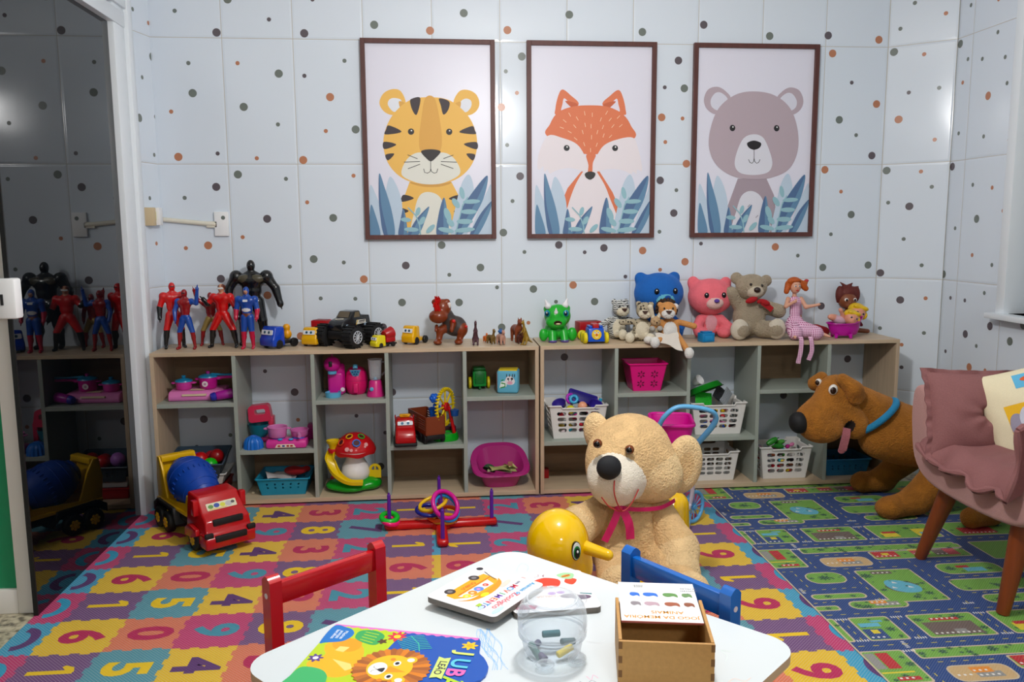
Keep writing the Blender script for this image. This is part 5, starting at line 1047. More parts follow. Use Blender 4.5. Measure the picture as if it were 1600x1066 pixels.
def cup(c, label, loc, rot, r=.03, h=.035, name='toy_bowl', cat='toy bowl', group=None):
    f = MB(); m = mat(c, .3); f.lathe([(0, 0), (r*.6, 0), (r*.9, h*.45), (r, h), (r*1.04, h), (r*.94, h*.95), (r*.84, h*.5), (r*.5, .004), (0, .004)], m, 24); o = f.build(name); place(o, loc, rot[2], rot[0], rot[1]); return tag(o, label, cat, group)
def ballo(c, label, loc, r, group, name='play_ball', cat='ball'):
    f = MB(); f.ball((0, 0, 0), r, mat(c, .3), nu=24, nv=16); o = f.build(name); o.location = loc; return tag(o, label, cat, group)
# right unit, shelf 1 (z .27)
b1 = (.68, 4.02, .2705); basket('white_basket', 'white slotted basket heaped with violet toy bowls on the right unit', b1, .285, .20, .165, WB, group='white slotted baskets')
pieces(b1, .20, .13, 34, ['e0c020', 'c8208a', '202024', '30b0c8', 'e8d8d8', 'd02030'], .02, .135, 'the basket of violet bowls', 'toy pieces in the basket of violet bowls')
cup('3a2a8c', 'violet toy bowl at the left end of the white basket heaped with toys', (.60, 3.97, .415), (25, -20, 0), .034); cup('33238a', 'violet toy bowl at the right end of the white basket heaped with toys', (.765, 3.965, .41), (35, 10, 0), .034)
f = MB(); f.box(-.075, .075, -.03, .03, 0, .03, mat('2c1f86', .3), .008); f.box(-.065, .065, -.022, .022, .012, .031, mat('1f1670', .4), .006); o = f.build('toy_tray'); place(o, (.715, 4.03, .445), -5, 55, 18); tag(o, 'dark violet toy tray sticking up highest out of the white basket', 'toy tray')
f = MB(); f.torus(.022, .007, mat('b02ab8', .3), n=24); o = f.build('toy_bangle'); place(o, (.655, 4.0, .455), 20, 70, 10); tag(o, 'magenta toy bangle on top of the basket of violet bowls', 'toy bangle')
f = MB(); f.torus(.017, .008, mat('2f9fd0', .3), n=24); o = f.build('toy_bangle'); place(o, (.668, 3.985, .455), -20, 60, 10); tag(o, 'blue toy bangle leaning inside the magenta one', 'toy bangle')
ballo('e8a07c', 'peach coloured ball on top of the basket of violet bowls', (.706, 3.955, .425), .024, None); ballo('c9c420', 'olive yellow ball on top of the basket of violet bowls', (.645, 3.945, .412), .022, None)
f = MB(); f.box(-.008, .008, -.005, .005, -.03, .03, mat('28a0c8', .3), .003); o = f.build('toy_handle_piece'); place(o, (.80, 4.0, .425), 0, 10, 10); tag(o, 'cyan toy bar upright at the right rim of the white basket', 'toy piece')
# red thing under it, pink basket
f = MB(); f.box(-.02, .02, -.02, .02, 0, .05, mat('a01218', .4), .004); o = f.build('toy_block'); o.location = (.535, 4.08, .0325); tag(o, 'red toy block in the dark bottom corner of the right unit', 'toy block')
PKM = mat('d80f78', .3); t = basket('pink_basket', 'bright pink basket with flower holes on the right unit', (1.02, 3.99, .5005), .185, .17, .135, PKM, rows=1, cols=1, tap=.74, notch=False, hole='round', z0=.05, z1=.082)
FD = mat('6e0838', .5); f = MB(); 
for cx in (-.033, .033):
    for cz in (.037, .085):
        for k in range(6):
            a = 2*PI*k/6+.5; f.prism([(p[0], p[1]) for p in circ(cx+.013*math.cos(a), cz+.013*math.sin(a), .007, .0038, 10, math.degrees(a))], .0, .0006, FD, T(0, -.0638, 0) @ T(rx=9.3) @ UP)
f.build('flower_cutouts', t)
# shelf 3 basket with green tray, bricks
b3 = (1.385, 4.02, .2705); basket('white_basket', 'white slotted basket holding a green tub and building bricks', b3, .275, .20, .16, WB, group='white slotted baskets')
pieces(b3, .19, .13, 30, ['202024', 'e0c020', 'e8d8d8', 'e080b0', 'd02030', '2a50b0'], .02, .12, 'the basket with the green tub', 'toy pieces in the basket with the green tub')
GN = mat('0f7a1c', .35)
f = MB(); f.lathe([(0, 0), (.075, 0), (.09, .028), (.095, .03), (.088, .026), (.073, .004), (0, .004)], GN, 32); o = f.build('toy_tub'); place(o, (1.34, 4.03, .50), 0, 160, -18); tag(o, 'green toy tub turned over on the basket of bricks', 'toy tub')
cup('dcdcdc', 'white toy cup tipped on the green tub', (1.288, 4.02, .515), (40, 40, 0), .026, .04, 'toy_cup', 'toy cup')
for (x, y, z, rx, ry, rz_, w2, h2, c, lb) in ((1.325, 3.99, .435, 62, 8, 0, .085, .075, '15a81c', 'bright green studded building plate standing in the white basket'), (1.405, 4.0, .465, 70, 40, 10, .05, .07, '2b2d31', 'dark grey building plate leaning on the green plate'), (1.45, 4.02, .44, 60, 52, 10, .05, .10, '9aa0a6', 'light grey building plate at the right of the brick basket')):
    f = MB(); f.box(-w2/2, w2/2, -h2/2, h2/2, 0, .006, mat(c, .35), .001)
    for i in range(int(w2/.011)):
        for j in range(int(h2/.011)): f.cyl((-w2/2+.006+i*.011, -h2/2+.006+j*.011, .006), (-w2/2+.006+i*.011, -h2/2+.006+j*.011, .009), .0032, mat(c, .35), n=8)
    o = f.build('building_plate'); place(o, (x, y, z), rz_, rx, ry); tag(o, lb, 'building plate')
# bottom baskets
b4 = (1.372, 4.02, .0325); basket('white_basket', 'empty white slotted basket on the bottom shelf behind the toy cart', b4, .24, .20, .15, WB, group='white slotted baskets')
b5 = (1.735, 4.01, .0325); basket('white_basket', 'white slotted basket of toy vegetables in front of the plush dog nose', b5, .265, .19, .165, WB, group='white slotted baskets')
pieces(b5, .19, .12, 40, ['d02030', 'c8208a', '3a7a2a', 'e0c020', '30b0c8', '8a4a2a', '202024', 'e080b0'], .02, .155, 'the toy vegetable basket', 'toy pieces in the vegetable basket')
for x, y, z, rx, ry, sc, c, lb in ((1.690, 3.99, .21, 20, 60, 1.1, '2f8a2c', 'upright green toy pepper, tallest in the vegetable basket'), (1.715, 3.965, .19, 80, 0, 1.0, '2a7a2a', 'green toy pepper lying at the front of the vegetable basket'), (1.74, 4.01, .198, 60, 30, .95, '4b9a3c', 'light green toy cucumber lying at the right in the vegetable basket')):
    f = MB(); f.lathe([(0, -.03), (.010, -.026), (.014, -.01), (.0135, .012), (.009, .026), (0, .03)], mat(c, .35), 16); f.cyl((0, 0, .028), (.003, 0, .038), .002, mat('1f5a1c')); o = f.build('toy_vegetable'); place(o, (x, y, z), 30, rx, ry, sc); tag(o, lb, 'toy vegetable')
basket('blue_basket', 'blue basket in the dark cell under the plush dog tongue', (2.07, 4.03, .0325), .24, .19, .085, mat('1a6a96', .4), rows=2, cols=6, hole='round', notch=False, tap=.86)

# ---------------------------------------------------------------- left unit, cell 1: stove with pots
PK1, PK2, BLT = mat('c83a9c', .3), mat('d878b8', .3), mat('1f86b4', .3)
t = thing('toy_stove', 'pale pink toy stove with a cream strip on the top left shelf', 'toy stove', (-1.13, 4.01, .5005), 2)
f = MB(); extr(f, [(-.07, .0), (-.075, .02), (-.055, .045), (.07, .05), (.075, .0)], -.125, .125, PK2, .008); f.build('body', t)
f = MB(); f.box(-.06, .05, -.079, -.0665, .026, .034, mat('ddc9a8', .4), .001); f.box(-.03, .035, -.05, -.02, .048, .0495, mat('d9c7a5', .4), .0005); f.build('control_strip', t)
def pot(loc, r, h, c, lid, label, long=False, name='toy_pot', open_=False, ears=True, badge=False, grp=None, kn=None):
    t = thing(name, label, 'toy pot', loc, group=grp); m = mat(c, .3)
    f = MB(); f.lathe([(0, 0), (r*.8, 0), (r*.93, .006), (r, h), (r*1.06, h), (r*1.04, h+.003), (r*.95, h), (r*.88, .008), (0, .005)], m, 32)
    f.build('body', t)
    if ears:
        for s in (-1, 1):
            f = MB(); f.torus(.011, .0035, m, T(s*(r+.006), 0, h*.85), n=14, k=8); f.build('handle', t)
    if long: f = MB(); f.tube([(r*.9, 0, h*.9), (r+.04, -.01, h*1.02), (r+.095, -.02, h*1.08)], [.007, .006, .008], m, 8); f.build('handle', t)
    if lid:
        f = MB(); f.lathe([(r*1.06, h+.002), (r*1.0, h+.008), (r*.5, h+.015), (0, h+.018)], mat(lid, .3), 32); f.cyl((0, 0, h+.016), (0, 0, h+.03), .008, mat(kn or lid, .3), .010, n=16, bev=.002)
        if long: f.tube([(r*.4, 0, h+.014), (r+.04, -.01, h*1.12+.006), (r+.095, -.02, h*1.16+.006)], [.006, .005, .007], mat(lid, .3), 8)
        f.build('lid', t)
    if badge: f = MB(T(-.005, -r*.99, h*.5) @ T(rx=6) @ UP); f.prism(circ(0, 0, .0135, n=20), -.002, .001, mat('e9dfe2', .4)); f.prism(circ(0, 0, .006, n=14), .0, .0018, mat('b98aa8', .4)); f.build('badge', t)
    return t
pot((-1.195, 4.0, .5475), .038, .036, 'c83a9c', '1f86b4', 'small magenta toy pot with a blue lid on the pale pink stove')
pot((-1.085, 4.01, .549), .042, .052, 'c0188c', '1f86b4', 'taller magenta toy saucepan with a long handle and blue lid', True, badge=True, kn='c83a9c')
f = MB(); f.cyl((-.03, 0, 0), (.045, 0, 0), .020, mat('a01890', .3), .024, n=20, bev=.003); f.cyl((-.055, 0, 0), (-.03, 0, 0), .018, mat('2a2a9c', .3), .021, n=20, bev=.004); o = f.build('toy_torch'); place(o, (-1.005, 3.94, .527), 25, 0, -6); tag(o, 'magenta toy torch with a blue end beside the pale pink stove', 'toy torch')
# bottom left: crate of balls over a white and a red crate
t = basket('grey_blue_basket', 'dark blue grey basket of balls tilted on a white basket', (-1.145, 4.03, .135), .25, .19, .085, mat('3a4c5c', .4), rows=2, cols=7, hole='round', notch=False, tap=.78, rx=12)
basket('white_basket', 'white basket stacked under the dark basket of balls', (-1.14, 4.05, .088), .24, .18, .05, WB, rows=1, cols=4, notch=False, tap=.86)
t = thing('red_crate', 'red plastic crate lowest of the stack behind the mixer truck', 'crate', (-1.14, 4.05, .0325)); f = MB(); f.box(-.11, .11, -.09, .09, 0, .055, mat('a80f14', .35), .006, taper=(1.05, 1.05)); f.build('body', t); f = MB(); f.box(-.118, .118, -.098, .098, .046, .055, mat('b01218', .35), .004); f.build('rim', t)
for x, y, z, c, lb in ((-1.20, 4.0, .215, 'b070c8', 'lilac ball at the left of the dark basket'), (-1.135, 3.99, .208, 'c01018', 'bright red ball in the middle of the dark basket'), (-1.07, 4.03, .21, '9a1016', 'dark red ball at the right of the dark basket'), (-1.085, 3.965, .185, '18b818', 'green ball at the front of the dark basket'), (-1.18, 4.06, .19, '7a3a9c', 'violet ball at the back of the dark basket'), (-1.11, 4.08, .19, 'b01828', 'red ball at the back of the dark basket')):
    ballo(c, lb, (x, y, z), .034, 'balls in the dark basket')
# cell 2: mixer, mould, stove with pans
t = thing('toy_stand_mixer', 'coral pink toy stand mixer over a teal bowl on the grey shelf', 'toy mixer', (-.86, 4.07, .2705), 0)
CP = mat('d02a50', .3); f = MB(); f.box(-.05, .06, -.04, .05, 0, .022, mat('c0307c', .3), .008); f.box(.035, .06, -.02, .04, .02, .12, CP, .006); f.build('base', t)
f = MB(T(0, 0, .098) @ T(ry=-6)); outer = rrect(-.055, 0, .055, .082, .018, 4); outer = [(a*(1-.10*b/.08)+.0*b, b) for a, b in outer]
holed(f, outer, [rrect(-.022, .036, .030, .062, .008, 3)[::-1]], lambda u, v, q: (u, -.025+q, v), .05, CP); f.build('motor_head', t)
f = MB(); f.lathe([(0, .022), (.03, .022), (.042, .04), (.052, .085), (.054, .088), (.048, .085), (.038, .045), (0, .03)], mat('18788c', .35), 28, T(-.01, -.005, 0)); f.build('bowl', t)
f = MB(); k_ = 16; PR = [(0, .058), (.018, .057), (.033, .048), (.042, .03), (.045, .0), (0, 0)]; vs = []; n_ = 64
for r_, z in PR:
    for i in range(n_): a = 2*PI*i/n_; q_ = r_*(1+.05*math.cos(16*a)); vs.append((q_*math.cos(a), q_*math.sin(a), z))
f.add(vs, [(j*n_+i, j*n_+(i+1) % n_, (j+1)*n_+(i+1) % n_, (j+1)*n_+i)[::-1] for j in range(len(PR)-1) for i in range(n_)], mat('1466c0', .3), True); f.torus(.012, .003, mat('1466c0', .3), T(0, 0, .057)); o = f.build('jelly_mould'); o.location = (-.872, 3.93, .2705); tag(o, 'ribbed blue toy jelly mould turned over on the grey shelf', 'mould')
t = thing('toy_stove', 'hot pink toy stove with a printed panel on the lower grey shelf', 'toy stove', (-.715, 3.95, .2705))
f = MB(); f.box(-.095, .095, -.055, .055, 0, .040, mat('d83a98', .3), .012); f.build('body', t)
f = MB(); f.prism([(-.052, .006), (.045, .006), (.035, .022), (-.042, .022)], 0, .001, mat('e9dcc8', .4), T(0, -.0552, 0) @ UP)
for x, c in ((-.033, 'b0202a'), (-.012, '27358c'), (.008, 'b0202a'), (.025, 'b0202a')): f.prism(rrect(x-.006, .010, x+.006, .018, .002), .001, .0018, mat(c, .4), T(0, -.0552, 0) @ UP)
f.build('panel', t)
for x in (-.045, .052): f = MB(); f.torus(.026, .005, mat('3a6ad0', .3), T(x, 0, .042)); f.build('burner', t)
for x in (-.028, .022): f = MB(); f.cyl((x, -.046, .040), (x, -.046, .047), .011, mat('3aa0d8', .3), bev=.002); f.build('knob', t)
pot((-.762, 3.95, .3165), .045, .048, 'd07ab4', None, 'pink two handled toy pan on the left burner of the hot pink stove'); 
tt = pot((-.66, 3.955, .3165), .042, .030, 'c86aa8', None, 'shallow pink toy frying pan on the right burner', ears=False); f = MB(); f.tube([(.0, -.035, .022), (.008, -.06, .02), (.012, -.08, .017)], .008, mat('d07ab4', .3), 8); f.build('handle', tt)
f = MB(); f.box(-.025, .025, -.03, .03, 0, .075, mat('9a1a6c', .35), .008); o = f.build('toy_oven'); o.location = (-.616, 4.09, .2705); tag(o, 'dark magenta toy box behind the hot pink stove', 'toy')
# cell 2 bottom
t = basket('teal_basket', 'teal plastic basket of paper sheets on the bottom shelf', (-.745, 4.03, .0325), .245, .21, .082, mat('1a8cae', .35), rows=2, cols=5, hole='round', notch=False, tap=.84, z0=.028, z1=.018)
def sheet(c, label, loc, rot, w_=.12, h_=.09, cat='paper', name='paper_sheet'):
    f = MB(); f.grid(lambda u, v: ((u-.5)*w_, (v-.5)*h_, .006*math.sin(u*5+v*3)), 8, 8, mat(c, .7)); f.grid(lambda u, v: ((.5-u)*w_, (v-.5)*h_, .006*math.sin((1-u)*5+v*3)-.0012), 8, 8, mat(c, .7)); o = f.build(name); place(o, loc, rot[2], rot[0], rot[1]); return tag(o, label, cat)
sheet('c9c4c4', 'white folded sheet at the front of the teal basket', (-.775, 4.0, .112), (8, 10, 20)); sheet('b0abac', 'greyish white sheet under the front one in the teal basket', (-.75, 4.04, .103), (10, -6, -15), .13); sdf('red_plush_toy', [E((0, 0, 0), (.055, .03, .022), plush('9a1018')), E((.05, .02, .005), (.02, .02, .015), plush('9a1018'))], .004, .01); o = bpy.data.objects['red_plush_toy']; place(o, (-.70, 4.02, .128), -15); tag(o, 'dark red soft toy lying on the sheets in the teal basket', 'soft toy')
for x, y, wh in ((-.895, 3.975, 'front'), (-.88, 4.02, 'rear')):
    f = MB(); f.lathe([(0, .0), (.009, .001), (.010, .004), (.005, .009), (0, .010)], mat('b7a78c', .4), 12); o = f.build('toy_shell'); o.location = (x, y, .0325); tag(o, 'small beige shell, %s of the two beside the teal basket' % wh, 'shell', 'shells beside the teal basket')
# cell 3: coffee machine, air fryer, blender
HP = mat('c8188c', .3); LBL = mat('58a8cc', .3)
t = thing('toy_coffee_machine', 'magenta toy coffee machine with a round head on the top shelf', 'toy coffee machine', (-.495, 4.0, .5005), 0)
f = MB(); f.box(-.03, .045, -.01, .055, 0, .115, HP, .016, seg=4); f.cyl((.02, .03, .0), (.02, .03, .15), .03, HP, .03, n=24, bev=.01); f.build('body', t)
f = MB(); f.ball((-.006, -.005, .152), (.040, .040, .038), HP); f.cyl((-.006, 0, .185), (-.006, 0, .20), .0025, HP); f.box(-.018, -.001, -.046, -.03, .145, .172, mat('1c1418', .2), .003); f.build('head', t)
f = MB(); f.cyl((-.005, -.02, .108), (-.005, -.02, .122), .021, LBL, bev=.002); f.build('spout', t)
f = MB(); f.lathe([(0, 0), (.036, 0), (.038, .024), (.034, .024), (.033, .016), (0, .016)], LBL, 28, T(-.002, -.036, 0)); f.build('drip_tray', t)
f = MB(T(.041, -.0105, .03) @ UP); f.prism(circ(0, 0, .010), 0, .001, mat('e0d0d8')); f.build('badge', t)
t = thing('toy_air_fryer', 'hot pink toy air fryer with a blue button panel on the top shelf', 'toy air fryer', (-.392, 4.04, .5005))
HP2 = mat('d81868', .28); f = MB(); f.lathe([(0, 0), (.038, 0), (.046, .01), (.053, .04), (.054, .07), (.048, .105), (.035, .125), (.015, .134), (0, .136)], HP2, 36, sy=.9); f.build('body', t)
f = MB(); f.box(-.011, .011, -.062, -.044, .012, .058, HP2, .004); f.torus(.0525, .0018, mat('a01050'), T(0, 0, .068) @ Matrix.Diagonal((1, .9, 1, 1))); f.build('drawer_handle', t)
f = MB(T(0, -.0475, .10) @ T(rx=28) @ T(0, .003, 0) @ T(rx=0) @ UP @ T()); f.prism([(-.026, .026), (.026, .026), (.008, -.022), (-.008, -.022)], .0, .004, LBL)
for x, y in ((-.013, .017), (0, .019), (.013, .017), (-.006, .004), (.006, .004), (0, -.009)): f.prism(circ(x, y, .0042, n=12), .004, .006, mat('22528c'))
f.cyl((0, .03, -.005), (0, .04, -.02), .012, LBL, n=16); f.build('button_panel', t)
t = thing('toy_blender', 'hot pink toy blender with a clear jug at the end of the top shelf', 'toy blender', (-.296, 3.965, .5005))
f = MB(); f.lathe([(0, 0), (.042, 0), (.042, .008), (.034, .03), (.03, .07), (.024, .078), (0, .078)], mat('d02a80', .3), 28); f.ball((-.016, -.031, .038), (.010, .004, .010), LBL); f.build('base', t)
f = MB(); f.lathe([(0, .080), (.024, .080), (.028, .085), (.034, .175), (.036, .178), (.0335, .176), (.026, .09), (0, .083)], clear_plastic('clear_jug', edge=.55, base=.16), 28); f.build('jug', t)
f = MB(); f.tube([(.033, 0, .165), (.05, 0, .162), (.05, 0, .12), (.031, 0, .10)], .004, clear_plastic('clear_jug', edge=.55, base=.16), 8); f.build('handle', t); f = MB(); f.cyl((0, 0, .079), (0, 0, .092), .012, LBL, .006, n=16); f.build('blade_cap', t)
# cell 3 bottom: mushroom house
t = thing('mushroom_playhouse', 'toy mushroom house with a red cap and yellow slide on a green base', 'toy', (-.418, 4.0, .0475), 0); t.scale = (1.06, 1.04, 1.02)
GM, YM, RM_, WM = mat('0f9a1c', .2), mat('e0c010', .22), mat('c0141c', .18), mat('e6e2df', .2)
sdf('base', [E((-.05, -.01, .012), (.075, .07, .026), GM), E((.07, .0, .014), (.06, .06, .032), GM), E((0, -.05, .008), (.06, .045, .02), GM), E((.0, .02, .01), (.1, .06, .022), GM)], .005, .02, t)
f = MB(); f.lathe([(0, .03), (.05, .032), (.062, .045), (.067, .07), (.060, .10), (.045, .125), (.040, .14), (.05, .15), (.08, .165), (.088, .175), (.09, .18)], WM, 40, T(.01, .005, 0)); f.build('stem', t)
f = MB(T(.01, .005, .0) @ T(0, 0, .175) @ T(rx=6)); vs = []; PR = [(.093, -.008), (.097, .004), (.088, .028), (.068, .058), (.042, .078), (.02, .085), (0, .087)]; n_ = 56
for j, (r_, z) in enumerate(PR):
    for i in range(n_): a = 2*PI*i/n_; vs.append((r_*math.cos(a), r_*math.sin(a)*.92, z+(.004*math.sin(6*a) if j < 2 else 0)))
f.add(vs, [(j*n_+i, j*n_+(i+1) % n_, (j+1)*n_+(i+1) % n_, (j+1)*n_+i) for j in range(len(PR)-1) for i in range(n_)], RM_, True); cap = f.build('cap', t)
def capspot(a, e, rx, ry, c, frame=False):
    c_, s_ = math.cos(R(a)), math.sin(R(a)); p = Vector((.095*c_*math.cos(R(e)), .090*s_*math.cos(R(e)), .088*math.sin(R(e)))); 
    Q = Matrix.Translation(p) @ p.to_track_quat('Z', 'Y').to_matrix().to_4x4(); f = MB(T(.01, .005, .175) @ T(rx=6) @ Q)
    if frame: f.torus(rx, .003, mat(c, .3), n=8 if frame == 2 else 24); f.prism(circ(0, 0, rx*.9, n=20), -.004, .0, mat('4a0a10', .6))
    else: f.prism(circ(0, 0, rx, ry, 18), -.006, .0012, mat(c, .3))
    f.build('hole' if frame else 'spot', cap)
capspot(-78, 42, .017, .017, '1f70d0', 2); capspot(-140, 40, .016, .016, 'e0481c', 2); capspot(-120, 66, .014, .014, 'e0a818', 1); capspot(-40, 62, .014, .014, '3aa02c', 1)
for a, e, r_ in ((-108, 22, .010), (-95, 20, .007), (-45, 32, .009), (-52, 26, .005)): capspot(a, e, r_, r_, 'e8a8a8')
f = MB(T(-.085, -.01, .19)); f.lathe([(0, 0), (.018, 0), (.022, .02), (.03, .028), (.032, .04), (.028, .04), (.026, .03), (0, .028)], YM, 24); f.lathe([(0, -.02), (.022, -.02), (.026, -.004), (.024, .0), (0, .0)], RM_, 24); f.build('chimney', t)
path = spl([(-.088, -.01, .172), (-.098, -.035, .13), (-.07, -.07, .075), (-.015, -.09, .04), (.05, -.09, .034)], 6, False)
f = MB(); n_ = len(path); vs = []
for i, p in enumerate(path):
    d = (path[min(i+1, n_-1)]-path[max(i-1, 0)]).normalized(); s_ = d.cross(Vector((0, 0, 1))).normalized(); u_ = s_.cross(d).normalized()
    for a, b in ((-.022, .016), (-.020, .0), (0, -.005), (.020, .0), (.022, .016), (.018, .016), (.016, .004), (0, .0), (-.016, .004), (-.018, .016)): vs.append(tuple(p+s_*a+u_*b))
f.add(vs, [(i*10+k, i*10+(k+1) % 10, (i+1)*10+(k+1) % 10, (i+1)*10+k) for i in range(n_-1) for k in range(10)]+[tuple(range(10)), tuple((n_-1)*10+k for k in range(10))], YM, True); f.build('slide', t)
f = MB(T(.10, -.01, .04) @ T(rz=-8)); dr = [(-.028, 0), (.028, 0)]+[(.028*math.cos(R(a)), .04+.028*math.sin(R(a))) for a in range(0, 181, 15)]
holed(f, dr, [[(-.018, .038), (-.003, .038), (-.003, .057), (-.012, .053)][::1], [(.003, .038), (.018, .038), (.012, .053), (.003, .057)]], lambda u, v, q: (u, q, v), .006, YM); f.build('door', t)
f = MB(); f.box(-.02, .025, -.02, .02, 0, .05, mat('8a0f1c', .4), .004); o = f.build('toy_block'); o.location = (-.515, 4.07, .0325); tag(o, 'dark red toy block behind the mushroom house', 'toy block')
# ---------------------------------------------------------------- small wheeled toys
def wheel(f, x, y, r, w_, m='151517', hub=None, z=None):
    M_ = T(x, y, r if z is None else z) @ T(ry=90); mm = mat(m, .5)
    f.lathe([(0, -w_/2), (r*.85, -w_/2), (r, -w_*.3), (r, w_*.3), (r*.85, w_/2), (0, w_/2)], mm, 24, M_)
    if hub:
        for s in (-1, 1): f.lathe([(0, s*(w_/2+.001)), (r*.45, s*(w_/2+.001)), (r*.5, s*(w_/2-.002))], mat(hub, .3), 16, M_)
def mini_truck(name, label, loc, rz, L, W, H, c, cab_only=False, extra=None, hubs=None):
    """cab-forward toy lorry, nose at -y"""
    t = thing(name, label, 'toy truck', loc, rz); m = mat(c, .25, coat=.3); r = H*.2
    f = MB(); extr(f, [(-L*.5, r*.5), (-L*.52, H*.42), (-L*.47, H*.55), (-L*.40, H*.95), (-L*.34, H), (-L*.08, H*.97), (-L*.05, H*.9), (-L*.05, r*.5)], -W/2, W/2, m, W*.09, .88); f.build('cab', t)
    f = MB(T(0, -L*.455, H*.74) @ T(rx=-12) @ UP); f.prism(rrect(-W*.36, -H*.11, W*.36, H*.11, H*.04), -.002, .0022, mat('e2e4e6', .3)); f.z = .0023; f.dz = 1e-4
    for s in (-1, 1): f.flat(circ(s*W*.14, 0, H*.07), mat('2f6a8c', .3)); f.flat(circ(s*W*.14, 0, H*.035), mat('101014', .3))
    f.build('windscreen', t)
    f = MB(); f.box(-W*.36, W*.36, -L*.3, L*.5, r*.8, r*1.5, mat('17171a' if not cab_only else c, .4), .002); f.box(-W*.30, W*.30, -L*.04, L*.16, r*1.4, r*1.55, mat('17171a' if not cab_only else c, .4), .001); f.build('chassis', t)
    for y in (-L*.27, L*.30):
        for s in (-1, 1): f = MB(); wheel(f, s*W*.42, y, r, W*.2, hub=hubs); f.build('wheel', t)
    return t
ZT = .7385
t = mini_truck('toy_truck', 'blue toy truck with a yellow duck riding behind its cab, beside the blue figure', (-.745, 4.02, ZT), -38, .165, .10, .105, '0d3fb4')
sdf('duck_figure', [E((0, 0, .018), (.016, .016, .018), mat('e09a10', .3)), E((0, -.002, .043), .013, mat('e09a10', .3))], .003, .006); o = bpy.data.objects['duck_figure']; place(o, (-.716, 4.053, .7705), -30, s=1.35); tag(o, 'small orange yellow duck figure riding on the blue truck', 'toy duck')
t = mini_truck('toy_truck', 'yellow toy truck with a red box bed, left of the black monster truck', (-.58, 4.07, ZT), -22, .15, .085, .092, 'e2a908')
f = MB(); f.box(-.04, .04, .02, .09, .035, .115, mat('b0141c', .3), .003); f.box(-.034, .034, .026, .084, .108, .117, mat('7c0e14', .4)); f.build('bed', t)
mini_truck('toy_truck', 'yellow toy cab truck with bare rear chassis, left of the brown dinosaur', (-.105, 4.06, ZT), -35, .13, .075, .092, 'e2a908', True)
t = mini_truck('toy_truck', 'small yellow toy truck with a red hopper in front of the monster truck', (-.25, 3.955, ZT), -48, .13, .05, .06, 'd9c80a')
f = MB(); f.cyl((0, .0, .055), (0, .05, .065), .022, mat('a81018', .3), .030, n=20, bev=.003); f.box(-.02, .02, .0, .055, .022, .045, mat('a81018', .3), .003); f.build('hopper', t)
# monster truck
t = thing('monster_truck', 'black toy monster truck with oversized tyres on top of the left unit', 'toy truck', (-.42, 4.045, ZT), -36); BKG = mat('16171a', .22, coat=.3)
f = MB(); extr(f, [(-.098, .075), (-.102, .105), (-.085, .125), (-.045, .135), (-.02, .165), (.03, .168), (.045, .137), (.10, .137), (.105, .10), (.09, .08)], -.048, .048, BKG, .006, .9); f.box(-.043, .043, .045, .098, .13, .140, mat('0a0a0b', .6), .002); f.build('body', t)
f = MB(); f.box(-.035, .035, -.085, .085, .045, .08, mat('0d0d0f', .5), .004); f.box(-.045, .045, -.105, -.07, .04, .078, mat('0d0d0f', .5), .006); f.build('chassis', t)
f = MB(T(0, -.0335, .150) @ T(rx=-38) @ UP); f.prism([(-.036, -.016), (.036, -.016), (.030, .016), (-.030, .016)], 0, .002, mat('5c4f3a', .15)); f.build('windscreen', t)
for s in (-1, 1):
    f = MB(T(s*.0445, .002, .150) @ Matrix(((0, 0, s, 0), (s, 0, 0, 0), (0, 1, 0, 0), (0, 0, 0, 1)))); f.prism([(-.016, -.013), (.026, -.013), (.018, .012), (-.008, .012)] if s > 0 else [(-.026, -.013), (.016, -.013), (.008, .012), (-.018, .012)], 0, .0016, mat('6a5c44', .15)); f.build('side_window', t)
    f = MB(T(s*.0482, .03, .112) @ Matrix(((0, 0, s, 0), (s, 0, 0, 0), (0, 1, 0, 0), (0, 0, 0, 1)))); f.prism([(-.035, -.010), (.035, -.006), (.035, .010), (-.030, .012)], 0, .0008, mat('d8d4c8', .4)); f.z = .001; f.line([(-.034, -.010), (-.022, .012)], .005, 'c9a41a'); f.line([(-.014, .004), (.030, .006)], .005, '17171a'); f.line([(-.012, -.003), (.026, -.001)], .003, '3a3835'); f.build('decal', t)
f = MB(T(0, -.066, .1315) @ T(rx=12)); f.flat(circ(0, 0, .026, .014), mat('b9b4a4', .4)); f.flat(circ(0, 0, .018, .006), mat('3a3835', .4)); f.build('bonnet_decal', t)
for y in (-.075, .075):
    for s in (-1, 1):
        f = MB(); M_ = T(s*.088, y, .052) @ T(ry=90); f.lathe([(0, -.03), (.036, -.03), (.048, -.026), (.052, -.014), (.052, .014), (.048, .026), (.036, .03), (0, .03)], mat('131315', .6), 32, M_)
        for k in range(18): a = 2*PI*k/18; f.box(-.004, .004, -.003, .003, -.029, .029, mat('131315', .6), M=M_ @ T(.052*math.cos(a), .052*math.sin(a), 0, rz=math.degrees(a)))
        f.lathe([(0, s*.031), (.006, s*.033), (.008, s*.0305)], mat('b9bec6', .3), 14, M_)
        for k in range(10): a = 2*PI*k/10; f.cyl((.006*math.cos(a), .006*math.sin(a), s*.031), (.027*math.cos(a), .027*math.sin(a), s*.0305), .0025, mat('b9bec6', .3), n=6, M=M_)
        f.torus(.029, .002, mat('b9bec6', .3), M_ @ T(0, 0, s*.0305), 24, 6); f.build('wheel', t)
        f = MB(); f.cyl((s*.045, y*.85, .105), (s*.062, y, .06), .007, mat('8fa3b8', .3), n=10)
        for k in range(5): f.torus(.009, .002, mat('8fa3b8', .3), T(s*(.047+.003*k), y*(.87+.025*k), .098-.009*k, 0, 25*s, 0), 14, 6)
        f.build('suspension', t)
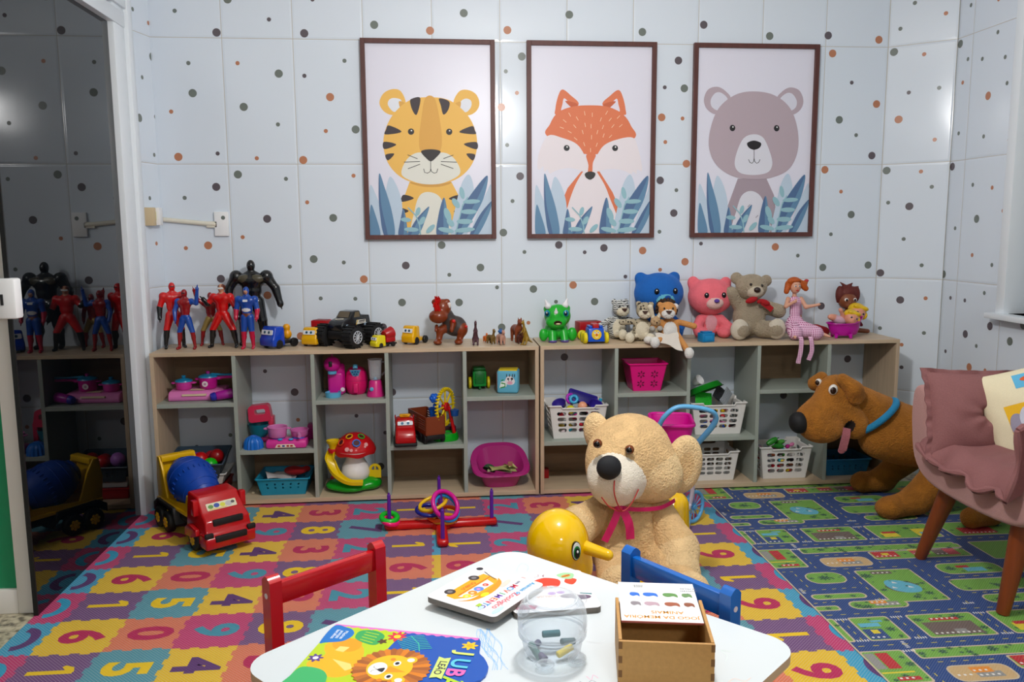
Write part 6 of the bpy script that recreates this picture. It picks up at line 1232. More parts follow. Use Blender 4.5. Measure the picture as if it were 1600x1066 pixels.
# wagon and face car
t = thing('toy_wagon', 'red toy wagon with yellow wheels behind the blue face car', 'toy wagon', (.765, 4.13, ZT), 12)
f = MB(); f.box(-.06, .06, -.035, .035, .028, .088, mat('a00c14', .3), .003); f.box(-.052, .052, -.028, .028, .07, .0885, mat('6a080c', .5)); f.build('body', t)
for x in (-.05, .05):
    for y in (-.042, .042): f = MB(T(rz=90)); wheel(f, y, -x, .024, .012, 'd9cc10', 'b8a80c'); f.build('wheel', t)
t = thing('toy_car', 'blue toy car with a yellow face and yellow wheels on the right unit', 'toy car', (.765, 3.96, ZT), 2)
f = MB(); f.box(-.042, .042, -.045, .045, .010, .075, mat('0f4fc0', .25), .004, taper=(.88, .8)); f.box(-.034, -.018, -.03, .03, .075, .086, mat('0f4fc0', .25), .002); f.box(.018, .034, -.03, .03, .075, .086, mat('0f4fc0', .25), .002); f.build('body', t)
f = MB(); f.box(-.015, .015, -.03, .03, .07, .095, mat('b0141c', .3), .003); f.build('seat', t)
f = MB(T(0, -.0425, .045) @ T(rx=-8) @ UP); f.prism(circ(0, 0, .024), 0, .0016, mat('e0b81c', .3)); f.z = .002
for s in (-1, 1): f.flat(circ(s*.008, .009, .0055), mat('f0f0ee')); f.flat(circ(s*.008, .009, .003), mat('1a1a1c'))
f.flat(circ(0, -.001, .005), mat('c81c1c')); f.line([(-.008, -.010), (0, -.014), (.008, -.010)], .0018, 'f0f0ee'); f.build('face', t)
for y in (-.025, .03):
    for s in (-1, 1): f = MB(); wheel(f, s*.052, y, .027, .018, 'e0cc10', 'c8b40c'); f.build('wheel', t)

# ---------------------------------------------------------------- cell 4 and 5 toys of the left unit
t = thing('toy_car', 'red toy car with a white windscreen band on the lower grey shelf', 'toy car', (-.16, 3.945, .2705), 4)
f = MB(); extr(f, [(-.085, .012), (-.088, .05), (-.07, .075), (-.045, .088), (-.03, .125), (.03, .128), (.06, .09), (.085, .08), (.085, .012)], -.05, .05, mat('b00c12', .2, coat=.3), .012, .86); f.build('body', t)
f = MB(); f.box(-.054, .054, -.088, .08, .0, .018, mat('121214', .5), .006); f.build('base', t)
f = MB(T(0, -.0425, .105) @ T(rx=-20) @ UP); f.prism(rrect(-.036, -.009, .036, .009, .004), 0, .003, mat('d8dde2', .3)); f.z = .004; f.flat(circ(-.014, 0, .0065), mat('2a6a8c')); f.flat(circ(.014, 0, .0065), mat('2a6a8c')); f.build('windscreen', t)
f = MB(); f.box(-.024, .024, -.01, .03, .128, .138, mat('e0a010', .3), .003); f.tube([(-.024, .0, .136), (0, -.014, .140), (.026, .0, .136)], .004, mat('e0a010', .3), 8); f.build('roof_bar', t)
for s in (-1, 1): f = MB(); f.box(s*.044-.003, s*.044+.003, .04, .07, .085, .125, mat('b00c12', .25), .002); f.build('fin', t)
t = thing('toy_trailer', 'brown slatted toy livestock trailer between the red car and ferris wheel', 'toy trailer', (-.058, 4.01, .2705), 22)
BW = mat('7a3416', .45); 
f = MB(); f.box(-.05, .05, -.12, .12, .045, .055, BW, .002); f.build('floor', t)
for s in (-1, 1):
    f = MB(); hs = [rrect(-.11+.222*i/1, .068+.0115*j, -.11+.222*i+.10, .074+.0115*j, .002, 1)[::-1] for i in (0,) for j in range(5)]+[rrect(.005, .068+.0115*j, .11, .074+.0115*j, .002, 1)[::-1] for j in range(5)]
    holed(f, [(-.12, .05), (.12, .05), (.12, .135), (-.12, .135)], hs, lambda u, v, q: (s*.05-q*s, u, v), .005, BW); f.build('slatted_side', t)
for y in (-.12, .117): f = MB(); f.box(-.05, .05, y, y+.004, .05, .135, BW, .001); f.build('end_wall', t)
f = MB(); f.box(-.045, .045, -.118, .11, .02, .045, mat('101012', .5), .003); f.build('chassis', t)
for y in (-.09, -.04, .08):
    for s in (-1, 1): f = MB(); wheel(f, s*.044, y, .024, .018); f.build('wheel', t)
t = thing('toy_ferris_wheel', 'toy ferris wheel with a yellow toothed rim on a green base', 'toy', (.035, 3.985, .2705), 0)
f = MB(); f.lathe([(0, 0), (.062, 0), (.064, .012), (.058, .034), (.052, .036), (.048, .03), (0, .03)], mat('0c9a1c', .22), 36, T(), sx=1.0, sy=.8); f.build('base', t)
for s in (-1, 1): f = MB(); f.cyl((s*.030+.012, 0, .03), (.006+s*.012, 0, .165), .009, mat('b80e14', .3), .007, n=12, bev=.002); f.build('support', t)
WM4 = T(0, -.005, .165) @ T(rz=62) @ T(rx=90)
f = MB(WM4); f.torus(.082, .006, mat('dcc010', .3), n=44, k=8); 
for k in range(34): a = 2*PI*k/34; f.box(-.005, .005, -.0035, .0035, -.008, .008, mat('dcc010', .3), .001, T(.090*math.cos(a), .090*math.sin(a), 0, rz=math.degrees(a)))
for k in range(8): a = 2*PI*k/8; f.cyl((0, 0, 0), (.08*math.cos(a), .08*math.sin(a), 0), .005, mat('dcc010', .3), n=8)
f.cyl((0, 0, -.012), (0, 0, .014), .022, mat('c01418', .3), bev=.003); f.build('wheel', t)
f = MB(); 
for k in range(6):
    a = 2*PI*k/6; f.ball((-.052+.013*math.cos(a), -.03, .213+.013*math.sin(a)), (.012, .02, .012), mat('1560cc', .3), nu=12, nv=8)
f.ball((-.052, -.03, .213), (.017, .024, .02), mat('1560cc', .3)); f.cyl((-.052, -.03, .18), (-.03, -.01, .165), .01, mat('1560cc', .3)); f.build('gondola', t)
f = MB(); f.lathe([(0, 0), (.018, 0), (.024, .035), (.026, .05), (.022, .05), (0, .04)], mat('1560cc', .3), 20, T(-.055, .03, .10)); f.torus(.024, .004, mat('1560cc', .3), T(-.055, .03, .15)); f.build('gondola', t)
f = MB(); f.lathe([(0, 0), (.018, 0), (.022, .03), (.018, .03), (0, .024)], mat('164a90', .3), 18, T(.045, -.01, .12)); f.build('gondola', t)
f = MB(); f.box(-.03, .03, -.03, .03, 0, .045, mat('6a0f3a', .4), .005); o = f.build('toy_block'); place(o, (.055, 4.10, .2705), 10); tag(o, 'dark maroon toy block behind the ferris wheel', 'toy block')
t = thing('toy_tractor', 'green toy tractor with yellow wheels on the top right shelf of the left unit', 'toy tractor', (.207, 4.09, .5005), 2)
f = MB(); f.box(-.034, .034, -.04, .05, .015, .095, mat('0f8a34', .28), .008); f.box(-.03, .03, -.03, .04, .090, .110, mat('0f8a34', .28), .006); f.box(-.024, .024, -.043, -.038, .03, .085, mat('0b6a28', .3), .003); f.cyl((.0, -.05, .012), (.0, -.038, .012), .006, mat('0b5a22')); f.build('body', t)
for s in (-1, 1): f = MB(); wheel(f, s*.046, 0, .03, .015, 'd9c40c', 'b8a40a'); f.build('wheel', t)
t = thing('fabric_cube', 'soft fabric activity cube with a cow print beside the green tractor', 'fabric cube', (.345, 3.99, .5005), -10)
f = MB(); f.box(-.052, .052, -.052, .052, 0, .112, cloth('5fa8c4'), .012, seg=3); f.box(-.0535, -.040, -.045, .045, .01, .10, cloth('c4542a'), .006); f.box(-.045, .045, -.045, .045, .104, .1145, cloth('dcc01c'), .004); f.build('cover', t)
f = MB(T(0, -.0525, .056) @ UP); f.dz = 1e-4; f.flat(spl([(-.038, -.028), (-.02, -.022), (-.005, -.02), (-.008, .004), (-.03, .002), (-.034, -.008)], 4), 'd8dfd8'); f.line([(-.034, -.028), (-.012, -.022), (-.012, -.008), (-.03, -.004)], .006, '1c8a34'); f.line([(-.03, .008), (-.018, .012)], .005, '1c8a34')
f.flat(spl([(-.012, -.004), (.005, -.012), (.028, -.010), (.036, .004), (.028, .022), (.012, .030), (-.002, .026), (-.010, .012)], 4), 'dcd8da'); f.flat(circ(.012, -.003, .013, .008), 'd89ab0'); f.flat(circ(.004, .016, .005), '2c2a2e'); f.flat(circ(.022, .017, .006), '2c2a2e')
for a in (-.004, .010, .024, .034): f.line([(a, .026), (a+.001, .040)], .004, '2c2a2e')
f.flat(circ(.006, .008, .0022), '1a1a1c'); f.flat(circ(.020, .008, .0022), '1a1a1c'); f.build('print', t)
# magenta doll bath with folded paper
t = thing('doll_bathtub', 'magenta plastic doll bathtub on the bottom shelf of the left unit', 'doll bathtub', (.302, 4.01, .0325), 3); t.scale = (.96, .96, 1); MT = mat('ac2a78', .25, coat=.2)
f = MB(); n_ = 48; vs = []; 
def ringp(w_, d, zf, zb, cx=0): return [(cx+w_/2*math.copysign(abs(math.cos(a))**.6, math.cos(a)), d/2*math.copysign(abs(math.sin(a))**.6, math.sin(a)), zf+(zb-zf)*max(0, math.sin(a)*.5+.5)**1.6) for a in [2*PI*i/n_ for i in range(n_)]]
R_ = [ringp(.17, .14, 0, 0), ringp(.20, .17, .03, .04), ringp(.235, .20, .062, .13), ringp(.30, .235, .072, .178), ringp(.305, .24, .064, .170), ringp(.30, .235, .072, .18), ringp(.24, .195, .074, .168), ringp(.215, .17, .055, .10), ringp(.17, .13, .012, .02)]
for r_ in R_: vs += r_
f.add(vs, [(j*n_+i, j*n_+(i+1) % n_, (j+1)*n_+(i+1) % n_, (j+1)*n_+i) for j in range(len(R_)-1) for i in range(n_)]+[tuple(range(n_))[::-1], tuple((len(R_)-1)*n_+i for i in range(n_))], MT, True); f.build('body', t)
sheet('a9a868', 'olive yellow patterned paper lying across the magenta bathtub', (.31, 3.97, .122), (4, 5, 15), .13, .075); sheet('b8b48c', 'pale folded paper under the olive one in the magenta bathtub', (.30, 3.985, .113), (5, -3, -8), .12, .07); sheet('c0c07a', 'pale green paper strip at the right of the magenta bathtub', (.352, 3.98, .130), (6, 10, 35), .055, .05)
cup('33543a', 'dark green patterned doll bonnet in the magenta bathtub', (.255, 4.01, .125), (150, 25, 0), .032, .024, 'doll_bonnet', 'toy hat'); f = MB(); f.box(-.012, .012, -.004, .004, 0, .022, mat('a06a5a', .4), .002); o = f.build('clip'); place(o, (.348, 3.955, .135), 10); tag(o, 'dull pink clip on the papers in the magenta bathtub', 'clip')

# ---------------------------------------------------------------- little plastic animals
def animal(name, label, loc, rz, s, prims, cat='toy animal', vox=.003): 
    o = sdf(name, prims, vox, .006); place(o, loc, rz, s=s); return tag(o, label, cat)
PA = lambda c: mat(c, .45)
def kangaroo(c): return [L_((0, .012, .03), (0, -.002, .075), .014, .009, c), L_((0, -.002, .075), (0, -.008, .10), .006, .006, c), E((0, -.014, .108), (.006, .010, .007), c), L_((-.003, -.01, .112), (-.004, -.008, .126), .002, .0015, c), L_((.003, -.01, .112), (.004, -.008, .126), .002, .0015, c), L_((0, .018, .025), (0, .055, .005), .008, .002, c), L_((-.009, .008, .03), (-.010, -.005, .004), .008, .004, c), L_((.009, .008, .03), (.010, -.005, .004), .008, .004, c), L_((-.01, -.005, .004), (-.01, -.02, .003), .0035, .003, c), L_((.01, -.005, .004), (.01, -.02, .003), .0035, .003, c), L_((-.008, -.006, .07), (-.008, -.022, .055), .0035, .002, c), L_((.008, -.006, .07), (.008, -.022, .055), .0035, .002, c)]
def quad(c, h=.06, L=.05, neck=.02, hc=None, leg=.006): hc = hc or c; return [L_((0, -L*.4, h*.62), (0, L*.4, h*.6), h*.17, h*.17, c)]+[L_((sx*h*.12, sy*L*.42, h*.55), (sx*h*.13, sy*L*.45, .004), leg*1.2, leg*.7, c) for sx in (-1, 1) for sy in (-1, 1)]+[L_((0, -L*.45, h*.68), (0, -L*.6, h*.68+neck), h*.12, h*.09, c), E((0, -L*.72, h*.72+neck), (h*.09, h*.16, h*.10), hc), L_((-h*.06, -L*.6, h*.8+neck), (-h*.07, -L*.6, h*.92+neck), .003, .002, hc), L_((h*.06, -L*.6, h*.8+neck), (h*.07, -L*.6, h*.92+neck), .003, .002, hc), L_((0, L*.5, h*.6), (0, L*.62, h*.3), .004, .003, c)]
animal('toy_kangaroo', 'dark plum plastic animal standing upright, first of the little animals', (.185, 3.945, ZT), 0, 1.0, kangaroo(PA('4a2c34')))
animal('toy_dinosaur', 'small orange plastic animal beside the plum coloured one', (.24, 4.06, ZT), 20, .8, quad(PA('c8641c'), .05, .03, .01))
animal('toy_dinosaur', 'olive brown plastic long necked animal between the orange and pink ones', (.262, 3.985, ZT), 25, 1.05, quad(PA('6e5424'), .055, .045, .022))
animal('toy_cow', 'pale pink plastic animal with a blue saddle', (.307, 3.955, ZT), 20, 1.1, quad(PA('b88a78'), .06, .045, .012)+[E((0, 0, .058), (.013, .016, .008), PA('1f5a9c'))])
animal('toy_cow', 'blue grey plastic animal standing behind the pale pink one', (.315, 4.03, ZT), -10, 1.1, quad(PA('2f4f7c'), .06, .04, .012))
animal('toy_horse', 'reddish brown plastic horse, tallest of the little animals', (.392, 4.03, ZT), 15, 1.5, quad(PA('7c3a1c'), .075, .045, .014))
animal('toy_horse', 'dark brown plastic foal beside the reddish horse', (.40, 3.97, ZT), 5, 1.0, quad(PA('4c1f14'), .06, .035, .012))
animal('toy_kangaroo', 'mustard yellow plastic kangaroo at the end of the left unit', (.42, 3.93, ZT), -50, 1.0, kangaroo(PA('8c6c18')))
t = thing('toy_dinosaur', 'large brown toy dinosaur with a red spiky crest on top of the left unit', 'toy dinosaur', (.06, 4.03, ZT), 0)
BR_ = mat('7a3314', .25); GD = mat('3a3230', .5)
sdf('body', [E((.03, .0, .085), (.055, .045, .05), GD), L_((.01, 0, .10), (-.02, -.01, .15), .035, .035, GD), E((.06, -.01, .07), (.032, .035, .038), BR_), L_((.062, -.015, .06), (.05, -.02, .018), .018, .015, BR_), E((.045, -.035, .012), (.022, .032, .013), BR_), L_((-.005, -.005, .085), (-.042, -.012, .065), .026, .022, BR_), L_((-.042, -.01, .065), (-.05, -.02, .018), .018, .015, BR_), E((-.055, -.035, .012), (.022, .032, .013), BR_), L_((.02, -.045, .11), (.012, -.058, .07), .014, .010, BR_), L_((-.06, -.03, .09), (-.062, -.045, .07), .009, .008, BR_)], .004, .008, t)
h_ = sdf('head', [E((-.03, -.02, .175), (.042, .04, .045), BR_), E((-.05, -.045, .138), (.046, .042, .034), BR_), E((-.068, -.02, .205), (.014, .014, .014), BR_), E((-.008, -.03, .205), (.016, .014, .016), BR_), E((.006, -.045, .192), (.006, .006, .012), mat('d8cfc8', .3)), E((-.07, -.078, .15), (.006, .004, .005), BR_)], .0035, .008, t)
f = MB(); rn = random.Random(2)
for k in range(60): a = k/60; p = Vector((-.048-.012*math.sin(a*PI)+rn.uniform(-.011, .011), -.052-.03*math.sin(a*PI)+.03*a, .15+.075*a+rn.uniform(-.004, .004))); f.cyl(p, p+Vector((rn.uniform(-.008, .008), -.010, .014)), .0062, mat('c01410', .35), .0015, n=6)
f.build('crest', h_)
f = MB(); 
for k in range(7): f.cyl((.02+.008*k, .0, .128-.004*k), (.022+.008*k, 0, .142-.004*k), .005, GD, .002, n=6)
f.ball((.022, -.058, .115), .009, mat('c01c14', .3)); f.ball((.082, -.035, .085), .008, mat('c01c14', .3)); f.build('spikes', t)
# green triceratops
t = thing('toy_triceratops', 'bright green toy triceratops with white horns on top of the right unit', 'toy dinosaur', (.59, 4.045, ZT), 5); GR_ = mat('1fa82c', .28); PU_ = mat('5a4a8c', .35)
sdf('body', [E((0, .01, .055), (.058, .05, .05), GR_), L_((-.028, -.03, .05), (-.03, -.045, .015), .02, .020, GR_), L_((.028, -.03, .05), (.03, -.045, .015), .02, .020, GR_), E((-.03, -.052, .006), (.020, .018, .009), PU_), E((.03, -.052, .006), (.020, .018, .009), PU_), E((-.07, -.02, .035), (.022, .018, .032), GR_), E((.075, -.02, .035), (.024, .018, .034), GR_)], .004, .01, t)
h_ = sdf('head', [E((.005, .0, .125), (.066, .052, .058), GR_), E((-.012, -.045, .10), (.052, .04, .034), GR_), E((-.02, -.058, .132), (.028, .024, .028), GR_), E((.052, .01, .16), (.02, .02, .02), GR_), E((-.045, .01, .16), (.018, .018, .018), GR_), PT((.075, -.01, .15), .011, PU_), PT((.072, -.012, .105), .010, PU_), PT((.06, -.02, .175), .008, PU_), CUT((-.012, -.085, .098), (.018, .014, .008), mat('3a1c14', .5), k=.004)], .0038, .012, t)
WHH = mat('e4e0e4', .3)
for a, b, r_ in (((-.045, -.01, .175), (-.06, -.012, .208), .015), ((.042, -.01, .178), (.052, -.012, .212), .015), ((-.02, -.075, .150), (-.022, -.085, .172), .009)): f = MB(); f.cyl(a, b, r_, WHH, .002, n=16); f.ball(a, r_*1.1, WHH); f.build('horn', h_)
f = MB(); f.ball((-.010, -.080, .094), (.012, .006, .004), mat('d8cf9c', .4)); f.build('tongue', h_)
for x, y in ((.036, -.050), (-.055, -.038)):
    f = MB(); f.ball((x, y, .142), (.014, .006, .016), mat('1a86a8', .15)); f.ball((x-.002, y-.004, .141), (.009, .004, .011), mat('0b2030', .1)); f.ball((x-.004, y-.0075, .146), (.003, .002, .003), mat('f0f0f0', .1)); f.build('eye', h_)
# ---------------------------------------------------------------- posable action figures (plain, unnamed designs), one skin each
def figure(name, label, loc, rz, h, head, torso, arm, hand, thigh, boot, face=None, belt=None, armL=None, armR=None, bulk=1., chest=None, legs=.16, headgear=None, stripes=None, cape=None):
    s = h; b = bulk; aL = armL or ((-.125*b, 0, .79), (-.185*b, .0, .62), (-.195*b, -.03, .47)); aR = armR or ((.125*b, 0, .79), (.185*b, 0, .62), (.195*b, -.03, .47))
    P = [E((0, 0, .925), (.048, .056, .068), head), L_((0, 0, .84), (0, 0, .88), .032*b, .03, head), E((0, .0, .755), (.132*b, .08*b, .09), torso, k=.03), E((0, 0, .64), (.092*b, .062*b, .11), torso, k=.04), E((-.052*b, -.05*b, .775), (.062*b, .034, .048), chest or torso, k=.012), E((.052*b, -.05*b, .775), (.062*b, .034, .048), chest or torso, k=.012), E((0, .01, .83), (.07*b, .045, .035), torso, k=.03), E((0, 0, .535), (.082*b, .06*b, .06), belt or thigh, k=.02)]
    for q in (aL, aR):
        P += [E(q[0], .062*b, arm, k=.02), L_(q[0], q[1], .052*b, .038*b, arm), L_(q[1], q[2], .043*b, .028*b, hand), E(q[2], (.032*b, .028*b, .038*b), hand)]
        d = (Vector(q[2])-Vector(q[1])).normalized(); sd = 1 if q[2][0] > 0 else -1
        for k, (ln, off) in enumerate(((.045, -.016), (.052, -.005), (.050, .006), (.040, .016))):
            a = Vector(q[2])+d*.018+Vector((0, off, 0)); P.append(L_(tuple(a), tuple(a+d*ln), .0085, .0065, hand, k=.003))
        a = Vector(q[2])+Vector((-sd*.01, -.022, 0)); P.append(L_(tuple(a), tuple(a+d*.03+Vector((-sd*.012, -.012, 0))), .009, .007, hand, k=.003))
    for sx in (-1, 1):
        x0, x1 = sx*.045*b, sx*legs*.62; x2 = sx*legs*.75
        P += [L_((x0, 0, .50), (x1, -.01, .29), .068*b, .046*b, thigh), L_((x1, -.01, .28), (x2, .01, .06), .046*b, .028*b, boot), E((x1*1.05, .012, .20), (.042*b, .046*b, .065), boot), L_((x2, .01, .03), (x2*1.08, -.06, .018), .030, .024, boot)]
    if face: P += [PT((0, -.045, .905), (.034, .03, .036), face)]
    if stripes: P += stripes
    P = [tuple([p[0]]+[(tuple(c*s for c in q) if isinstance(q, tuple) and i < 2 and len(q) == 3 else q) for i, q in enumerate(p[1:3])]+list(p[3:])) if p[0] == 'c' else (p[0], tuple(c*s for c in p[1]), tuple(c*s for c in p[2]), p[3], p[4], p[5]) for p in P]
    P = [('c', p[1], p[2], p[3]*s, p[4]*s, p[5], (p[6]*s if p[6] else None)) if p[0] == 'c' else (p[0], p[1], p[2], p[3], p[4], (p[5]*s if p[5] else None)) for p in P]
    t = thing(name, label, 'action figure', loc, rz)
    sdf('body', P, max(.0022, .0085*s), .012*s, t, relax=1)
    f = MB(); 
    if face:
        for sx in (-1, 1): f.ball((sx*.017*s, -.051*s, .925*s), (.008*s, .005*s, .006*s), mat('e8e8e8', .3), nu=10, nv=6); f.ball((sx*.017*s, -.0555*s, .925*s), (.0035*s, .002*s, .004*s), mat('1a1a1c', .3), nu=8, nv=6)
        f.ball((0, -.057*s, .905*s), (.007*s, .009*s, .011*s), face, nu=10, nv=8); f.ball((0, -.048*s, .884*s), (.014*s, .006*s, .003*s), mat('8a3a34', .4), nu=10, nv=6)
    else:
        f.ball((0, -.048*s, .93*s), (.034*s, .010*s, .010*s), mat('2a2c30', .15), nu=14, nv=8)
    f.build('face_details', t)
    return t
RDF, BUF, BKF, SKF = mat('c80c0e', .18, coat=.5), mat('12449c', .25, coat=.3), mat('111214', .2, coat=.3), mat('c08a6c', .4)
DRF, GDF, CRF = mat('8c1018', .25, coat=.3), mat('9c8448', .3, metal=.4), mat('b81038', .25, coat=.3)
figure('action_figure', 'all red action figure with black gloves and boots, nearest the tile corner', (-1.238, 4.045, ZT), 25, .315, RDF, RDF, RDF, BKF, RDF, BKF, bulk=1.0, armR=((.125, 0, .79), (.17, .02, .62), (.2, -.01, .48)), legs=.17)
figure('action_figure', 'slim red and blue action figure with one arm raised high', (-1.17, 4.00, ZT), -5, .285, DRF, DRF, BUF, BUF, BUF, DRF, armR=((.11, 0, .79), (.20, -.03, .76), (.235, -.05, 1.0)), armL=((-.11, 0, .79), (-.16, -.03, .64), (-.14, -.08, .50)), bulk=.86, legs=.17, belt=BUF)
figure('action_figure', 'small maroon and gold action figure with an arm raised, behind the red ones', (-1.085, 4.12, ZT), 12, .26, DRF, DRF, DRF, DRF, GDF, DRF, armL=((-.11, 0, .79), (-.22, -.02, .86), (-.27, -.04, 1.04)), armR=((.12, 0, .79), (.17, 0, .62), (.15, -.04, .5)), bulk=.92, legs=.24, belt=DRF)
t = figure('action_figure', 'glossy red action figure with brown hair and black gloves, feet apart', (-1.008, 4.03, ZT), -8, .305, SKF, RDF, RDF, BKF, RDF, BKF, face=SKF, bulk=1.05, armL=((-.13, 0, .79), (-.21, -.03, .69), (-.27, -.05, .76)), armR=((.13, 0, .79), (.21, 0, .63), (.26, -.02, .47)), legs=.26)
sdf('hair', [E((0, .004, .290), (.0165, .019, .012), mat('5a2410', .4)), E((0, .006, .285), (.017, .018, .017), mat('5a2410', .4))], .0025, .003, t)
f = MB(); f.box(-.015, .015, -.0195, -.012, .279, .287, mat('d8dcdc', .2), .002); f.build('glasses', t)
t = figure('action_figure', 'blue action figure with crimson gloves and boots in front of the large black one', (-.882, 3.975, ZT), -3, .295, BUF, BUF, BUF, CRF, BUF, CRF, face=SKF, bulk=.98, armL=((-.125, 0, .79), (-.165, -.01, .62), (-.165, -.05, .50)), armR=((.125, 0, .79), (.165, -.01, .62), (.16, -.05, .50)), legs=.10, belt=mat('6a3418', .4),
    stripes=[PT((0, -.05, .625), (.07, .06, .03), mat('d8d8da', .3))])
f = MB(T(0, -.024, .228) @ T(rx=-6) @ UP); f.prism(rrect(-.011, -.005, .011, .006, .003), .0, .0016, mat('d8dce0', .3)); f.build('chest_patch', t)
t = figure('action_figure', 'large black armoured action figure with broad shoulders, tallest of the figures', (-.885, 4.115, ZT), 2, .415, BKF, BKF, BKF, BKF, BKF, BKF, bulk=1.22, chest=mat('4a4536', .35), cape=True, armL=((-.17, 0, .80), (-.255, -.01, .66), (-.26, -.04, .50)), armR=((.17, 0, .80), (.27, -.01, .66), (.32, -.03, .48)), legs=.17)
# ---------------------------------------------------------------- stuffed toys on the right unit
def pattern(base, dark, kind, sc):
    m = bpy.data.materials.new('patterned_plush'); m.use_nodes = True; nt = m.node_tree; N = nt.nodes; L = nt.links; b = N['Principled BSDF']; tc = N.new('ShaderNodeTexCoord')
    if kind == 'stripes':
        w_ = N.new('ShaderNodeTexWave'); w_.inputs['Scale'].default_value = sc; w_.inputs['Distortion'].default_value = 6; w_.bands_direction = 'Z'; w_.inputs['Detail Scale'].default_value = 1.5; out = w_.outputs['Fac']; th = .33
    else:
        w_ = N.new('ShaderNodeTexVoronoi'); w_.inputs['Scale'].default_value = sc; out = w_.outputs['Distance']; th = .33
    L.new(tc.outputs['Object'], w_.inputs['Vector']); c = N.new('ShaderNodeMath'); c.operation = 'LESS_THAN'; c.inputs[1].default_value = th; L.new(out, c.inputs[0])
    mx = N.new('ShaderNodeMix'); mx.data_type = 'RGBA'; mx.inputs[6].default_value = lin(base); mx.inputs[7].default_value = lin(dark); L.new(c.outputs[0], mx.inputs[0]); L.new(mx.outputs[2], b.inputs['Base Color']); b.inputs['Roughness'].default_value = .95
    return m
CRM = plush('d9cfb8', .04); BRN = mat('3a1c10', .7)
ZEB, CHE = pattern('c9c9c4', '26282c', 'stripes', 38), pattern('a89c84', '3c3228', 'spots', 75)
def softy(name, label, loc, rz, fur_, belly, hd, lean=0, s=1., cat='stuffed animal', arms=None, legs=None, extra=(), hx=(0, 0), headtilt=0):
    """floppy seated soft animal: body, round head, muzzle, limbs, pale feet"""
    t = thing(name, label, cat, loc, rz, s=s, rx=lean)
    arms = arms or (((-.035, -.01, .085), (-.075, -.03, .05)), ((.035, -.01, .085), (.075, -.03, .05))); legs = legs or (((-.03, -.01, .02), (-.045, -.075, .022)), ((.03, -.01, .02), (.045, -.075, .022)))
    hx = (hx[0], hx[1]); er_ = [er(hx[0]+a, b, m_, r_) for a, b, m_, r_ in extra]; extra = er_
    P = [E((0, 0, .05), (.042, .036, .052), fur_, k=.01), PT((0, -.045, .05), (.036, .032, .05), belly)]
    for a, b in arms: P.append(L_(a, b, .012, .013, fur_))
    for a, b in legs: P += [L_(a, b, .014, .012, fur_), E(b, (.020, .015, .024), belly)]
    sdf('body', P, .0035, .008, t)
    h_ = sdf('head', [E((hx[0], -.005+hx[1], .135), (.038, .036, .037), fur_), E((hx[0], -.032+hx[1], .122), (.028, .018, .021), belly, k=.006), PT((hx[0], -.045+hx[1], .12), (.03, .022, .02), belly)]+list(extra), .0033, .006, t)
    f = MB(); x, y = hx; f.prism([(-.013, .006), (.013, .006), (.004, -.008), (-.004, -.008)], -.003, .003, BRN, T(x, y-.050, .132) @ T(rx=-10) @ UP)
    for sx in (-1, 1):
        f.ball((x+sx*.018, y-.038, .146), (.004, .003, .005), mat('17110e', .3), nu=10, nv=8)
        for k in range(3): f.ball((x+sx*(.009+.006*(k % 2)), y-.0485, .118-.005*k+.004*(k % 2)), (.0014, .001, .0014), BRN, nu=6, nv=4)
    f.build('face_details', h_)
    return t
er = lambda x, z, m, r=.012: E((x, -.004, z), (r, .008, r), m)
softy('plush_tiger', 'white tiger soft toy with black stripes, leftmost of the stuffed animals', (.905, 4.10, ZT), 8, ZEB, CRM, 0, extra=[(-.027, .162, ZEB, .013), (.027, .162, ZEB, .013)], arms=(((-.035, -.01, .085), (-.08, -.01, .06)), ((.035, -.01, .085), (.09, -.04, .075))), legs=(((-.02, -.01, .02), (-.0, -.075, .026)), ((.03, -.01, .02), (.055, -.06, .02))), hx=(.012, -.012), s=1.15)
softy('plush_cheetah', 'cream spotted cheetah soft toy lounging in front of the blue plush', (1.01, 4.0, ZT), -12, CHE, CRM, 0, extra=[(-.027, .163, CHE, .013), (.027, .161, CHE, .013)], arms=(((-.035, -.01, .085), (-.09, -.03, .085)), ((.03, -.01, .07), (.06, -.04, .05))), legs=(((-.03, -.01, .02), (-.055, -.075, .022)), ((.02, -.01, .02), (.03, -.095, .022))), hx=(.010, -.01), s=1.12)
LIO = plush('c88a4c', .05)
lt = softy('plush_lion', 'orange lion soft toy with a white belly, legs hanging over the edge', (1.135, 3.955, ZT), -8, LIO, plush('dcdad6', .03), 0, extra=[(.034, .150, plush('e0d8d4'), .014), (-.03, .158, plush('c88a4c', .05), .012)], arms=(((-.035, -.01, .085), (-.07, -.02, .065)), ((.035, -.01, .085), (.10, -.02, .068))), legs=(((-.02, -.02, .02), (-.075, -.12, .012)), ((.03, -.02, .03), (.065, -.125, -.032))), hx=(-.012, -.014), s=1.15)
f = MB(); rn = random.Random(5)
for k in range(46): a = rn.uniform(-.5, PI+.5); p = Vector((-.012+.034*math.cos(a), .012+rn.uniform(-.008, .012), .138+.034*math.sin(a))); f.cyl(p, p+Vector((.014*math.cos(a), rn.uniform(-.004, .01), .014*math.sin(a))), .006, mat('3c2a20', .9), .003, n=6)
f.build('mane', lt)
BUN = plush('b99a74', .05); GRY = plush('a8a49e', .04)
t = thing('plush_bunny', 'small beige bunny comforter holding a white cloth between the cheetah and lion', 'stuffed animal', (1.06, 3.93, ZT+.0), 0, s=1.05)
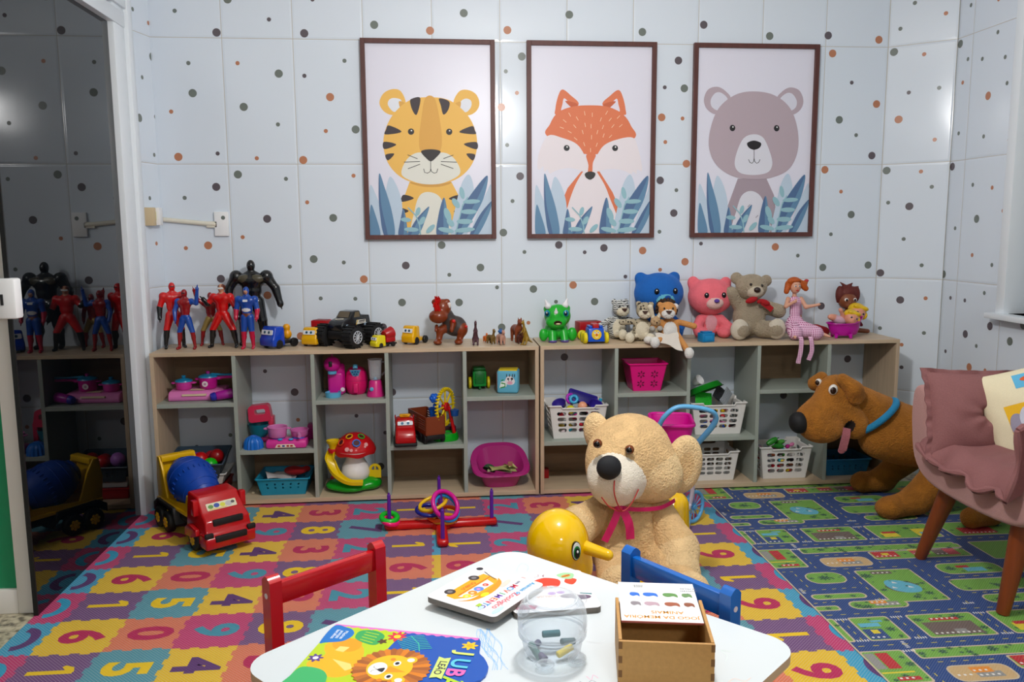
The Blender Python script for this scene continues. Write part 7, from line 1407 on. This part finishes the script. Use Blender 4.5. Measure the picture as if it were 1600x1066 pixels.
sdf('body', [E((0, .02, .045), (.022, .02, .03), GRY), E((-.018, -.005, .065), (.014, .013, .013), GRY), E((.018, -.005, .065), (.014, .013, .013), GRY), L_((-.01, .02, .03), (-.035, -.03, .014), .012, .016, CRM), L_((.01, .02, .03), (.02, -.03, .02), .012, .014, CRM), E((-.045, -.05, .018), (.024, .022, .018), plush('d8d4cc'))], .0033, .006, t)
h_ = sdf('head', [E((0, .005, .098), (.024, .022, .023), BUN), L_((-.012, .01, .115), (-.028, .0, .165), .009, .013, CRM), L_((.012, .01, .115), (.040, .0, .158), .009, .014, CRM)], .003, .005, t)
f = MB(); f.ball((0, -.018, .095), (.004, .003, .003), BRN); f.tube([(0, -.019, .093), (0, -.018, .086)], .001, BRN, 6)
for sx in (-1, 1): f.tube([(sx*.011-.004, -.014, .103), (sx*.011, -.017, .1005), (sx*.011+.004, -.014, .103)], .001, BRN, 6)
f.build('face_details', h_)
f = MB(); cf = cloth('d0c8be')
def clf(top): return lambda u, v: ((u*.10-.01)+(0 if top else .0), -.025-.085*v*(.5+.5*u)-.02*u, .045-.028*v-.04*u*v+.004*math.sin(u*9+v*4)-(0 if top else .0015))
f.grid(clf(True), 20, 14, cf); f.grid(lambda u, v: clf(False)(1-u, v), 20, 14, cf); f.build('comfort_cloth', t)
def bigplush(name, label, loc, rz, c, c2, eyep, nose, s, cloth_, ears, tiltz=0, ex=(-.052, .055)):
    C1, C2 = plush(c, .05), plush(c2, .04); t = thing(name, label, 'stuffed animal', loc, rz, s=s)
    sdf('body', [E((0, .01, .065), (.062, .05, .07), C1), PT((0, -.05, .075), (.032, .04, .05), plush(cloth_, .03)), L_((-.05, -.02, .09), (-.085, -.06, .055), .026, .022, C1), L_((.05, -.02, .09), (.085, -.06, .055), .026, .022, C1), E((-.06, -.06, .028), (.036, .042, .028), C1), E((.06, -.06, .028), (.036, .042, .028), C1)], .0055, .015, t)
    P = [E((0, -.01, .205), (.115, .082, .092), C1, k=.02), E((0, -.078, .178), (.042, .028, .030), plush(eyep, .03), k=.01)]+[(E(a, b, C1, r_) if b else None) for a, b, r_ in ears]
    h_ = sdf('head', [p for p in P if p], .0055, .02, t)
    f = MB(); f.ball((0, -.112, .192), (.014, .009, .010), plush(nose, .05)); f.build('nose', h_)
    for x in ex:
        y = -.010-.082*math.sqrt(max(0, 1-(x/.115)**2-((.215-.205)/.092)**2))
        f = MB(); f.ball((x, y-.001, .218), (.012, .008, .014), mat('0c0c10', .15)); f.ball((x-.003, y-.008, .223), (.003, .002, .003), mat('e8e8e8', .3), nu=10, nv=6); f.build('eye', h_)
    return t
bigplush('plush_toy', 'large blue round headed plush bear behind the small soft animals', (1.115, 4.105, ZT), 8, '1560b4', '2a7fc4', '62b0c8', '0f4796', 1.11, '4a90bc', (((-.082, .01, .272), (.028, .018, .028), (0, 0, 0)), ((.082, .01, .272), (.028, .018, .028), (0, 0, 0))), ex=(-.042, .046))
bigplush('plush_toy', 'coral pink plush bear with a violet nose, beside the grey bear', (1.385, 4.11, ZT), 0, 'ea6e7a', 'ee8490', 'e0b8b2', '5a3c96', 1.0, 'd89aa4', (((-.085, .01, .275), (.030, .018, .034), (0, 0, 0)), ((.085, .01, .272), (.030, .018, .032), (0, 0, 0))), ex=(-.044, .044))
f = MB(); f.box(-.034, .034, -.025, .025, 0, .045, mat('1478b0', .3), .004); f.box(-.022, .022, -.0265, -.024, .008, .034, mat('1a86c0', .3), .003); f.box(-.025, .025, -.018, .018, .045, .052, mat('1478b0', .3), .003); o = f.build('toy_block'); place(o, (1.31, 3.925, ZT), 15); tag(o, 'blue toy block in front of the coral pink plush', 'toy block')
# grey bear with a red bow
GB, GB2 = fur('9d8f7a', .08), plush('c4b8a4', .04); t = thing('plush_bear', 'greyish beige teddy bear with a red bow on top of the right unit', 'teddy bear', (1.575, 4.06, ZT), 0)
sdf('body', [E((0, .0, .10), (.082, .07, .095), GB), E((0, 0, .165), (.06, .055, .05), GB), L_((-.06, 0, .17), (-.10, -.01, .225), .033, .034, GB), L_((.06, -.01, .16), (.135, -.045, .135), .033, .036, GB), L_((-.05, -.05, .045), (-.085, -.10, .05), .042, .045, GB), L_((.05, -.05, .045), (.095, -.10, .05), .042, .045, GB), E((-.092, -.118, .055), (.042, .022, .052), plush('c9bfae', .05)), E((.10, -.118, .055), (.042, .022, .052), plush('c9bfae', .05))], .005, .014, t)
h_ = sdf('head', [E((.0, -.02, .255), (.078, .068, .066), GB), E((.0, -.068, .236), (.040, .034, .032), GB2, k=.012), E((-.072, .0, .30), (.030, .02, .030), GB), E((.082, .0, .285), (.030, .02, .030), GB)], .0048, .012, t)
f = MB(); f.ball((-.002, -.103, .247), (.017, .012, .014), mat('2a1812', .4)); f.build('nose', h_)
for x, z in ((-.026, .272), (.030, .266)): f = MB(); f.ball((x, -.080, z), .0075, mat('1c120e', .15)); f.build('eye', h_)
f = MB(); rbm = cloth('a01018')
for sx in (-1, 1): f.ball((sx*.032+.01, -.085, .19-sx*.006), (.032, .014, .015), rbm, (0, sx*18, 0))
f.ball((.012, -.094, .188), (.010, .010, .010), rbm); f.build('bow', t); strap(spl([(.03, -.09, .185), (.06, -.085, .165), (.085, -.085, .145)], 4, False), .028, rbm, (0, -1, .2)).build('bow_tail', t)

# ---------------------------------------------------------------- dolls and the little tub
SK = mat('d09a80', .45); GING = mat('96306e', .8, kind='gingham', scale=120.); HR = mat('b0500f', .55, .4, 220, .3)
t = thing('doll', 'ginger haired doll in a pink gingham dress seated on the shelf edge', 'doll', (1.80, 4.0, ZT+.012), 0)
dr = sdf('body', [E((-.015, .0, .165), (.030, .022, .035), GING), E((-.012, .0, .12), (.027, .021, .045), GING), E((-.01, .0, .06), (.045, .035, .045), GING), L_((-.03, -.01, .045), (-.045, -.09, .025), .035, .035, GING), L_((.01, -.01, .045), (.06, -.09, .022), .035, .035, GING), E((.01, -.075, .028), (.075, .035, .030), GING), L_((-.018, 0, .19), (-.018, 0, .215), .011, .010, SK),
    L_((-.05, .0, .185), (-.068, -.02, .15), .011, .010, SK), L_((-.068, -.02, .15), (-.035, -.045, .175), .010, .007, SK), L_((.018, .0, .185), (.035, -.02, .145), .011, .010, SK), L_((.035, -.02, .145), (.082, -.05, .158), .010, .007, SK), E((.088, -.052, .16), (.010, .005, .006), SK), E((-.03, -.048, .18), (.007, .005, .010), SK),
    L_((-.055, -.10, .018), (-.060, -.125, .006), .009, .006, SK), L_((.09, -.095, .018), (.115, -.122, .008), .010, .006, SK)], .0032, .006, t)
for a, b, c in (((-.032, -.118, .01), (-.034, -.132, -.06), (-.045, -.13, -.12)), ((.018, -.118, .01), (.022, -.132, -.06), (.008, -.13, -.105))): strap(spl([a, (a[0], -.132, -.01), b, c], 5, False), .022, GING).build('dress_tie', dr)
h_ = sdf('head', [E((-.018, -.008, .245), (.026, .027, .034), SK)], .003, .005, t)
f = MB()
for x in (-.028, -.008): f.ball((x, -.033, .25), (.0058, .003, .0036), mat('e8e8e8', .3), nu=10, nv=6); f.ball((x, -.0358, .25), (.003, .0012, .0032), mat('31506a', .3), nu=8, nv=6); f.tube([(x-.006, -.034, .258), (x, -.036, .260), (x+.006, -.034, .258)], .0008, mat('6a3414'), 5)
f.ball((-.018, -.037, .243), (.0028, .004, .005), SK); f.ball((-.018, -.0335, .229), (.0075, .003, .0034), mat('c0342c', .3)); f.build('face_details', h_)
sdf('hair', [E((-.018, .010, .260), (.040, .030, .034), HR), L_((-.05, .0, .26), (-.062, -.005, .222), .017, .013, HR), L_((.012, .0, .262), (.038, -.003, .236), .018, .014, HR), E((-.045, -.012, .275), (.016, .014, .016), HR), E((.03, .0, .262), (.018, .012, .012), HR), E((-.018, -.018, .278), (.024, .014, .010), HR), E((.042, 0, .275), (.012, .008, .008), mat('b03030', .5))], .0032, .006, h_)
t = thing('doll', 'doll in a dark red skirt lying behind the gingham doll and the tub', 'doll', (1.905, 4.06, ZT), 0); sdf('skirt', [E((0, 0, .03), (.055, .035, .03), cloth('8c0e18')), L_((-.04, 0, .035), (-.06, 0, .06), .02, .012, cloth('8c0e18')), L_((.03, 0, .03), (.075, .01, .02), .028, .025, cloth('8c0e18'))], .004, .01, t)
sdf('sleeve', [L_((-.06, .02, .12), (-.055, .03, .155), .018, .012, cloth('c9a0b4')), L_((-.06, .02, .12), (-.055, .01, .07), .012, .012, SK)], .004, .008, t)
# magenta little tub with dolls
t = thing('toy_tub', 'small magenta footed tub with two blonde dolls at the window end', 'toy tub', (2.04, 3.985, ZT), 0); MT2 = mat('b80c9c', .28)
n_ = 40; f = MB(); vs = []
def rg(w_, d, z, up=0, cx=0): return [(cx+w_/2*math.cos(a), d/2*math.sin(a), z+up*max(0, math.cos(a))**2) for a in [2*PI*i/n_ for i in range(n_)]]
R_ = [rg(.11, .07, .012), rg(.135, .085, .02), rg(.155, .098, .05), rg(.168, .108, .068, .026), rg(.182, .118, .072, .030), rg(.18, .116, .076, .032), rg(.158, .10, .070, .028), rg(.14, .088, .04), rg(.12, .07, .02)]
for r_ in R_: vs += r_
f.add(vs, [(j*n_+i, j*n_+(i+1) % n_, (j+1)*n_+(i+1) % n_, (j+1)*n_+i) for j in range(len(R_)-1) for i in range(n_)]+[tuple(range(n_))[::-1], tuple((len(R_)-1)*n_+i for i in range(n_))], MT2, True); f.build('body', t)
for x, y in ((-.05, -.028), (.012, -.045), (-.04, .03), (.045, .03)): f = MB(); f.cyl((x, y, .022), (x*1.1, y*1.15, .0), .011, MT2, .007, n=12, bev=.002); f.build('foot', t)
YH = mat('d9b010', .4, .3, 150); BSK = mat('d49078', .4)
def dollhead(t, c, r, hairm, tilt, skin=BSK):
    h_ = sdf('head', [E(c, (r, r*.95, r*1.02), skin), E((c[0], c[1]-r*.95, c[2]-r*.15), (r*.14, r*.14, r*.12), skin), E((c[0], c[1]-r*.55, c[2]-r*.45), (r*.55, r*.4, r*.4), skin)], .0035, .006, t)
    f = MB()
    for x in (-.4, .35): f.ball((c[0]+x*r, c[1]-r*.86, c[2]+.05*r), (r*.17, r*.08, r*.13), mat('30506c', .2), nu=10, nv=6); f.ball((c[0]+x*r, c[1]-r*.92, c[2]+.05*r), (r*.08, r*.05, r*.09), mat('101014', .2), nu=8, nv=6)
    f.ball((c[0]-.02*r, c[1]-r*.88, c[2]-.45*r), (r*.16, r*.06, r*.07), mat('b84a48', .4), nu=10, nv=6); f.build('face_details', h_)
    if hairm == 'long': return h_
    sdf('hair', [E((c[0], c[1]+r*.2, c[2]+r*.35), (r*1.08, r*1.0, r*.85), hairm), E((c[0]+r*.4, c[1]-r*.5, c[2]+r*.75), (r*.6, r*.35, r*.28), hairm), E((c[0]-r*.5, c[1]-r*.5, c[2]+r*.68), (r*.45, r*.3, r*.22), hairm), E((c[0]+r*.95, c[1], c[2]-.05*r), (r*.35, r*.6, r*.5), hairm)], .0033, .005, h_)
    return h_
t = thing('doll', 'blonde baby doll in a pale pink outfit lying in front inside the magenta tub', 'doll', (2.045, 3.975, .805), 0, ry=18)
sdf('body', [E((-.045, 0, .01), (.04, .026, .022), cloth('c8a4b4')), E((-.085, -.005, .012), (.02, .018, .016), BSK), L_((-.03, -.01, .03), (-.06, -.02, .055), .010, .009, BSK), E((-.064, -.022, .06), (.012, .008, .010), BSK), L_((-.07, .0, .02), (-.10, -.01, .01), .012, .010, BSK)], .0033, .006, t); dollhead(t, (.006, -.015, .038), .036, YH, 0)
t = thing('doll', 'blonde doll leaning behind the baby doll at the head of the magenta tub', 'doll', (2.11, 4.03, .815), 0, ry=20)
sdf('body', [L_((0, 0, -.01), (.0, .0, -.035), .022, .025, cloth('8c0e28'))], .004, .006, t); dollhead(t, (.0, -.005, .045), .042, YH, 0)
DSK = mat('7c4428', .45); RH = mat('5c1c14', .6, .5, 250, .25)
t = thing('doll', 'brown skinned doll with messy dark red hair behind the magenta tub', 'doll', (2.125, 4.125, ZT), 0)
sdf('body', [E((0, .01, .06), (.035, .03, .06), cloth('5c1018')), L_((.03, -.01, .02), (.10, -.03, .015), .013, .012, DSK), L_((0, 0, .11), (0, 0, .13), .012, .012, DSK), L_((.05, 0, .08), (.075, -.01, .045), .011, .009, cloth('6a0f20'))], .004, .006, t)
h_ = sdf('head', [E((-.005, -.005, .175), (.047, .042, .046), DSK), E((-.005, -.045, .165), (.008, .008, .007), DSK), E((-.005, -.03, .15), (.026, .018, .018), DSK)], .0035, .006, t)
f = MB()
for x in (-.027, .017): f.ball((x, -.041, .18), (.011, .005, .009), mat('e8e0dc', .2)); f.ball((x, -.0445, .179), (.006, .003, .007), mat('1c100c', .15))
f.ball((-.005, -.045, .152), (.009, .004, .004), mat('8c3430', .4)); f.build('face_details', h_)
sdf('hair', [E((0, .012, .21), (.056, .046, .042), RH), E((-.045, .0, .205), (.02, .022, .045), RH), E((.045, .0, .205), (.018, .022, .04), RH), L_((-.015, .0, .245), (-.045, .0, .268), .010, .003, RH), L_((.0, .0, .245), (.02, .0, .262), .012, .004, RH), L_((.03, .0, .235), (.055, .0, .245), .010, .003, RH), L_((-.05, .0, .19), (-.056, .0, .165), .012, .004, RH)], .0035, .006, h_)
